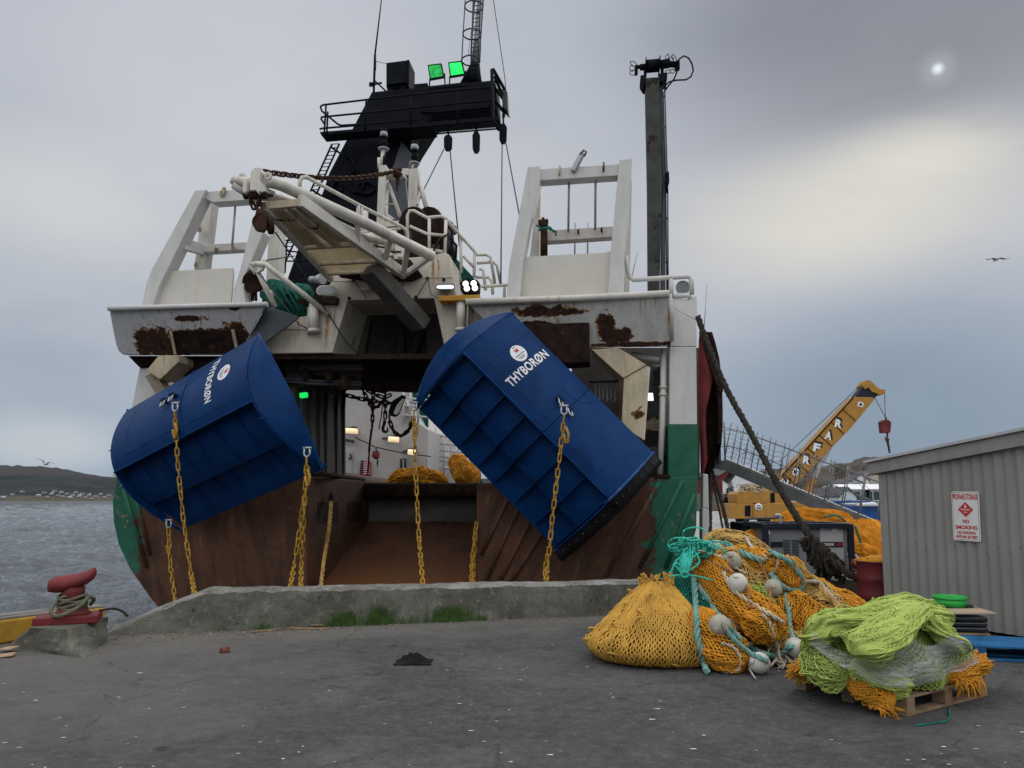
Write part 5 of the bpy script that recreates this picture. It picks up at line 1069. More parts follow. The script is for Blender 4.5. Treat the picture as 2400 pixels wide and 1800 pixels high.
def trawl_door(T0, T1, TIP1, label, flip, text_u, text_q, stick_u, stick_q, lugs, bulge=.78, shoe=None, capflare=(.30, .30), rib=-.045, skew=0.0):
    u = (T1 - T0); L = u.length; u.normalize()
    v = TIP1 - T1; v = v - u * v.dot(u) * (1 - skew); Cc = v.length; v.normalize(); w = u.cross(v)
    if w.dot(SF) > 0: w = -w
    def prof(q): return 4 * bulge * q * (1 - q) * (1 + .25 * (1 - q))
    def pt(a, q, dw=0.0): return T0 + u * (a * L) + v * (q * Cc) + w * (prof(q) + dw)
    def nrm(q): 
        d = v * Cc + w * (4 * bulge * (1 - 2 * q)); n = u.cross(d).normalized(); return n if n.dot(w) > 0 else -n
    root = thing('trawl_door', label, 'trawl door', T0.lerp(T1, .5) + v * Cc * .5)
    strips = ((0.0, .475, 0.0), (.455, .765, -.20), (.745, 1.0, -.30))
    for k, (q0, q1, dw) in enumerate(strips):
        mb = MB(); nu, nq = 16, 14 if k == 0 else 8
        def sw(q): return dw * min(1, 1.0) * (1 - max(0, (q - .85)) / .15 * .6)
        g = [[pt(.0 + i / nu, q0 + (q1 - q0) * j / nq, sw(q0 + (q1 - q0) * j / nq)) for j in range(nq + 1)] for i in range(nu + 1)]
        gb = [[p - nrm(q0 + (q1 - q0) * j / nq) * .035 for j, p in enumerate(row)] for row in g]
        A, B = len(g), len(g[0])
        mb.grid(g); mb.grid([r_[::-1] for r_ in gb])
        per = [(0, j) for j in range(B)] + [(i, B - 1) for i in range(1, A)] + [(A - 1, j) for j in range(B - 2, -1, -1)] + [(i, 0) for i in range(A - 2, 0, -1)]
        n = len(per); mb.add([g[i][j] for i, j in per] + [gb[i][j] for i, j in per], [(i, n + i, n + (i + 1) % n, (i + 1) % n) for i in range(n)])
        o = mb.build('foil_plate', M['blue'], root)
        if k == 0: mainp = o
    rb = lambda q: rib + (-.06 if q > .75 else 0) - (.04 if q > .97 else 0)
    # main plate seams and stiffeners
    mb = MB()
    for a in (.545,): mb.path([pt(a, .0 + .465 * j / 12, .006) for j in range(13)], .018, 6)
    mb.path([pt(a / 20, .466, .008) for a in range(21)], .020, 6)
    for a in (.13, .87): mb.path([pt(a, .47 * j / 12, .001) for j in range(13)], .005, 5)
    mb.path([pt(.10 + .42 * a / 10, .385, .001) for a in range(11)], .005, 5); mb.path([pt(.57 + .35 * a / 10, .40, .001) for a in range(11)], .005, 5)
    mb.path([pt(.50 + .11 * math.cos(t), .04 + .10 * math.sin(t), .001) for t in [math.pi * k / 14 for k in range(15)]], .005, 5)
    mb.build('weld_seam', M['blue'], mainp)
    for a in (.01, .145, .29, .43, .545, .69, .84, .985):
        mb = MB(); qs = [.462 + .53 * j / 14 for j in range(15)]
        g = [[pt(a - .0025, q, -.30), pt(a - .0025, q, rb(q))] for q in qs]; g2 = [[pt(a + .0025, q, rb(q)), pt(a + .0025, q, -.30)] for q in qs]
        g3 = [[pt(a - .0025, q, rb(q)), pt(a + .0025, q, rb(q))] for q in qs]
        mb.grid(g, sm=False); mb.grid(g2, sm=False); mb.grid(g3, sm=False); mb.build('stiffener', M['blue'], root)
    # closing plates at both ends, flared outward
    for e, s, fl in ((0.0, -1, capflare[0]), (1.0, 1, capflare[1])):
        mb = MB(); rows = []; NQ = 24
        for j in range(NQ + 1):
            q = j / NQ; inn = pt(e, q, -.02); bul = math.sin(math.pi * q) ** .8
            out = T0 + u * (e * L + s * fl * bul) + v * (q * Cc * 1.03 - .02) + w * (prof(q) * .35 * (1 - .0) - .02)
            rows.append([inn.lerp(out, f) for f in (0, .33, .66, 1)])
        mb.grid(rows); mb.grid([[p + u * s * .03 for p in r_][::-1] for r_ in rows])
        ed = [r_[3] for r_ in rows]; mb.path([r_[0] for r_ in rows], .018, 6); ep = mb.build('end_plate', M['blue'], root); mb = MB(); mb.path(ed, .024, 6); mb.build('worn_rim', M['bluescuff'], ep)
        mb = MB()
        for q in (.33, .62):
            j = int(q * NQ); a_, b_ = rows[j][0], rows[j][3]; mb.prism([a_, a_.lerp(b_, .8), a_ + w * .07], v * .018)
        mb.build('gusset', M['blue'], ep)
    # curved lettering
    vs, fs, tw_, th_ = text_geo('THYBORØN', 1.0, .028, 1.10); mb = MB(); H = .185; (ua, (qa, qb)) = (text_u, text_q)
    P2 = []
    for x, y in vs:
        f = x / tw_ + .5; q = qa + (qb - qa) * f; P2.append(pt(ua + flip * (y / th_ * H) / L, q, 0) + nrm(q) * .006)
    mb.add(P2, fs if True else fs); mb.build('lettering', M['lettering'], mainp)
    def onplate(a, q, x, y, h=.007):   # x along reading direction (m), y letter-up (m)
        sgn = 1 if qb > qa else -1; qq = q + sgn * x / (Cc * 1.25); return pt(a + flip * y / L, qq) + nrm(qq) * h
    mb = MB(); N_ = 40; mb.add([onplate(stick_u, stick_q, 0, 0)] + [onplate(stick_u, stick_q, .165 * math.cos(2 * math.pi * k / N_), .165 * math.sin(2 * math.pi * k / N_)) for k in range(N_)], [(0, 1 + k, 1 + (k + 1) % N_) for k in range(N_)])
    st = mb.build('round_sticker', M['lettering'], mainp)
    mb = MB(); vs, fs, a_, b_ = text_geo('TRAWLDOOR.DK', 1.0, .02); k_ = .24 / a_
    mb.add([onplate(stick_u, stick_q, x * k_, y * k_ * 1.25 - .03, .010) for x, y in vs], fs)
    for row, wd in ((-.075, .16), (-.105, .12), (.132, .07)):
        mb.add([onplate(stick_u, stick_q, x, row + y, .010) for x, y in ((-wd / 2, -.006), (wd / 2, -.006), (wd / 2, .006), (-wd / 2, .006))], [(0, 1, 2, 3)])
    mb.build('sticker_text', M['inkdark'], st)
    mb = MB(); sh = [(-.045, .0), (-.025, .035), (-.06, .075), (-.03, .08), (-.005, .05), (.02, .095), (.03, .06), (.065, .065), (.035, .035), (.06, .0), (.02, .018), (.0, .0), (-.015, .02)]
    mb.add([onplate(stick_u, stick_q, x, y + .02, .010) for x, y in sh], [tuple(range(len(sh)))]); mb.build('sticker_emblem', M['redsign'], st)
    out = {}
    for k, (a, q) in enumerate(lugs):
        mb = MB(); c = pt(a, q); n_ = nrm(q); mb.box(c + n_ * .05, (.16, .03, .12), (u, v, n_)); lo = mb.build('lug', M['blue'], mainp, .008)
        mb = MB(); shackle_mb(mb, c + n_ * .07, n_ * .4 - Z, u, .095, .017); mb.build('shackle', M['shackle'], lo); out[k] = c + n_ * .1 - Z * .16
    # bottom shoe
    for e in shoe or ():
        mb = MB(); s = 1 if e else -1; base = e * L
        prf = [(q, prof(q) * (1 if q < .5 else .9)) for q in [j / 16 for j in range(17)]]
        g = []
        for q, ww in prf:
            bu = math.sin(math.pi * q)
            g.append([T0 + u * (base + s * .02) + v * (q * Cc * 1.02) + w * (ww + .03), T0 + u * (base + s * (.15 + .05 * bu)) + v * (q * Cc * 1.03) + w * (ww * .75 + .02), T0 + u * (base + s * (.24 + .06 * bu)) + v * (q * Cc * 1.03) + w * (ww * .4 - .12), T0 + u * (base + s * .03) + v * (q * Cc) + w * (-.12)])
        mb.grid(g, sm=False); mb.add([g[0][i] for i in range(4)], [(0, 1, 2, 3)]); mb.add([g[-1][i] for i in range(4)], [(3, 2, 1, 0)]); sho = mb.build('ground_shoe', M['blackrub'], root)
        for j in range(1, 16):
            p = g[j][0].lerp(g[j][1], .5); mb = MB(); mb.sphere(p + w * .008, .015, 8, 5); mb.build('shoe_bolt', M['darkgrey'], sho)
        mb = MB(); mb.path([r_[0] + w * .01 - u * s * .035 for r_ in g[:9]], .03, 6); mb.build('scuffed_edge', M['bluescuff'], mainp)
    return dict(root=root, pt=pt, u=u, v=v, w=w, L=L, C=Cc, lug=out, nrm=nrm)

ld = trawl_door(S(298, 962, -.55), S(604, 785, -2.1), S(776, 1090, -2.1), 'left blue trawl door with lettering, its ribbed end plate facing the ramp', 1, .745, (.03, .33), .845, .175, [(.43, .155), (.49, .15)], bulge=.70, rib=-.165, capflare=(.06, .34), skew=.55)
rd = trawl_door(S(1202, 735, -1.0), S(1532, 1062, -.75), S(1300, 1285, -.75), 'right larger blue trawl door with black bolted shoe, below the rusty bulwark', -1, .265, (.40, .035), .185, .19, [(.49, .225), (.555, .225)], bulge=.62, shoe=(1,), capflare=(.42, .12))

YC = 'yellow chains hanging from the trawl doors'
def Cn(px, py, Y): return P(px, py, Y)
def ych(pts, lab, hook=True, top_shackle=True, **k):
    def ex(mb):
        if hook:
            t = V(pts[0]); d = V((0, 0, -1)); mb.path([t + d * .18 + V((.02, -.03, 0)), t + d * .30 + V((.07, -.04, 0)), t + d * .44 + V((.06, -.04, 0)), t + d * .46 + V((.02, -.03, 0)), t + d * .30 + V((-.01, -.03, 0))], .022, 6)
    o = chain('hanging_chain', pts, M['chain'], lab, pitch=.128, wid=.085, r=.0135, group=YC, extra=ex, **k)
    if top_shackle:
        mb = MB(); shackle_mb(mb, V(pts[0]) + Z * .17, -Z, SR, .10, .018); mb.build('shackle', M['shackle'], o)
    return o
def on_left(px, py, off): return S(px, py, off)
dY = lambda o: None
l1 = ld['lug'][0]; Yl = (CAM - l1).length
ych([S(395, 1240, -.95), S(400, 1330, -1.2), S(410, 1400, -1.6), P(412, 1440, 11.2)], 'short yellow chain hanging from the lowest corner of the left blue door')
ych([S(410, 967, -2.05), S(416, 1080, -2.05), S(430, 1220, -2.05), S(448, 1345, -2.2), P(462, 1430, 11.2)], 'long yellow chain crossing the face of the left blue door')
ych([S(719, 1074, -2.55), S(713, 1200, -2.5), S(706, 1330, -2.2), P(704, 1430, 11.0)], 'straight yellow chain hanging from the right tip of the left blue door')
ych([S(721, 1096, -2.5), S(706, 1220, -2.15), S(690, 1320, -2.2), P(672, 1430, 11.0)], 'slanting yellow chain beside the straight chain under the left door', hook=False, top_shackle=False)
ych([S(970, 965, -1.15), S(974, 1100, -1.25), S(982, 1260, -1.6), P(996, 1430, 11.2)], 'yellow chain hanging in the open ramp from the right blue door')
ych([S(1322, 975, -1.95), S(1313, 1060, -1.95), S(1296, 1200, -1.95), S(1283, 1330, -2.0), P(1274, 1430, 11.0)], 'long yellow chain crossing the face of the right blue door')
ych([S(1280, 1300, -1.9), S(1278, 1345, -1.95), P(1284, 1430, 11.0)], 'short doubled yellow chain end beside the long chain on the right door', hook=False, top_shackle=False)
def extra2(mb): chain_mesh(mb, [S(1117, 1225, -.05), S(1107, 1300, -.4), P(1101, 1430, 11.6)], .128, .085, .0135, .8)
chain('hanging_chain', [S(1117, 1225, .05), S(1111, 1310, -.3), P(1107, 1430, 11.5)], M['chain'], 'thin yellow chain hanging down the right edge of the ramp', pitch=.128, wid=.085, r=.0135, group=YC, extra=extra2)
# rope from the hole in the ramp side
def rope_mb(mb, pts, R_, strands=3, pitch=None, n=5, fuzz=0, mi=0, sub=None):
    pts = [V(p) for p in pts]; Q = catmull(pts, sub or max(2, int(sum((b - a).length for a, b in zip(pts, pts[1:])) / (len(pts) * R_ * 1.1)) + 1))
    pitch = pitch or R_ * 7; s = 0; rows = [[] for _ in range(strands)]; nx = None
    for i, p in enumerate(Q):
        t = (Q[min(i + 1, len(Q) - 1)] - Q[max(i - 1, 0)])
        if t.length < 1e-8: continue
        t.normalize()
        if nx is None: nx, ny = frame(t)
        else: nx = (nx - t * nx.dot(t)).normalized()
        ny = t.cross(nx)
        if i: s += (p - Q[i - 1]).length
        for k in range(strands):
            a = 2 * math.pi * (k / strands + s / pitch); rows[k].append(p + (nx * math.cos(a) + ny * math.sin(a)) * R_ * .52)
    for r_ in rows: mb.path(r_, R_ * .53, n, mi=mi)
def catmull(pts, sub):
    if len(pts) < 3:
        return [pts[0].lerp(pts[-1], i / (sub * 2)) for i in range(sub * 2 + 1)]
    E = [pts[0] * 2 - pts[1]] + pts + [pts[-1] * 2 - pts[-2]]; out = []
    for i in range(1, len(E) - 2):
        p0, p1, p2, p3 = E[i - 1:i + 3]
        for k in range(sub):
            t = k / sub; out.append(.5 * ((2 * p1) + (p2 - p0) * t + (2 * p0 - 5 * p1 + 4 * p2 - p3) * t * t + (3 * p1 - p0 - 3 * p2 + p3) * t ** 3))
    return out + [pts[-1]]
def rope(name, pts, r, m, label, cat='rope', group=None, strands=3):
    mb = MB(); rope_mb(mb, pts, r, strands); return tag(mb.build(name, m), label, cat, group)
rope('hanging_rope', [S(776, 1176, .9), S(772, 1230, .6), S(760, 1310, .1), P(745, 1430, 11.6)], .045, M['tan_net'], 'frayed tan rope hanging down the left ramp wall')
mb = MB(); mb.sphere(S(776, 1166, .98), .09, 10, 8, (.5, 1, 1.3)); mb.build('rope_hole', M['black'], hull)

# rusty chain between boom tip and light gantry
p0, p1 = S(613, 402, bo(1.0)), S(932, 401, 1.4); pts = [p0.lerp(p1, i / 10) - Z * (.14 * math.sin(math.pi * i / 10)) for i in range(11)]
def ex_(mb): mb.sphere(p1 + V((0, -.05, -.1)), .1, 8, 6, lump=.5); mb.path([p1 + V((-.1, -.05, 0)), p1 + V((.1, -.05, .02))], .05, 8); chain_mesh(mb, [p1 + V((.02, -.06, -.1)), p1 + V((0, -.06, -.5))], .12, .09, .02)
chain('rusty_chain', pts, M['rust'], 'heavy rusty chain stretched from the boom tip to the white light gantry', pitch=.145, wid=.115, r=.0185, extra=ex_, tw=.6, jit=.15)
# block hanging from the boom tip
t = thing('pulley_block', 'rusty pulley block hanging from the tip of the cream boom', 'pulley', S(620, 510, bo(1)))
bo1 = bo(1.0)
mb = MB()
for s in (-.13, .02):
    mb.prism([S(x, y, bo1 + s) for x, y in ((597, 503), (604, 497), (620, 499), (624, 510), (624, 535), (616, 544), (600, 541), (593, 530))], SF * .05)
mb.build('cheek_plate', M['rust'], t, .008)
mb = MB(); mb.path([S(610, 521, bo1 - .09), S(610, 521, bo1 + .03)], .12, 18); mb.path([S(628, 530, bo1 - .02), S(640, 530, bo1 + .02)], .12, 16); mb.build('sheave', M['rustdark'], t)
mb = MB(); chain_mesh(mb, [S(583, 459, bo1), S(592, 480, bo1), S(600, 500, bo1)], .11, .09, .02); chain_mesh(mb, [S(608, 458, bo1), S(608, 500, bo1)], .13, .11, .024); mb.sphere(S(615, 505, bo1), .1, 8, 6, lump=.5); mb.path([S(628, 512, bo1), S(690, 522, bo(.6))], .012, 5); mb.build('hanger', M['rust'], t)

# gear hanging under the crossbeam
def hch(pts, lab, **k): return chain('rigging_chain', pts, M['rustdark'], lab, pitch=.13, wid=.10, r=.02, group='dark chains under the crossbeam', **k)
hch([S(715, 906, .9), S(760, 915, 1.0), S(800, 923, 1.2), S(850, 936, 1.4), S(905, 944, 1.5), S(925, 946, 1.5)], 'dark chain slung sideways beneath the deck beams left of the opening')
def exb(mb):
    chain_mesh(mb, [S(848, 910, 1.5), S(858, 930, 1.5), S(868, 950, 1.5), S(878, 958, 1.5), S(890, 950, 1.5), S(900, 932, 1.5), S(915, 925, 1.5)], .13, .10, .02); chain_mesh(mb, [S(850, 908, 1.55), S(875, 923, 1.55), S(900, 932, 1.55)], .13, .10, .02)
    mb.path([S(872, 1005, 1.5), S(867, 1040, 1.55), S(862, 1110, 1.9)], .02, 6); mb.path([S(870, 1005, 1.5), S(864, 1060, 1.6)], .02, 6)
hch([S(876, 905, 1.5), S(874, 950, 1.5), S(872, 1005, 1.5)], 'dark chain with wire tail hanging straight down in the opening', extra=exb)
def exh(mb): mb.path([S(902, 985, 1.5), S(900, 995, 1.5), S(897, 1003, 1.5), S(899, 1011, 1.5), S(905, 1013, 1.5), S(909, 1008, 1.5), S(907, 1001, 1.5)], [.04, .035, .035, .035, .03, .025, .01], 8); mb.path([S(899, 930, 1.5), S(893, 980, 1.5), S(888, 1006, 1.5)], .014, 5)
hch([S(903, 925, 1.5), S(903, 985, 1.5)], 'dark chain ending in an open hook', extra=exh)
hch([S(912, 975, 1.4), S(915, 995, 1.4), S(925, 1015, 1.35), S(942, 1022, 1.2), S(958, 1008, .7), S(968, 985, .2)], 'dark chain looping from the wooden block towards the right door')
t = thing('wooden_block', 'long dark and cream pulley block hanging askew beside the right door', 'pulley', S(930, 950, 1.4))
mb = MB(); mb.prism([S(x, y, 1.35) for x, y in ((942, 925), (950, 928), (934, 970), (925, 977), (913, 974), (909, 966), (918, 940))], SF * .1); mb.build('cheek_plate', M['black'], t, .02)
mb = MB(); mb.prism([S(x, y, 1.28) for x, y in ((943, 934), (948, 936), (934, 968), (926, 973), (922, 968), (929, 950))], SF * .07); mb.build('wooden_cheek', M['cream'], t, .01)
t = thing('hoist_block', 'small dark red hoist hanging before the white deckhouse', 'hoist', S(881, 1066, 9))
mb = MB(); mb.sphere(S(881, 1067, 9), .14, 12, 8, (1, .6, .9), lump=.2); mb.box(S(881, 1062, 9), (.2, .12, .12)); mb.build('hoist_body', M['hook_red'], t, .01)
mb = MB(); mb.path([S(882, 1058, 9), S(882, 1051, 9), S(879, 1053, 9)], .02, 5); chain_mesh(mb, [S(885, 1074, 9), S(884, 1100, 9)], .09, .06, .014); mb.build('hoist_chain', M['black'], t)

# red trawl door stowed at the starboard quarter
t = thing('stowed_trawl_door', 'faded red rusty trawl door stowed outboard of the green quarter post', 'trawl door', P(1665, 960, 15.5))
def rdp(x, y, d): return S(x, y, 1.2 + d)
prof = [(778, 1640, 1641, 1668), (800, 1638, 1650, 1675), (840, 1638, 1664, 1685), (880, 1638, 1672, 1690), (920, 1638, 1664, 1692), (960, 1639, 1655, 1693), (1000, 1640, 1654, 1693), (1040, 1641, 1656, 1690), (1080, 1642, 1658, 1682), (1110, 1643, 1650, 1664), (1140, 1643, 1645, 1648)]
mb = MB(); mb.grid([[rdp(a, y, 0), rdp((a + b) / 2, y, -.12), rdp(b, y, -.05)] for y, a, b, c in prof], 0, True, thick=SF * .05); mb.build('foil_plate', M['reddoor'], t)
mb = MB(); mb.grid([[rdp(b - 3, y, .25), rdp((b + c) / 2, y, .5), rdp(c, y, .2), rdp(c + 1, y, -.02)] for y, a, b, c in prof], 0, True, thick=SF * .04); mb.build('foil_plate', M['pit'], t)  # inner foil coloured black-brown: the dark of the door's opening painted on
mb = MB(); mb.grid([[rdp(c - 5 - max(0, 4 - abs(y - 900) * .01), y, -.03), rdp(c, y, -.06)] for y, a, b, c in prof[:8]], 0, True, thick=SF * .4); mb.build('rim_plate', M['rustdark'], t); mb = MB(); mb.beam(rdp(1643, 790, -.1), rdp(1684, 905, -.1), .06, .08); mb.box(rdp(1689, 911, -.05), (.09, .06, .12)); mb.box(rdp(1678, 1084, -.05), (.10, .12, .08)); mb.build('towing_bracket', M['rustdark'], t)
# ================================================================== NETS
from mathutils.bvhtree import BVHTree
_hit = []                                        # surfaces ropes can be draped over
def strands(mb, f, nu, nv, r, amp=.92, u0=0.0, u1=1.0, closed=True, jit=.12, mi=0, n=4, v0=0.0, v1=1.0, seed=1, skip=0.0):
    rs = random.Random(seed)
    for k in range(nu):
        pts = []
        for i in range(nv + 1):
            sg = 1 if (i + k) % 2 else -1
            u = u0 + (u1 - u0) * (k + .5 + sg * amp * .5 + rs.uniform(-jit, jit)) / nu; v = min(1, max(0, v0 + (v1 - v0) * (i + rs.uniform(-jit, jit)) / nv))
            pts.append(f(u % 1.0 if closed else u, v, r * (.5 + rs.random() * .9)))
        if skip and rs.random() < skip: continue
        mb.path(pts, r, n, mi=mi, caps=False)
def surf(mb, f, nu, nv, mi=1, d=-.004, closed=True, u0=0, u1=1):
    rows = [[f(u0 + (u1 - u0) * k / nu, i / nv, d) for i in range(nv + 1)] for k in range(nu if closed else nu + 1)]
    mb.grid(rows, mi, True, closed_u=closed)
def tube_surf(pts, radii, flat=1.0, fold=0.0, nf=5, seed=0, floor=0.0, lump=.10):
    Q = catmull([V(p) for p in pts], 8); N = len(Q); R_ = [radii[min(len(radii) - 2, int(i / (N - 1) * (len(radii) - 1)))] for i in range(N)]
    R_ = np.interp(np.linspace(0, 1, N), np.linspace(0, 1, len(radii)), radii); fr = []; nx = None
    for i in range(N):
        t = (Q[min(i + 1, N - 1)] - Q[max(i - 1, 0)]).normalized()
        side = t.cross(Z); side = side.normalized() if side.length > .15 else (nx or V((1, 0, 0)))
        nx = side; fr.append((side, side.cross(t).normalized()))
    def f(u, v, d=0.0):
        x = v * (N - 1); i = min(int(x), N - 2); w = x - i; c = Q[i].lerp(Q[i + 1], w); a = 2 * math.pi * u
        s = fr[i][0].lerp(fr[i + 1][0], w); h = fr[i][1].lerp(fr[i + 1][1], w); r = R_[i] * (1 - w) + R_[i + 1] * w
        r *= 1 + fold * math.sin(nf * a + 3 * math.sin(v * 4 + seed) + seed) + lump * mnoise.noise(V((math.cos(a) * 1.3 + seed, math.sin(a) * 1.3, v * 5)))
        cap = min(1, (max(0, min(v, 1 - v)) / .13 + .004) ** .55); r *= cap
        r *= 1 + .055 * mnoise.noise(V((math.cos(a) * 4 + seed, math.sin(a) * 4, v * 13))) + fold * .6 * math.sin((nf * 2 + 3) * a + 5 * math.sin(v * 3 + seed * 2))
        p = c + s * (math.cos(a) * (r + d)) + h * (math.sin(a) * (r * flat + d)); p.z = max(p.z, floor + d + .01); return p
    return f
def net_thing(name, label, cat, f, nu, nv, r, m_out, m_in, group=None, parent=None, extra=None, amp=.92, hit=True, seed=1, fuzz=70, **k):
    mb = MB(); surf(mb, f, max(28, nu // 2), 30, 1); strands(mb, f, nu, nv, r, amp, seed=seed, **k)  # dark base sheet gives the gaps between strands their shade by colour
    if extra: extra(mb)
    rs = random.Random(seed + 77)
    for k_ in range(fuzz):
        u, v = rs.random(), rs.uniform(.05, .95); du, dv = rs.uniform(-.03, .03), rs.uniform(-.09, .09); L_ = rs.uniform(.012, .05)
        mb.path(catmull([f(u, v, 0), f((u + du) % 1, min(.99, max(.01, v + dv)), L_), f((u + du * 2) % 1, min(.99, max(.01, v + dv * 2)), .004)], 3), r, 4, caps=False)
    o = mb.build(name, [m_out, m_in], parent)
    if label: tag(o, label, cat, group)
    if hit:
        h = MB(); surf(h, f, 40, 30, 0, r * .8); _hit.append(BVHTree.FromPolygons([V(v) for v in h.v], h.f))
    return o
def drape(px, py, off, Yfall=8.0):
    d = ray(px, py).normalized(); best = None
    for b in _hit:
        loc, nrm, idx, dist = b.ray_cast(CAM, d)
        if loc is not None and (best is None or dist < best[0]): best = (dist, loc)
    if best is None: 
        g = P(px, py, Yfall); return g if g.z > off else G(px, py, off)
    p = best[1] - d * off; p.z = max(p.z, off); return p
NP = 'net bundles and ropes in the heaped trawl net'

# --- mustard cod end bag
ap = P(1537, 1357, 7.75); bc = G(1545, 1545); bc = V((P(1537, 1545, 7.72).x, 7.72, 0))
prf = [(.0, .43, 0), (.06, .56, .045), (.14, .635, .13), (.24, .63, .225), (.35, .565, .33), (.50, .465, .47), (.65, .36, .61), (.80, .245, .75), (.90, .155, .85), (1, .105, .93)]
def codend(u, v, d=0.0):
    a = 2 * math.pi * u; r = np.interp(v, [p[0] for p in prf], [p[1] for p in prf]); z = np.interp(v, [p[0] for p in prf], [p[2] for p in prf]) * ap.z / .93 * .97
    r *= 1 + .045 * v * math.sin(11 * a + 2 * math.sin(3 * v)) + .05 * mnoise.noise(V((math.cos(a) * 1.5, math.sin(a) * 1.5, v * 2.5))) + .02 * math.sin(23 * a + 6 * v)
    lean = V((ap.x - bc.x, 0, 0)) * v
    return bc + lean + V((math.cos(a) * (r * 1.03 + d), math.sin(a) * (r * .92 + d), max(.008 + d * .3, z + (.03 * mnoise.noise(V((math.cos(a), math.sin(a), 9))) * (1 - v)) + d * (v > .1))))
def ce(mb):
    rs = random.Random(3)
    for k in range(34):
        a = rs.uniform(0, 6.28); b = codend(a / 6.28, .96, 0); p = b + V((rs.uniform(-.06, .06), rs.uniform(-.05, .05), rs.uniform(.0, .13))); q = b + V((rs.uniform(-.06, .06), rs.uniform(-.06, .02), rs.uniform(-.01, .03)))
        mb.path(catmull([b, p, q], 4), .0065, 4)
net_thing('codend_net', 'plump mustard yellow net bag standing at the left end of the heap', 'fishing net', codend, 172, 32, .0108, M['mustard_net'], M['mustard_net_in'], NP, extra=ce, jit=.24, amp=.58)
# --- core of the heap (older net folded beneath)
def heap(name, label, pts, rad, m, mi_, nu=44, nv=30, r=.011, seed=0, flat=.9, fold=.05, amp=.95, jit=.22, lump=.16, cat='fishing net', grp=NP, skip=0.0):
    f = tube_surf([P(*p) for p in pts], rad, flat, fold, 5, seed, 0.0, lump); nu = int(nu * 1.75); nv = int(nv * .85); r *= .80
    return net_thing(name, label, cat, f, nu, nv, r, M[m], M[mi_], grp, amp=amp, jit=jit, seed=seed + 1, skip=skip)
heap('folded_net', 'broad olive tan net folded in the middle of the heap', [(1640, 1400, 8.5), (1730, 1390, 8.5), (1830, 1440, 8.3), (1960, 1450, 8.5)], [.35, .52, .48, .25], 'tan_net', 'mustard_net_in', 66, 40, .012, 3)
heap('folded_net', 'tan net crest along the top of the heap', [(1655, 1300, 8.9), (1685, 1276, 8.9), (1735, 1282, 8.85), (1800, 1322, 8.8), (1870, 1368, 8.6)], [.10, .16, .17, .14, .12], 'tan_net', 'mustard_net_in', 40, 44, .012, 5, fold=.10, amp=.8, jit=.35)
heap('folded_net', 'dark teal net wedge between the mustard bag and the orange folds', [(1590, 1352, 8.05), (1603, 1400, 7.9), (1620, 1480, 7.65), (1648, 1568, 7.3)], [.12, .22, .24, .10], 'teal_net', 'teal_net_in', 52, 34, .007, 7, fold=.06)
heap('folded_net', 'upper orange net fold sweeping from the turquoise knot down to the front', [(1640, 1295, 8.1), (1668, 1345, 7.95), (1722, 1410, 7.75), (1785, 1455, 7.6), (1825, 1500, 7.5)], [.10, .18, .21, .22, .17], 'orange_net', 'orange_net_in', 46, 44, .0115, 11, fold=.05)
heap('folded_net', 'lower orange brown net fold at the front between two turquoise ropes', [(1635, 1425, 7.6), (1662, 1490, 7.35), (1712, 1540, 7.2), (1748, 1568, 7.15)], [.10, .21, .22, .10], 'orange_net', 'mustard_net_in', 44, 36, .0115, 13, fold=.06)
heap('folded_net', 'orange net fold behind the two upper grey floats', [(1695, 1300, 8.55), (1745, 1325, 8.45), (1800, 1352, 8.35), (1850, 1395, 8.2)], [.13, .22, .22, .14], 'orange_net', 'orange_net_in', 42, 34, .0115, 17, fold=.09, jit=.35)
heap('folded_net', 'orange net loop curled inside the faded turquoise rope ring', [(1800, 1345, 8.2), (1845, 1345, 8.1), (1870, 1385, 8.0)], [.12, .20, .12], 'orange_net', 'mustard_net_in', 36, 24, .0115, 19, fold=.1, jit=.4)
heap('folded_net', 'tan and green net ridge running down the right flank', [(1790, 1318, 8.75), (1860, 1362, 8.55), (1925, 1408, 8.3), (1985, 1446, 8.1)], [.11, .14, .15, .11], 'tan_net', 'teal_net_in', 34, 44, .012, 23, fold=.14, amp=.7, jit=.4)
heap('folded_net', 'smooth orange net fold on the far right of the heap', [(1850, 1345, 9.0), (1915, 1385, 8.85), (1980, 1418, 8.7), (2045, 1446, 8.6)], [.09, .14, .15, .09], 'orange_net', 'mustard_net_in', 46, 40, .010, 29, fold=.08)
heap('folded_net', 'orange net panel hanging on the right below the rope ring', [(1830, 1400, 8.0), (1875, 1450, 7.85), (1905, 1510, 7.65)], [.16, .24, .14], 'orange_net', 'mustard_net_in', 40, 28, .011, 31, fold=.1, jit=.3)
heap('folded_net', 'crumpled orange net in the lower middle above the white float', [(1735, 1455, 7.5), (1790, 1465, 7.42), (1815, 1505, 7.4)], [.12, .17, .12], 'orange_net', 'orange_net_in', 34, 22, .011, 37, fold=.12, jit=.45)
heap('folded_net', 'tan net tail low at the right foot of the heap', [(1800, 1490, 7.6), (1850, 1520, 7.5), (1880, 1555, 7.4)], [.12, .17, .10], 'tan_net', 'mustard_net_in', 36, 24, .012, 41, fold=.1, jit=.4)
heap('folded_net', 'lime tinted net strip showing between the floats', [(1755, 1370, 8.1), (1785, 1400, 7.95), (1810, 1430, 7.85)], [.06, .10, .06], 'lime_net', 'mustard_net_in', 24, 20, .009, 43, fold=.1, jit=.4)
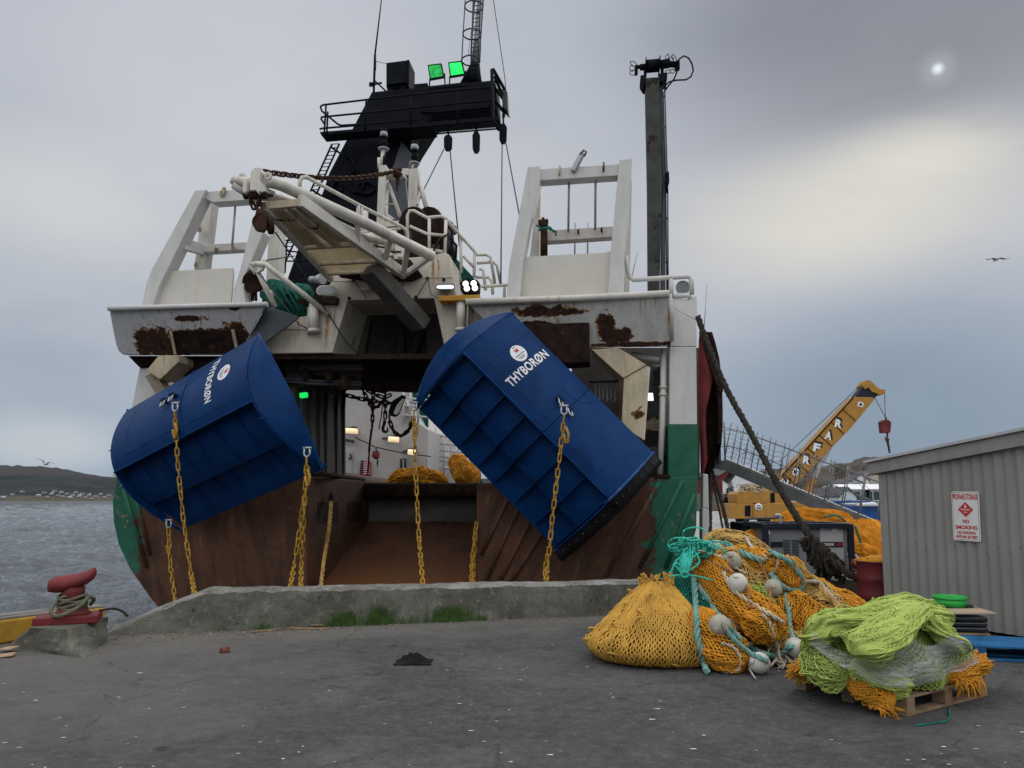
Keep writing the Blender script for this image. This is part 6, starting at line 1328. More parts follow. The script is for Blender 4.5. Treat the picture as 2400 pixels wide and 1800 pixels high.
# --- floats
FL = [(1680, 1287, 21, 'floatgrey', 'grey float half buried under the turquoise tangle'), (1715, 1315, 22, 'floatgrey', 'dull grey float just below the turquoise tangle'), (1729, 1367, 23, 'float', 'clean white float in the middle of the heap'),
      (1687, 1467, 26, 'floatgrey', 'large pale grey float lying on the thick turquoise rope'), (1780, 1560, 24, 'float', 'white float lying on the asphalt in front of the heap'), (1862, 1517, 22, 'float', 'off white float low on the right beside hanging white rope'), (1812, 1378, 21, 'floatgrey', 'brownish grey float tucked under the rope ring')]
for px, py, rpx, m, lab in FL:
    p = drape(px, py, .05, 7.2); r = rpx * p.y / F
    if py == 1560: p = G(px, py + rpx * .9); p = P(px, py, p.y + r * .3); p.z = r
    t = thing('net_float', lab, 'float', p, 'floats on the heaped net')
    mb = MB(); mb.sphere(p, r, 24, 16); mb.build('shell', M[m], t)
    mb = MB(); ax = V((random.uniform(-1, 1), -.6, random.uniform(-.2, .8))).normalized(); mb.lathe([(.012, -.004), (.026, .002), (.026, .012), (.012, .012)], p + ax * r * .985, ax, 12); mb.lathe([(r * 1.004, -.006), (r * 1.008, 0), (r * 1.004, .006)], p, ax, 28); mb.build('eyelet', M[m], t)
    h = MB(); h.sphere(p, r, 16, 10); _hit.append(BVHTree.FromPolygons([V(v) for v in h.v], h.f))
# --- ropes draped over the heap
def drope(pix, r, m, label, strands_=3, Yf=7.6, name='draped_rope'):
    pts = []
    for a, b in zip(pix, pix[1:]):
        n = max(1, int(math.hypot(b[0] - a[0], b[1] - a[1]) / 16))
        pts += [(a[0] + (b[0] - a[0]) * k / n, a[1] + (b[1] - a[1]) * k / n) for k in range(n)]
    pts.append(pix[-1]); r *= 1.18; W = [drape(x, y, r * 1.15, Yf) for x, y in pts]
    S_ = [W[0]] + [(W[i - 1] + W[i] * 2 + W[i + 1]) / 4 for i in range(1, len(W) - 1)] + [W[-1]]
    mb = MB(); rope_mb(mb, S_, r, strands_, sub=4 if strands_ > 1 else 2); return tag(mb.build(name, M[m]), label, 'rope', NP)
drope([(1626, 1354), (1631, 1420), (1634, 1487), (1645, 1540), (1657, 1574)], .028, 'teal_rope', 'thick turquoise rope running straight down beside the teal wedge')
drope([(1635, 1372), (1666, 1416), (1688, 1448), (1719, 1484), (1758, 1517), (1808, 1541), (1840, 1532), (1855, 1512)], .027, 'teal_rope', 'thick turquoise rope crossing under the large pale grey float')
drope([(1650, 1400), (1680, 1440), (1712, 1492), (1752, 1528), (1800, 1550)], .022, 'teal_rope', 'second turquoise rope running parallel below the first')
drope([(1697, 1273), (1733, 1291), (1765, 1308), (1792, 1316)], .032, 'teal_rope', 'faded turquoise rope lying across the top of the heap')
drope([(1807, 1343), (1826, 1371), (1858, 1386), (1884, 1381), (1886, 1360), (1872, 1338), (1841, 1309), (1800, 1292)], .026, 'teal_rope', 'faded turquoise rope forming a ring on the right side')
drope([(1841, 1392), (1850, 1441), (1853, 1487), (1870, 1510), (1895, 1525)], .022, 'teal_rope', 'faded turquoise rope hanging below the ring')
drope([(1850, 1310), (1900, 1355), (1940, 1400), (1975, 1430)], .035, 'tan_net', 'knotted tan rope along the right flank')
drope([(1749, 1260), (1762, 1285), (1776, 1305), (1790, 1318)], .020, 'white_rope', 'dirty white rope over the crest of the heap')
drope([(1640, 1290), (1657, 1300), (1690, 1303), (1708, 1312), (1722, 1335), (1750, 1345)], .014, 'white_rope', 'thin white rope tied around the dull grey float', 2)
drope([(1690, 1507), (1721, 1515), (1738, 1545), (1735, 1576), (1694, 1574)], .014, 'white_rope', 'white rope with a knot curling on the asphalt', 2, 7.1)
drope([(1762, 1535), (1752, 1552), (1758, 1575), (1770, 1590)], .012, 'white_rope', 'white rope end left of the white float on the ground', 2, 7.1)
drope([(1813, 1464), (1844, 1469), (1858, 1500), (1863, 1530), (1867, 1565)], .014, 'white_rope', 'white rope hanging in front of the low right float', 2)
drope([(1709, 1450), (1738, 1475), (1760, 1500), (1790, 1510), (1830, 1535)], .014, 'white_rope', 'white rope beside the turquoise rope near the large float', 2)
drope([(1890, 1361), (1918, 1361), (1949, 1398), (1985, 1428)], .020, 'white_rope', 'white rope looping down the right flank', 3)
drope([(1786, 1297), (1810, 1321), (1813, 1298), (1830, 1300), (1814, 1345)], .012, 'white_rope', 'thin white rope looping near the rope ring', 2)
drope([(1661, 1312), (1690, 1330), (1715, 1340), (1735, 1350), (1752, 1375), (1757, 1425)], .016, 'brown_rope', 'brown rope passing behind the clean white float', 2)
drope([(1780, 1318), (1803, 1361), (1806, 1412)], .014, 'brown_rope', 'brown rope hanging beside the brownish float', 2)
drope([(1786, 1440), (1800, 1450), (1818, 1500), (1830, 1560)], .016, 'white_rope', 'frayed pale rope hanging low in the middle', 2)
drope([(1695, 1340), (1712, 1380), (1755, 1410), (1790, 1430), (1835, 1460)], .020, 'white_rope', 'pinkish white rope edging the upper orange fold', 2)
mb = MB(); rs = random.Random(5)
for k in range(46):
    x, y = rs.choice([(1825, 1535), (1832, 1548), (1845, 1552), (1872, 1560), (1815, 1520)]); b = drape(x + rs.uniform(-14, 14), y + rs.uniform(-14, 6), .02, 7.3); e = b + V((rs.uniform(-.12, .12), rs.uniform(-.15, .05), 0)); e.z = .012
    mb.path(catmull([b, b.lerp(e, .5) + V((rs.uniform(-.04, .04), -.03, .02)), e], 4), .009, 4)
tag(mb.build('frayed_strands', M['white_rope']), 'frayed pale rope strands at the front foot of the heap', 'rope', NP)
# --- turquoise tangle
mb = MB(); rs = random.Random(11)
for k in range(34):
    c = (rs.gauss(1632, 22), rs.gauss(1280, 12)); a0 = rs.uniform(0, 6.28); rx, ry = rs.uniform(8, 30), rs.uniform(5, 17); sp = rs.uniform(2.5, 6.0)
    pts = [P(c[0] + rx * math.cos(a0 + sp * i / 9), c[1] + ry * math.sin(a0 + sp * i / 9), 7.88 + rs.uniform(-.10, .12)) for i in range(10)]
    mb.path(catmull(pts, 3), .0085, 5)
for k in range(15):
    pts = [P(rs.gauss(1622, 14), rs.gauss(1285, 6), 7.85), P(rs.gauss(1610, 12), 1318, 7.68), P(1605 + rs.uniform(-6, 6), 1346, 7.66)]; mb.path(catmull(pts, 5), .009, 5)
for k in range(7):
    a0 = rs.uniform(0, 6.28); mb.path(catmull([P(1605 + 9 * math.cos(a0 + i), 1347 + 6 * math.sin(a0 + i), 7.62) for i in range(7)], 3), .010, 5)
for pl in ([(1566, 1351), (1605, 1347), (1640, 1352), (1670, 1360)], [(1603, 1348), (1590, 1335), (1580, 1322), (1575, 1338), (1568, 1342)], [(1600, 1346), (1594, 1325), (1598, 1300), (1612, 1283)], [(1598, 1275), (1590, 1262), (1604, 1262), (1622, 1268)], [(1650, 1268), (1690, 1285), (1704, 1300)], [(1572, 1340), (1585, 1320), (1598, 1330)]):
    mb.path(catmull([P(x, y, 7.66) for x, y in pl], 5), .009, 5)
tag(mb.build('turquoise_tangle', M['teal_line']), 'bright turquoise twine tangled in a knot at the top left of the heap', 'twine', NP)
# ================================================================== QUAY FURNITURE AND YARD
def pallet(c, ex, ey, L, W, m, label, parts_mats=None):
    t = thing('pallet', label, 'pallet', (c.x, c.y, 0)); rs = random.Random(int(abs(c.x * 100)))
    def at_(a, b, z): return V((c.x, c.y, 0)) + ex * a + ey * b + Z * z
    for k in range(7):
        b = -W / 2 + .05 + (W - .10) * k / 6; mb = MB(); mb.box(at_(rs.uniform(-.008, .008), b, .137), (L, .092, .020), (ex, ey, Z)); mb.build('deck_board', m, t, .003)
    for k in range(3):
        a = -L / 2 + .05 + (L - .10) * k / 2; mb = MB(); mb.box(at_(a, 0, .117), (.10, W, .018), (ex, ey, Z)); mb.build('cross_board', m, t, .003)
        for j in range(3):
            b = -W / 2 + .055 + (W - .11) * j / 2; mb = MB(); mb.box(at_(a, b, .065), (.10, .11, .085), (ex, ey, Z)); mb.build('block', m, t, .004)
    for j in range(3):
        b = -W / 2 + .055 + (W - .11) * j / 2; mb = MB(); mb.box(at_(0, b, .012), (L, .10, .018), (ex, ey, Z)); mb.build('bottom_board', m, t, .003)
    return t
# --- pallet with the lime green net
pf_, pr_, pl_ = G(2128, 1682), G(2309, 1634), G(1866, 1624)
ex = (pr_ - pf_).normalized(); ey = V((-ex.y, ex.x, 0)); PL, PW = 1.12, .98
pc = pf_ + ex * PL / 2 + ey * PW / 2
pallet(pc, ex, ey, PL, PW, M['wood'], 'weathered wooden pallet under the lime green net')
# orange net under the green one
GN = 'net bundles on the pallet'
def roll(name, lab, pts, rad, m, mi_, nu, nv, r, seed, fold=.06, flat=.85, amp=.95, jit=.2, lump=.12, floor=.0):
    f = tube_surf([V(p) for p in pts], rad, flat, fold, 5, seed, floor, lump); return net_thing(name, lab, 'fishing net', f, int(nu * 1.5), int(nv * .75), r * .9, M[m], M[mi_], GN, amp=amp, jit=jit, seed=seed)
roll('orange_net_roll', 'orange net roll spilling over the front of the pallet', [P(1985, 1590, 6.0), P(2030, 1618, 5.85), P(2065, 1638, 5.74), P(2092, 1656, 5.66)], [.06, .085, .09, .06], 'orange_net', 'orange_net_in', 30, 26, .008, 51)
roll('orange_net_roll', 'orange net bulging out at the right end of the pallet', [P(2205, 1590, 6.05), P(2250, 1575, 6.1), P(2290, 1558, 6.3), P(2290, 1548, 6.55)], [.06, .085, .085, .06], 'orange_net', 'orange_net_in', 36, 26, .007, 53)
roll('orange_net_roll', 'yellow orange net tuft poking out at the left end of the pallet', [P(1850, 1575, 6.5), P(1880, 1572, 6.4), P(1915, 1580, 6.2)], [.04, .075, .08], 'mustard_net', 'mustard_net_in', 30, 18, .008, 55, jit=.5)
def strands_thing(lab): return tag(mb.build('loose_net_strands', M['orange_net']), lab, 'net strands', GN)
mb = MB(); rs = random.Random(8)
for k in range(34):
    b = P(2255 + rs.uniform(-25, 25), 1600 + rs.uniform(-8, 8), 5.93); e = b + V((rs.uniform(-.02, .11), rs.uniform(-.08, .02), rs.uniform(-.10, -.03))); mb.path(catmull([b, b.lerp(e, .5) + V((.02, 0, .03)), e], 3), .0055, 4)
strands_thing('orange net strands fraying over the right end of the pallet'); mb = MB()
for k in range(44):
    b = P(1870 + rs.uniform(-10, 30), 1572 + rs.uniform(-16, 18), 6.3); e = b + V((rs.uniform(-.15, .0), rs.uniform(-.1, .05), rs.uniform(-.06, .06))); mb.path(catmull([b, b.lerp(e, .5) + Z * .02, e], 3), .0055, 4)
strands_thing('yellow net strands fraying out at the left end of the pallet'); mb = MB()
for k in range(24):
    b = P(2080 + rs.uniform(-30, 14), 1655 + rs.uniform(-8, 10), 5.5); e = b + V((rs.uniform(-.02, .08), rs.uniform(-.05, .0), rs.uniform(-.07, -.02))); mb.path([b, e], .0055, 4)
strands_thing('short orange net strands at the front corner of the pallet')
# lime mound
mc = pc + V((.0, .02, .14)); MH = .52
def mound(u, v, d=0.0):
    a = 2 * math.pi * u; e = math.sin(v * math.pi / 2); rr = math.cos(v * math.pi / 2) ** .55
    n = mnoise.noise(V((math.cos(a) * 1.6, math.sin(a) * 1.6, v * 2))) * .13 + .03 * math.sin(9 * a + 5 * v)
    c, s = math.cos(a), math.sin(a); sq = (abs(c) ** 3.2 + abs(s) ** 3.2) ** (-1 / 3.2)
    rx = (PL * .50) * rr * (1 + n) * sq * (1 + .10 * math.sin(min(1, v * 2) * math.pi)) + d; ry = (PW * .50) * rr * (1 + n) * sq * (1 + .10 * math.sin(min(1, v * 2) * math.pi)) + d
    return mc + ex * (c * rx) + ey * (s * ry) + Z * (MH * e * (1 + .10 * n) + .02 * (1 - v) + d * e)
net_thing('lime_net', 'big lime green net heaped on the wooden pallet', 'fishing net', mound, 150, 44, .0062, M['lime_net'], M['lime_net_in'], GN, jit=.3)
def lroll(lab, pts, rad, nu, nv, r, seed, fold=.13, flat=.5, amp=.62, jit=.34, lump=.2):
    return roll('lime_net_fold', lab, [P(*p) for p in pts], rad, 'lime_net', 'lime_net_in', int(nu * 1.2), nv, r, seed, fold, flat, amp, jit, lump, .05)
lroll('lime net fold bulging at the upper left of the pallet load', [(1922, 1530, 6.15), (1915, 1490, 6.12), (1938, 1466, 6.1), (1990, 1460, 6.05), (2060, 1462, 6.0), (2110, 1460, 5.98)], [.08, .12, .13, .13, .12, .08], 64, 54, .0055, 61, flat=.75)
lroll('lime net fold lying over the crest of the pallet load', [(1990, 1464, 6.3), (2060, 1442, 6.25), (2128, 1428, 6.2), (2175, 1440, 6.15), (2230, 1458, 6.2)], [.10, .14, .15, .13, .10], 66, 44, .0058, 63, flat=.7)
lroll('broad lime net flap fanning down over the front of the pallet load', [(2165, 1415, 6.0), (2120, 1445, 5.80), (2075, 1482, 5.66), (2030, 1515, 5.60), (2000, 1535, 5.6)], [.10, .14, .19, .22, .20], 74, 40, .0058, 65, flat=.35)
lroll('open meshed lime net blob at the lower left of the pallet load', [(1922, 1520, 6.2), (1928, 1550, 6.12), (1955, 1580, 6.0), (1990, 1592, 5.92)], [.10, .15, .15, .09], 30, 24, .006, 67, flat=.8, jit=.45, amp=.95)
lroll('long lime net roll along the lower front of the pallet load', [(1990, 1560, 5.95), (2045, 1580, 5.84), (2095, 1600, 5.76), (2125, 1612, 5.76)], [.10, .12, .12, .08], 52, 36, .0055, 69, flat=.8)
lroll('lime net fold hanging at the right of the pallet load', [(2180, 1445, 6.0), (2212, 1490, 5.94), (2238, 1532, 5.98)], [.11, .15, .12], 50, 30, .0055, 71, flat=.5)
# stretch film round the load: follows the real folds
def film_edge(px, top):
    hi = [(1898, 1475), (1940, 1505), (2000, 1535), (2080, 1545), (2105, 1500), (2125, 1482), (2200, 1500), (2235, 1462), (2262, 1500), (2292, 1545)]
    lo = [(1898, 1515), (1960, 1560), (2020, 1598), (2080, 1620), (2128, 1640), (2200, 1606), (2250, 1582), (2292, 1552)]
    return lin(hi if top else lo, px)
mb = MB(); rows = []
for i in range(100):
    px = 1899 + (2291 - 1899) * i / 99; a, b = film_edge(px, 1), film_edge(px, 0); col = []
    for j in range(17):
        y = a + (b - a) * j / 16; col.append(drape(px, y, .03, 5.95))
    rows.append(col)
for _ in range(26):
    nr = [[V(p) for p in r_] for r_ in rows]
    for i in range(1, 99):
        for j in range(0, 17):
            nb = [rows[i - 1][j], rows[i + 1][j]] + ([rows[i][j - 1]] if j else []) + ([rows[i][j + 1]] if j < 16 else [])
            av = V((0, 0, 0))
            for q in nb: av += q
            av /= len(nb); nr[i][j] = av if (av - CAM).length < (rows[i][j] - CAM).length or _ > 22 else rows[i][j].lerp(av, .12)
    rows = nr
rows = [[p + V((0, -.012, .004)) * (1 + .8 * mnoise.noise(V((i * .09, j * .8, 3)))) + V((0, -.008 * abs(math.sin(j * 1.9 + i * .07)), 0)) for j, p in enumerate(r_)] for i, r_ in enumerate(rows)]
mb.grid(rows)
tag(mb.build('stretch_film', M['film']), 'clear crinkled stretch film wrapped round the lime green net', 'plastic film')
# --- stack behind: wooden pallet, black wrapped cartons, plywood, bucket; blue pallet beside it
wcorner = V((5.01, 10.2, 0)); wdir = V((.47, -.883, 0)).normalized(); wnorm = V((-wdir.y, wdir.x, 0)); wnorm = -wnorm if wnorm.x > 0 else wnorm
s0 = G(2326, 1518); ex2 = V((math.cos(R(-6)), math.sin(R(-6)), 0)); ey2 = V((-ex2.y, ex2.x, 0)); sc = s0 - ex2 * .50 + ey2 * .30
pallet(sc, ex2, ey2, 1.0, .6, M['wood'], 'wooden pallet under the black wrapped cartons by the shed')
mb = MB()
for k in range(3):
    pts = []
    mb.box(sc + Z * (.15 + .03 + .055 * k + .0) + ex2 * random.uniform(-.01, .01), (.97, .57, .052), (ex2, ey2, Z))
o = mb.build('wrapped_cartons', M['blackwrap'], None, .015); tag(o, 'black plastic wrapped cartons between the pallet and the plywood sheet', 'cartons')
mb = MB(); mb.box(sc + Z * .357, (1.08, .68, .018), ((ex2 + Z * .02).normalized(), ey2, Z)); tag(mb.build('plywood_sheet', M['woodpale'], None, .002), 'pale plywood sheet lying on the black wrapped cartons', 'plywood')
bc_ = P(2228, 1424, sc.y + .12); bc_.z = .368; t = thing('plastic_tub', 'bright green plastic tub standing on the plywood sheet', 'tub', bc_)
k_ = 34 * bc_.y / F
mb = MB(); mb.lathe([(.0, .0), (k_ * .94, .0), (k_ * .98, .05), (k_ * .98, .095), (k_ * .90, .095), (k_ * .88, .012), (0, .012)], bc_, Z, 32); mb.build('tub_body', M['limebucket'], t)
mb = MB(); mb.lathe([(k_ * .97, .09), (k_ * 1.04, .09), (k_ * 1.04, .12), (k_ * .93, .12), (k_ * .93, .09)], bc_, Z, 32); mb.lathe([(k_ * .97, .042), (k_ * 1.01, .042), (k_ * 1.01, .052), (k_ * .97, .052)], bc_, Z, 32); mb.build('rim', M['limebucket'], t)
mb = MB(); rs = random.Random(4)
g = []
for i in range(16):
    row = []
    for j in range(8): row.append(sc + ex2 * (.08 + .42 * i / 15) + ey2 * (-.02 + .2 * j / 7) + Z * (.372 + .03 * abs(mnoise.noise(V((i * .5, j * .6, 1)))) + (.02 if 2 < j < 6 else 0)))
    g.append(row)
mb.grid(g, thick=V((0, 0, -.006))); tag(mb.build('plastic_sheet', M['blackwrap']), 'crumpled black plastic lying behind the green tub', 'plastic sheet')
bp_ = G(2292, 1548); pallet(bp_ + wdir * .60 * 0 + V((.62, .16, 0)), V((math.cos(R(-12)), math.sin(R(-12)), 0)), V((math.sin(R(12)), math.cos(R(12)), 0)), 1.2, .62, M['bluepallet'], 'blue painted pallet lying flat at the right edge beside the shed')
# --- propane shed
t = thing('propane_shed', 'low grey corrugated storage shed at the right edge', 'shed', wcorner)
Lw, Dw = 4.6, 3.2; nin = -wnorm
zt0, zt1 = P(2060, 1112, 10.2).z, P(2400, 1049, 8.57).z; sl = (zt1 - zt0) / (V((5.87, 8.57, 0)) - wcorner).length
def corr(mb, p0, d, n_, L, z0, zf, pitch=.127, amp=.012):
    N = int(L / pitch * 8); rows = []
    for i in range(N + 1):
        s = L * i / N; p = p0 + d * s + n_ * (amp * math.sin(2 * math.pi * s / pitch)); rows.append([V((p.x, p.y, z0)), V((p.x, p.y, zf(s)))])
    mb.grid(rows, 0, True)
mb = MB(); corr(mb, wcorner + wdir * .10, wdir, wnorm, Lw - .1, .04, lambda s: zt0 + sl * (s + .1)); mb.build('corrugated_wall', M['shed'], t)
mb = MB(); corr(mb, wcorner + nin * .1 + wdir * .02, nin, -wdir, Dw, .04, lambda s: zt0 - .0); mb.build('corrugated_wall', M['shed'], t)
mb = MB(); mb.box(wcorner + nin * .03 + wdir * .05 + Z * (zt0 / 2 + .03), (.11, .11, zt0 - .06), (wdir, nin, Z)); mb.build('corner_trim', M['fascia'], t, .004)
mb = MB(); mb.box(wcorner + wdir * (Lw / 2) + nin * (Dw / 2 + .02) + Z * .02, (Lw, Dw - .1, .04), (wdir, nin, Z)); mb.build('skid_base', M['black'], t)
rdir = (wdir + Z * sl).normalized(); rc = wcorner - wdir * .12 + wnorm * .06 + Z * zt0
mb = MB(); mb.beam(rc + Z * .075, rc + rdir * (Lw + .3) + Z * .075, .03, .155); mb.beam(rc + Z * .075 + nin * .02, rc + Z * .075 + nin * (Dw + .2), .03, .155); mb.build('fascia', M['fascia'], t, .003)
mb = MB(); q0 = rc + Z * .158 + wnorm * .05 - wdir * .04; mb.prism([q0, q0 + rdir * (Lw + .4), q0 + rdir * (Lw + .4) + nin * (Dw + .4), q0 + nin * (Dw + .4)], (0, 0, .035)); mb.build('roof_sheet', M['roof'], t)
mb = MB()
for i in range(30):
    s = .2 + i * .127; 
    for z in (1.02 - (i % 2) * .05,): 
        if random.random() < .6: mb.sphere(wcorner + wdir * (s + .03) + wnorm * .020 + Z * (z + random.uniform(-.02, .02)), .007, 6, 4)
        if random.random() < .4: mb.sphere(wcorner + wdir * (s + .03) + wnorm * .020 + Z * (.5 + random.uniform(-.02, .02)), .006, 6, 4)
mb.build('screw_row', M['darkgrey'], t)
# --- propane sign
def wallpt(px, py, off):
    d = ray(px, py); return CAM + d * (((wcorner + wnorm * off) - CAM).dot(wnorm) / d.dot(wnorm))
sg0, sg1, sg2, sg3 = wallpt(2229, 1153, .03), wallpt(2293, 1150, .03), wallpt(2300, 1269, .03), wallpt(2235, 1266, .03)
so = (sg0 + sg2) / 2; sw = ((sg1 - sg0).length + (sg2 - sg3).length) / 2; sh = ((sg3 - sg0).length + (sg2 - sg1).length) / 2; ux = ((sg1 - sg0) + (sg2 - sg3)); ux.z = 0; ux.normalize(); ux = (ux - Z * .018).normalized(); uy = wnorm.cross(ux); uy = uy if uy.z > 0 else -uy
t = thing('warning_sign', 'white propane storage sign with red lettering screwed to the shed wall', 'sign', so)
mb = MB(); rr_ = .06; cr = []
for cx_, cy_, a0 in ((1, 1, 0), (-1, 1, 90), (-1, -1, 180), (1, -1, 270)):
    for k in range(5): a = R(a0 + 22.5 * k); cr.append((cx_ * (sw / 2 - .02) + .02 * math.cos(a), cy_ * (sh / 2 - .02) + .02 * math.sin(a)))
mb.prism([so + ux * x + uy * y for x, y in cr], -wnorm * .004); pl = mb.build('sign_plate', M['signwhite'], t)
def sgq(mb, x0, x1, y0, y1, h=.0025): mb.add([so + ux * (x * sw) + uy * (y * sh) + wnorm * h for x, y in ((x0, y0), (x1, y0), (x1, y1), (x0, y1))], [(0, 1, 2, 3)])
mb = MB()
for a in ((-.465, .465, .475, .480), (-.465, .465, -.480, -.475), (-.465, -.455, -.475, .475), (.455, .465, -.475, .475)): sgq(mb, *a)
mb.build('sign_border', M['darkgrey'], pl)
so_ = so + wnorm * .003
def sgt(s_, x, y, w_, h_, b=.015): mb = MB(); put_text(mb, s_, so_ + ux * (x * sw) + uy * (y * sh), ux, uy, h_ * sh, w_ * sw, b); mb.build('sign_lettering', M['redsign'], pl)
sgt('PROPANE STORAGE', 0, .395, .90, .115, .022); sgt('NO', 0, -.105, .23, .078, .03); sgt('SMOKING', .0, -.225, .80, .080, .03); sgt('NO PARKING', 0, -.332, .66, .062, .03); sgt('WITHIN 20 FEET', .0, -.418, .80, .062, .03)
mb = MB(); dc_ = so + wnorm * .003 + uy * (.135 * sh); dd = .155 * sh; mb.add([dc_ + ux * dd, dc_ + uy * dd, dc_ - ux * dd, dc_ - uy * dd], [(0, 1, 2, 3)]); dm = mb.build('hazard_diamond', M['redsign'], pl)
mb = MB(); dc2 = dc_ + wnorm * .002; put_text(mb, 'FLAMMABLE', dc2, ux, uy, dd * .26, dd * 1.25, .01); put_text(mb, 'GAS', dc2 - uy * dd * .36, ux, uy, dd * .20, dd * .5, .01)
fp = [(-.12, .26), (.12, .26), (.17, .42), (.09, .55), (.03, .48), (.0, .72), (-.10, .55), (-.16, .42)]; mb.add([dc2 + ux * (x * dd) + uy * (y * dd) for x, y in fp], [tuple(range(len(fp)))]); mb.build('hazard_symbol', M['signwhite'], dm)
# --- red drum
dcn = P(2062, 1400, 10.75); dcn = V((dcn.x, 10.75, 0)); dh_ = P(2062, 1318, 10.75 - .28).z
t = thing('oil_drum', 'dull red steel drum standing beside the shed corner', 'drum', dcn)
mb = MB(); prof = [(0, .01), (.285, .01), (.295, .0), (.295, .02), (.285, .03)]
for z in (.33, .66): prof += [(.285, dh_ * z - .03), (.300, dh_ * z), (.285, dh_ * z + .03)]
prof += [(.285, dh_ - .02), (.297, dh_ - .01), (.297, dh_), (.270, dh_), (.270, dh_ - .03), (0, dh_ - .03)]
mb.lathe(prof, dcn, Z, 32); mb.build('drum_body', M['drum'], t)
mb = MB(); mb.sphere(dcn + V((0, 0, dh_ - .02)), .26, 18, 10, (1, 1, .35), lump=.3)
for k in range(30):
    a = random.uniform(0, 6.28); p = dcn + V((math.cos(a) * .2, math.sin(a) * .2, dh_)); mb.path([p, p + V((random.uniform(-.06, .06), random.uniform(-.06, .06), random.uniform(.03, .09)))], .006, 4)
tag(mb.build('net_scraps', M['orange_net']), 'orange net scraps filling the red drum', 'net scraps')
# --- generator
gY = 12.9; gx0, gx1 = P(1790, 1300, gY).x, P(2001, 1300, gY).x; gt = P(1900, 1228, gY).z; gw = gx1 - gx0
t = thing('generator', 'grey boxed diesel generator in a dark frame behind the net heap', 'generator', ((gx0 + gx1) / 2, gY + .5, 0))
mb = MB(); mb.box(((gx0 + gx1) / 2, gY + .5, gt / 2 + .03), (gw - .16, .92, gt - .14)); body = mb.build('housing', M['gen_grey'], t, .015)
mb = MB()
for x in (gx0 + .04, gx1 - .04):
    for y in (gY, gY + 1.0): mb.box((x, y, gt / 2), (.09, .09, gt))
for z in (.05, gt - .03):
    for y in (gY, gY + 1.0): mb.box(((gx0 + gx1) / 2, y, z), (gw - .17, .085, .09))
    for x in (gx0 + .04, gx1 - .04): mb.box((x, gY + .5, z), (.085, .91, .085))
for z in (.35, .6, .85): mb.box((gx1 - .04, gY + .5, z), (.05, .91, .04))
mb.build('guard_frame', M['gen_frame'], t, .008)
fy = gY + .035
mb = MB(); a, b = P(1922, 1230, gY).x, P(1976, 1230, gY).x; mb.box(((a + b) / 2, fy - .006, gt / 2 + .02), (b - a, .012, gt - .2)); mb.build('pale_door', M['gen_pale'], body)
mb = MB()
for px in (1846, 1866): 
    x = P(px, 1290, gY).x
    for k in range(9): mb.box((x, fy - .004, .48 + k * .05), (.11, .014, .030))
mb.build('louvre', M['darkgrey'], body)
mb = MB(); z0 = P(1900, 1276, gY).z
a, b = P(1926, 1276, gY).x, P(1976, 1276, gY).x; mb.box(((a + b) / 2, fy - .020, z0), (b - a, .012, .085)); pl = mb.build('name_plate', M['gen_frame'], body)
mb = MB(); put_text(mb, '3550K', V(((a + b) / 2 - .055, fy - .029, z0)), V((1, 0, 0)), Z, .045, .19, .02); put_text(mb, 'HD', V(((a + b) / 2 + .115, fy - .029, z0)), V((1, 0, 0)), Z, .045, .09, .02, 1); mb.build('plate_lettering', [M['lettering'], M['redsign']], pl)
mb = MB()
for px, w_ in ((1822, .2), (1890, .16)): mb.box((P(px, 1276, gY).x, fy - .008, z0), (w_, .012, .085))
mb.build('dark_decal', M['gen_frame'], body)
mb = MB()
for px, py, w_, h_ in ((1803, 1248, .04, .07), (1930, 1240, .08, .03), (1958, 1242, .09, .05)): p = P(px, py, gY); mb.box((p.x, fy - .008, p.z), (w_, .012, h_))
mb.build('white_decal', M['lettering'], body)
mb = MB(); p = P(1829, 1226, gY + .3); mb.path(catmull([p, p + Z * .12, p + Z * .14 + V((-.05, 0, 0)), p + Z * .13 + V((-.09, 0, 0))], 4), .028, 8); mb.build('exhaust_pipe', M['galv'], t)
mb = MB()
for x in (gx0 + .3, gx1 - .4): mb.lathe([(.05, -.05), (.11, -.05), (.11, .05), (.05, .05)], (x, gY - .1, .11), V((0, 1, 0)), 16)
mb.build('skid_wheel', M['blackrub'], t)
mb = MB()
for i, (px, py) in enumerate(((2004, 1300), (2016, 1312), (2010, 1336))): p = P(px, py, gY - .1); mb.path([p, p + V((.08, -.05, -.12)), p + V((.1, -.1, -.25))], .02, 6)
mb.build('fuel_hose', M['galv'], t)
# black skid tank left of it
p0 = P(1738, 1225, 14.5); p1 = P(1838, 1222, 14.5)
t = thing('black_tank', 'low black steel tank behind the left of the generator', 'tank', ((p0.x + p1.x) / 2, 14.9, 0))
mb = MB(); mb.box(((p0.x + p1.x) / 2, 14.9, p0.z / 2), (p1.x - p0.x, .8, p0.z)); mb.build('tank_body', M['black'], t, .03)
mb = MB(); mb.path([P(1744, 1222, 14.5), P(1752, 1216, 14.5), P(1836, 1213, 14.5)], .025, 6); mb.box(P(1768, 1242, 14.46), (.1, .05, .08)); mb.build('tank_rail', M['darkgrey'], t)
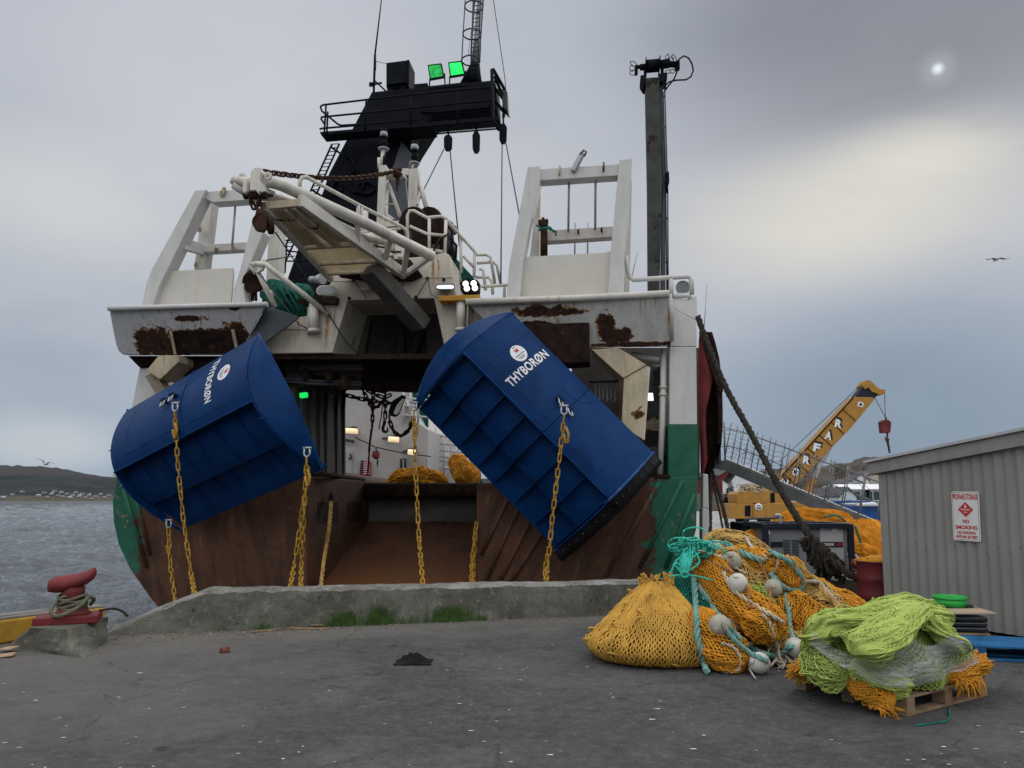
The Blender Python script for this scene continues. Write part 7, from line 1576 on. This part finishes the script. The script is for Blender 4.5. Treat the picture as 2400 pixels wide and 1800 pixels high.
# orange nets stacked behind
ON = 'orange net heaps behind the generator'
def onet(lab, pts, rad, seed, fold=.07, flat=.8, m='orange_heap', mi_='orange_net_in'):
    f = tube_surf([P(*p) for p in pts], rad, flat, fold, 5, seed, .02, .16); mb = MB(); surf(mb, f, 60, 60, 0); strands(mb, f, 90, 20, .006, .6, jit=.4, seed=seed)
    tag(mb.build('orange_net_heap', [M[m], M[mi_]]), lab, 'fishing net', ON)
onet('long orange net heap lying behind the top of the generator', [(1800, 1245, 15.4), (1850, 1228, 15.4), (1890, 1218, 15.4), (1950, 1222, 15.2), (2010, 1235, 15.2)], [.2, .28, .30, .28, .25], 81)
onet('large orange net hump right of the generator', [(1985, 1240, 15.0), (2020, 1258, 14.6), (2055, 1300, 14.2), (2085, 1360, 14.0)], [.25, .42, .45, .4], 83)
onet('lower orange net roll between the generator and the red drum', [(1995, 1300, 14.0), (2025, 1300, 13.8), (2050, 1310, 13.6)], [.2, .24, .2], 85)
onet('small orange net heap left of the generator', [(1735, 1270, 13.6), (1765, 1262, 13.6), (1790, 1262, 13.6)], [.12, .18, .2], 87)
mb = MB()
for pl_ in ([(2004, 1232), (2014, 1262), (2026, 1290), (2050, 1300)], [(2056, 1270), (2060, 1290), (2058, 1310)], [(1930, 1212), (1960, 1208), (1985, 1224)], [(2030, 1300), (2045, 1318)]):
    mb.path(catmull([P(x, y, 14.05 if x > 2000 else 14.8) for x, y in pl_], 5), .02, 6)
tag(mb.build('green_net_rope', M['teal_net']), 'dark green ropes strung over the orange net hump', 'rope')
mb = MB(); rs = random.Random(9)
t = thing('debris_bag', 'clear bag of coloured floats beside the red drum', 'bag', P(2020, 1345, 12.2))
for k in range(16): mb.sphere(P(2018 + rs.uniform(-12, 18), 1340 + rs.uniform(-22, 18), 12.2 + rs.uniform(-.1, .1)), rs.uniform(.05, .09), 10, 8, mi=k % 3)
mb.build('coloured_floats', [M['yellowpaint'], M['hook_red'], M['floatgrey']], t)
# --- heavy mooring rope
rope('mooring_rope', [S(1636, 742, .25), S(1660, 810, -.1), P(1705, 915, 13.4), P(1760, 1015, 12.8), P(1820, 1130, 12.1), P(1880, 1230, 11.6), P(1935, 1300, 11.2), P(1990, 1345, 10.95), P(2022, 1358, 10.85)], .062, M['darkrope'], 'thick dark mooring rope slanting from the ship down to the quay')
mb = MB(); rs = random.Random(21)
for k in range(90):
    f_ = rs.random(); x = 1895 + 85 * f_; y = 1255 + 75 * f_ + rs.uniform(-6, 22) * (1 - abs(f_ - .35)); b = P(x, y - 8, 11.25 + rs.uniform(-.12, .12)); e = b + V((rs.uniform(-.12, .10), rs.uniform(-.05, .05), -rs.uniform(.12, .50 * (1.1 - abs(f_ - .35) * 1.5)))); e.z = max(.05, e.z)
    mb.path(catmull([b, b.lerp(e, .5) + V((rs.uniform(-.05, .05), 0, 0)), e], 3), [.02 + .012 * rs.random()] * 7, 5)
for k in range(14): mb.sphere(P(1908 + k * 5, 1275 + k * 5 + rs.uniform(-5, 25), 11.2), rs.uniform(.05, .10), 8, 6, lump=.5)
mb.path(catmull([P(1900, 1262, 11.3), P(1885, 1262, 11.25), P(1875, 1272, 11.2)], 4), .03, 6)
tag(mb.build('chafing_gear', M['darkrope']), 'shaggy black chafing gear hanging from the lower mooring rope', 'rope')
for k, (a, b, lab) in enumerate((((1666, 1098), (1664, 1262), 'steep dark mooring line nearest the green quarter'), ((1668, 1100), (1715, 1250), 'dark mooring line leaning right below the red door'), ((1664, 1110), (1702, 1252), 'thin dark mooring line between two thicker ones'))):
    rope('mooring_line', [S(*a, 1.6), P((a[0] + b[0]) / 2, (a[1] + b[1]) / 2 + 2, 15.0), P(b[0], b[1] + 30, 14.2)], (.045, .045, .025)[k], M['darkrope'], lab, group='mooring lines below the red door')
t = thing('fender_post', 'white painted steel fender post beside the green quarter', 'post', P(1655, 1255, 14.6))
mb = MB(); mb.prism([P(x, y, 14.5) for x, y in ((1646, 1190), (1662, 1194), (1663, 1232), (1656, 1262), (1646, 1268))], (0, .25, 0)); mb.prism([P(x, y, 14.5) for x, y in ((1648, 1110), (1660, 1112), (1662, 1194), (1647, 1190))], (0, .2, 0)); mb.build('post_body', M['white'], t, .02)
# --- gangway
t = thing('gangway', 'grey steel gangway with netted railings sloping from ship to quay', 'gangway', P(1880, 1180, 16))
ga, gk, gb = P(1672, 1090, 18.6), P(1696, 1089, 18.2), P(2095, 1258, 14.9); gd = V((.45, .89, 0)) * .85
mb = MB()
for o_ in (V((0, 0, 0)), gd): mb.beam(ga + o_, gk + o_, .08, .2); mb.beam(gk + o_, gb + o_, .08, .24)
for k in range(16): p = gk.lerp(gb, k / 15); mb.beam(p, p + gd, .05, .06)
mb.prism([gk + Z * .13, gb + Z * .13, gb + gd + Z * .13, gk + gd + Z * .13], (0, 0, .03)); mb.beam(P(1702, 1130, 18.3), P(1724, 1100, 18.1), .12, .12); mb.build('deck_frame', M['gangway'], t)
mb = MB(); H1 = .92
for o_ in (V((0, 0, 0)), gd):
    n = 11
    for k in range(n + 1): p = gk.lerp(gb, k / n) + o_; mb.path([p, p + Z * (H1 + .1) + V((.22, 0, 0))], .013, 6)
    for h in (H1, H1 * .55): mb.path([ga + o_ + Z * h * 1.0, gk + o_ + Z * h] + [gk.lerp(gb, k / n) + o_ + Z * h + V((.2 * h, 0, 0)) for k in range(1, n + 1)], .009, 5)
    mb.path([ga + o_, ga + o_ + Z * 1.05], .03, 6); mb.path([P(1684, 1086, 18.4) + o_, P(1684, 1086, 18.4) + o_ + Z * 1.1], .025, 6)
mb.build('railing', M['gangway'], t)
mb = MB()
for o_ in (V((0, 0, 0)), gd):
    if o_.length > .1: continue
    for k in range(30):
        f_ = random.uniform(0, .5); p = gk.lerp(gb, f_) + Z * random.uniform(.1, .4); q_ = gk.lerp(gb, f_ + random.uniform(-.02, .04)) + Z * random.uniform(.5, .95) + V((.12, 0, 0)); mb.path([p, p.lerp(q_, .5) + (gb - gk) * .004, q_], .003, 4, caps=False)
    for j in range(7): mb.path([gk.lerp(gb, f / 16 * .5) + o_ + Z * (.15 + j * .11 - .03 * math.sin(f * 1.9)) for f in range(14)], .0035, 4, caps=False)
    for j in range(4): mb.path([gk.lerp(gb, .5 + f / 24 * .5) + o_ + Z * (.2 + j * .2 - .05 * abs(math.sin(f * 1.57))) for f in range(25)], .005, 4, caps=False)
mb.build('safety_netting', M['cable'], t)
# --- mobile crane
CY = 45.0
def cp(px, py, dy=0.0): return P(px, py, CY + dy)
t = thing('mobile_crane', 'ochre yellow mobile crane with lettered boom raised behind the gangway', 'crane', (cp(1820, 1216).x, CY + 1.2, 0))
mb = MB(); mb.prism([cp(x, y) for x, y in ((1826, 1122), (2000, 930), (2046, 931), (2049, 937), (1995, 1003), (1850, 1150), (1835, 1148))], (0, .9, 0)); bm = mb.build('boom', M['craneyellow'], t, .02)
mb = MB(); mb.prism([cp(x, y, .1) for x, y in ((2003, 931), (2022, 908), (2042, 900), (2060, 922), (2050, 934), (2046, 931))], (0, .7, 0)); mb.build('inner_boom', M['gen_frame'], bm, .02)
mb = MB(); mb.prism([cp(x, y, .0) for x, y in ((2022, 903), (2030, 891), (2040, 891), (2062, 912), (2075, 912), (2075, 922), (2066, 926), (2044, 918), (2036, 908), (2027, 912))], (0, .9, 0)); mb.build('boom_head', M['craneyellow'], bm, .02)
mb = MB(); e = V(cp(1826, 1122)); bd = (cp(2000, 930) - e).normalized(); bnm = V((bd.z, 0, -bd.x))
for k in range(6):
    p = e.lerp(cp(2000, 930), .06 + k * .158); mb.beam(p + V((0, -.012, 0)), p + bnm * 1.05 + V((0, -.012, 0)), .06, .03)
mb.path([cp(1832, 1116, -.02), cp(2000, 931, -.02)], .05, 5); mb.build('boom_seam', M['rustdark'], bm)
mb = MB()
for s_, (x, y) in zip('NORFAR', ((1839, 1133), (1864, 1106), (1890, 1078), (1914, 1049), (1941, 1021), (1965, 993))):
    o_ = cp(x, y, -.02); put_text(mb, s_, o_ + V((.10, -.01, .09)), V((.97, 0, -.24)), V((.24, 0, .97)), .56, .50, .05, 1); put_text(mb, s_, o_ + V((0, -.03, 0)), V((.97, 0, -.24)), V((.24, 0, .97)), .50, .42, .05, 0)
mb.build('boom_lettering', [M['lettering'], M['inkdark']], bm)
mb = MB(); o_ = cp(2017, 947, -.02); mb.add([o_ + V((x, 0, z)) for x, z in ((-.2, -.12), (.12, -.2), (.2, .05), (.0, .15), (-.15, .12))], [(0, 1, 2, 3, 4)]); mb.lathe([(.05, 0), (.09, 0), (.09, .01), (.05, .01)], o_ + V((0, -.01, -.02)), V((0, -1, 0)), 12, 1); mb.build('boom_decal', [M['lettering'], M['inkdark']], bm)
mb = MB(); mb.path([cp(1904, 1128, .45), cp(1924, 1078, .45)], .20, 14); mb.prism([cp(x, y, .3) for x, y in ((1910, 1070), (1937, 1058), (1945, 1048), (1950, 1050), (1936, 1080), (1922, 1082))], (0, .3, 0)); ly = mb.build('lift_cylinder', M['galv'], t, .01)
mb = MB(); mb.prism([cp(x, y, .2) for x, y in ((1888, 1158), (1902, 1118), (1916, 1120), (1902, 1162))], (0, .5, 0)); mb.build('cylinder_sleeve', M['craneyellow'], ly, .01)
mb = MB(); mb.prism([cp(x, y, -.4) for x, y in ((1712, 1180), (1766, 1180), (1766, 1216), (1712, 1216))], (0, 2.4, 0)); mb.prism([cp(x, y, -.5) for x, y in ((1766, 1182), (1935, 1172), (1935, 1218), (1766, 1218))], (0, 2.4, 0)); ch = mb.build('carrier_body', M['craneyellow'], t, .04)
mb = MB(); mb.prism([cp(x, y, -.2) for x, y in ((1726, 1158), (1732, 1152), (1795, 1150), (1812, 1142), (1826, 1142), (1838, 1150), (1840, 1180), (1730, 1180))], (0, 2.0, 0)); mb.build('superstructure', M['craneyellow'], t, .04)
mb = MB(); mb.prism([cp(x, y, -.23) for x, y in ((1806, 1156), (1816, 1154), (1816, 1178), (1806, 1178))], (0, .03, 0)); mb.prism([cp(x, y, -.43) for x, y in ((1746, 1186), (1759, 1184), (1759, 1210), (1746, 1210))], (0, .03, 0)); mb.build('cab_window', M['black'], t)
mb = MB(); put_text(mb, 'G', cp(1778, 1188, -.54), V((1, 0, 0)), Z, .24, .24, .03, 1); mb.lathe([(0, 0), (.22, 0), (.22, .01), (0, .01)], cp(1778, 1188, -.52), V((0, -1, 0)), 20, 0); mb.build('round_decal', [M['lettering'], M['inkdark']], ch)
mb = MB(); rs = random.Random(6)
for k in range(3): mb.path([cp(1745 + k * 18, 1147 - k * 2, .2), cp(1745 + k * 18, 1147 - k * 2, 1.2)], .32, 14)
for k in range(40): p = cp(1735 + rs.uniform(0, 55), 1146 + rs.uniform(-8, 10), rs.uniform(-.2, .3)); mb.path(catmull([p, p + V((rs.uniform(-.3, .3), -.1, rs.uniform(-.2, .2))), p + V((rs.uniform(-.4, .4), 0, rs.uniform(-.3, .3)))], 3), .03, 5)
mb.build('winch_drum', M['rustbeam'], t)
mb = MB()
for px in (1740, 1790, 1880, 1915): c = cp(px, 1218, .5); c.z = .40; mb = MB(); mb.lathe([(.2, -.2), (.36, -.22), (.40, -.15), (.40, .15), (.36, .22), (.2, .2)], c, V((0, 1, 0)), 20); mb.build('wheel', M['blackrub'], t)
mb = MB(); mb.path([cp(1826, 1083), cp(2022, 898)], .02, 5); mb.path([cp(2073, 918, .4), cp(2075, 980, .4)], .02, 5); mb.path([cp(2050, 932, .4), cp(2076, 980, .4)], .02, 5); mb.build('hoist_rope', M['cable'], t)
mb = MB(); mb.prism([cp(x, y, .2) for x, y in ((2067, 988), (2072, 984), (2083, 984), (2089, 990), (2087, 1014), (2070, 1014))], (0, .5, 0)); mb.path([cp(2076, 978, .4), cp(2077, 988, .4)], .06, 6); mb.path(catmull([cp(2079, 1013, .4), cp(2080, 1022, .4), cp(2076, 1028, .4), cp(2079, 1034, .4), cp(2083, 1029, .4)], 4), .06, 7); hb = mb.build('hook_block', M['hook_red'], t, .04)
mb = MB(); chain_mesh(mb, [cp(2081, 1028, .4), cp(2083, 1050, .4), cp(2086, 1066, .4)], .17, .14, .03); chain_mesh(mb, [cp(2078, 1030, .4), cp(2083, 1052, .4)], .17, .14, .03); mb.build('sling_chain', M['cable'], hb)
# --- blue covered trailer
t = thing('covered_stack', 'blue tarpaulin covered stack with white top below the long grey building', 'tarpaulin', P(2030, 1215, 32))
mb = MB(); q = [P(x, y, 32) for x, y in ((2004, 1184), (2070, 1182), (2110, 1182), (2110, 1240), (2006, 1240))]; mb.prism(q, (0, 3, 0)); mb.build('tarp_sides', M['bluetarp'], t, .08)
mb = MB(); mb.prism([P(x, y, 31.9) for x, y in ((2005, 1180), (2112, 1177), (2112, 1186), (2010, 1187))], (0, 3.1, 0)); mb.build('tarp_top', M['whitetarp'], t, .05)
mb = MB(); mb.box(P(1985, 1186, 34), (1.6, 1.2, .5)); tag(mb.build('blue_tank', M['bluetarp'], None, .05), 'small blue tank left of the tarpaulin covered stack', 'tank')

# --- bollard on its plinth, yellow edge timber
b0 = V((P(157, 1450, 8.35).x, 8.35, 0)); zpl = P(150, 1462, 8.2).z
PX = [G(188, 1541), G(20, 1514), G(250, 1506)]
t = thing('bollard_plinth', 'sloping rough concrete plinth under the red bollard', 'plinth', b0)
top = [P(76, 1479, 8.05), P(158, 1479, 7.95), P(250, 1456, 8.75), P(160, 1444, 8.95), P(105, 1450, 8.7)]
for p in top: p.z = .245
bot = [G(18, 1516), G(188, 1542), G(253, 1507), V((-5.0, 9.35, 0)), V((-5.9, 9.2, 0))]
mb = MB(); rows = []
n5 = 5
ring = lambda pts: [pts[i].lerp(pts[(i + 1) % n5], k / 8) for i in range(n5) for k in range(8)]
rb_, rt_ = ring(bot), ring(top)
for k in range(8):
    f_ = k / 7; rows.append([a.lerp(b, f_ ** 1.1) + V((mnoise.noise(a * 3 + Z * k), mnoise.noise(a * 3.3 + Z * (k + 9)), 0)) * .035 for a, b in zip(rb_, rt_)])
mb.grid([list(c) + [c[0]] for c in rows], 0, True); mb.add(rows[-1], [tuple(range(40))], 0); mb.build('plinth_block', M['conc'], t)
t = thing('mooring_bollard', 'red T-headed mooring bollard on the concrete plinth', 'bollard', b0 + Z * .25)
bx = V((.93, .37, 0)).normalized(); by = V((-bx.y, bx.x, 0))
mb = MB(); pc_ = b0 + Z * .285 + V((-.03, .08, 0)); mb.box(pc_, (.62, .42, .085), (bx, by, Z)); mb.build('base_plate', M['red'], t, .012)
mb = MB(); mb.lathe([(.20, .0), (.165, .03), (.130, .09), (.115, .16), (.115, .23), (.118, .30)], pc_ + Z * .04 + bx * .03, Z, 24); mb.build('neck', M['red'], t)
mb = MB(); hd = pc_ + Z * .36 + bx * .03
sec = [(-.245, .04, .055, -.015), (-.235, .075, .085, -.01), (-.18, .10, .12, 0), (-.08, .105, .135, .005), (.04, .095, .135, .03), (.14, .085, .12, .075), (.20, .07, .09, .115), (.215, .03, .04, .125)]
rows = []
for (a, hh_, ww_, zz_) in sec:
    rows.append([hd + bx * (a + (.10 * zz_ * 4 if False else 0)) + by * (ww_ * math.cos(R(k * 20))) + Z * (zz_ + hh_ * math.sin(R(k * 20)) * (1 if k * 20 < 180 else .8)) for k in range(19)])
mb.grid(rows, 0, True); mb.add(rows[0], [tuple(range(18))]); mb.add(rows[-1], [tuple(reversed(range(18)))]); mb.build('horn_head', M['red'], t)
pts = []
for k in range(150):
    a = k * .24; pts.append(pc_ + bx * (.03 + .138 * math.cos(a)) + by * .136 * math.sin(a) + Z * (.10 + .15 * (k / 150) + .02 * math.sin(k * .55)))
tail0 = [pc_ + bx * (.15) + by * -.13 + Z * .25, pc_ + bx * .05 - by * .19 + Z * .16, pc_ - bx * .08 - by * .21 + Z * .05, pc_ - bx * .12 - by * .2 + Z * .06]
mb = MB(); mb.path(pts, .017, 7); mb.path(catmull([pc_ - bx * .11 - by * .08 + Z * .2, pc_ - bx * .15 - by * .15 + Z * .10, pc_ - bx * .05 - by * .25 + Z * .06, pc_ + bx * .12 - by * .2 + Z * .14, pc_ + bx * .2 - by * .08 + Z * .24], 6), .021, 7)
mb.path(catmull([pc_ + bx * .18 - by * .1 + Z * .24, pc_ + bx * .24 - by * .02 + Z * .2, pc_ + bx * .2 + by * .05 + Z * .13], 5), .021, 7)
tag(mb.build('bollard_rope', M['olive_rope']), 'olive green rope wound round the neck of the red bollard', 'rope')
mb = MB(); mb.path(catmull([pc_ + bx * .28 + by * .1 + Z * .05, pc_ + bx * .42 + by * .15 + Z * .06, pc_ + bx * .52 + by * .1 + Z * .03, pc_ + bx * .58 + by * .05 - Z * .02], 5), .014, 6); tag(mb.build('rope_end', M['darkrope']), 'short dark rope end lying right of the bollard base', 'rope')
yl0, yl1 = G(-160, 1535), G(150, 1489); yd = (yl1 - yl0).normalized(); yn = V((-yd.y, yd.x, 0)); yl1 = yl0 + yd * ((yl1 - yl0).length)
t = thing('edge_timber', 'yellow painted timber beam along the quay edge left of the bollard', 'timber', yl0)
yc = yl0.lerp(yl1, .5) + yn * .18; ln = (yl1 - yl0).length + 1.0
mb = MB(); mb.box(yc + Z * .13, (ln, .30, .25), (yd, yn, Z)); mb.build('timber_face', M['timber_yellow'], t, .02)
mb = MB(); mb.box(yc + Z * .268 + yn * .06, (ln, .36, .025), (yd, yn, Z)); mb.box(yc + Z * .285 + yn * .02, (ln * .8, .05, .012), (yd, yn, Z)); mb.build('timber_cap', M['timber_grey'], t, .006)
# --- litter
g0 = G(968, 1556); t = None
mb = MB(); n = 40; rows = []
for i in range(20):
    row = []
    for j in range(20):
        x, y = (i / 19 - .5), (j / 19 - .5); rr = math.hypot(x, y) * 2; h = max(0, (1 - rr)) * .05 + .16 * abs(mnoise.noise(V((x * 9, y * 9, 1)))) * max(0, 1.05 - rr) + .012
        row.append(g0 + V((x * .34 * (1 + .3 * mnoise.noise(V((y * 4, 2, 2)))), y * .26 + .05, h)))
    rows.append(row)
mb.grid(rows, thick=V((0, 0, -.008))); tag(mb.build('black_rag', M['rag']), 'crumpled dirty black rag lying on the asphalt', 'rag')
p = G(526, 1530); mb = MB(); mb.box(p + Z * .02, (.10, .04, .035), (V((.97, .2, 0)).normalized(), V((-.2, .97, 0)).normalized(), Z)); mb.box(p + V((.02, .03, .045)), (.05, .03, .02)); mb.box(p + V((-.03, -.01, .045)), (.02, .03, .02)); tag(mb.build('rusty_scrap', M['brick'], None, .006), 'small red brown rusty scrap on the asphalt near the kerb', 'scrap')
for k, (a, b, w_, lab) in enumerate((((585, 1484), (690, 1473), .022, 'long thin wooden lath leaning away from the kerb on the ground'), ((655, 1467), (758, 1471), .035, 'upper flat wooden slat at the foot of the kerb'), ((672, 1475), (768, 1476), .035, 'lower flat wooden slat at the foot of the kerb'))):
    mb = MB(); mb.beam(G(*a) + Z * (.012 + .018 * (k == 1)), G(*b) + Z * (.012 + .018 * (k == 1)), w_, .016); tag(mb.build('wood_strip', M['wood'], None, .002), lab, 'wood strip', 'wood strips by the kerb')
for k, (px, py, a, lab) in enumerate(((12, 1540, .3, 'lower torn piece of brown cardboard at the left edge'), (20, 1528, -.2, 'upper torn piece of brown cardboard at the left edge'))):
    p = G(px, py); mb = MB(); mb.box(p + Z * (.02 + .02 * k), (.16, .12, .008), (V((math.cos(a), math.sin(a), .08)).normalized(), V((-math.sin(a), math.cos(a), .1)).normalized(), Z)); tag(mb.build('cardboard_piece', M['card']), lab, 'cardboard')
mb = MB(); rs = random.Random(12)
for k in range(520):
    px = rs.uniform(240, 760) if k < 380 else rs.uniform(760, 1420); p = G(px, 1490 - 47 * (px - 255) / 1145) - KN * abs(rs.gauss(0.02, .20)); s = rs.uniform(.004, .015)
    mb.box(p + Z * s * .35, (s * rs.uniform(.7, 2.6), s, s * .7), (V((math.cos(k), math.sin(k), 0)), V((-math.sin(k), math.cos(k), 0)), Z), mi=k % 3)
tag(mb.build('litter_chips', [M['conctop'], M['card'], M['conc']]), 'small stones, chips and splinters scattered along the kerb foot', 'litter', kind='stuff')
mb = MB()
for k in range(120):
    px, py = rs.uniform(0, 2400), 1480 + 330 * rs.random() ** .8; p = G(px, py)
    if p.y > 9: continue
    s = rs.uniform(.004, .012) * (1.7 if rs.random() < .12 else 1); m = 7; a0 = rs.random() * 6; el = rs.uniform(1, 2.4)
    mb.add([p + V((math.cos(a0 + 6.28 * i / m) * s * el * rs.uniform(.6, 1), math.sin(a0 + 6.28 * i / m) * s * rs.uniform(.5, 1), .004)) for i in range(m)], [tuple(range(m))])
tag(mb.build('gull_droppings', M['float']), 'white gull droppings and shell chips spotting the asphalt', 'droppings', kind='stuff')
p = [G(2145, 1703), G(2190, 1697), G(2222, 1690), G(2225, 1660)]; mb = MB(); mb.path(catmull([q + Z * .008 for q in p], 5), .007, 6); tag(mb.build('twine_end', M['teal_net']), 'short green twine lying on the ground before the pallet', 'twine')
# --- gulls
def gull(c, L, yaw, flap, label):
    t = thing('seagull', label, 'bird', c); c = V(c); fx = V((math.cos(yaw), math.sin(yaw), 0)); sx = V((-fx.y, fx.x, 0))
    mb = MB(); mb.path([c - fx * L * .5, c - fx * L * .3, c, c + fx * L * .25, c + fx * L * .36, c + fx * L * .46, c + fx * L * .56], [L * .02, L * .08, L * .13, L * .11, L * .075, L * .07, L * .012], 12); b = mb.build('body', M['feather'], t)
    for s in (-1, 1):
        r0 = []
        for f_, z_, ch, sw_ in ((.05, 0, .17, 0), (.35, flap[0 if s < 0 else 2], .17, .06), (.7, flap[1 if s < 0 else 3] * .9, .13, -.02), (1.05, flap[1 if s < 0 else 3], .03, -.16)):
            q = c + sx * s * L * f_ + Z * (L * z_) + fx * L * sw_; r0.append([q + fx * L * ch, q + Z * L * .015, q - fx * L * ch])
        mb = MB(); mb.grid(r0, thick=V((0, 0, -L * .012))); w = mb.build('wing', M['featherdark'], t)
gull(P(2336, 608, 30), .46, R(88), (.14, .02, .12, .0), 'grey gull gliding with spread wings at the far right')
gull(P(107, 1088, 40), .50, R(95), (.22, .10, .42, .62), 'gull banking with raised wings above the far hill')

# orange nets lying on the trawler's working deck
def dnet(lab, pts, rad, seed):
    f = tube_surf([S(*p) for p in pts], rad, .8, .12, 5, seed, -99, .22); mb = MB(); surf(mb, f, 44, 40, 0); strands(mb, f, 40, 24, .016, .95, jit=.4, seed=seed)
    for q_ in range(2): mb.path([f(.55 + .12 * q_, .15 + .7 * i / 9, .05) for i in range(10)], .05, 6, mi=2)
    tag(mb.build('deck_net', [M['orange_net'], M['orange_net_in'], M['teal_net']]), lab, 'fishing net')
dnet('orange net heap on the working deck behind the ramp roller', [(905, 1140, 6.0), (945, 1126, 6.2), (990, 1122, 6.4), (1050, 1134, 6.2)], [.20, .36, .38, .28], 91)
dnet('orange net hanging at the right of the working deck', [(1066, 1070, 6.6), (1084, 1100, 6.2), (1104, 1134, 5.6)], [.20, .30, .34], 93)
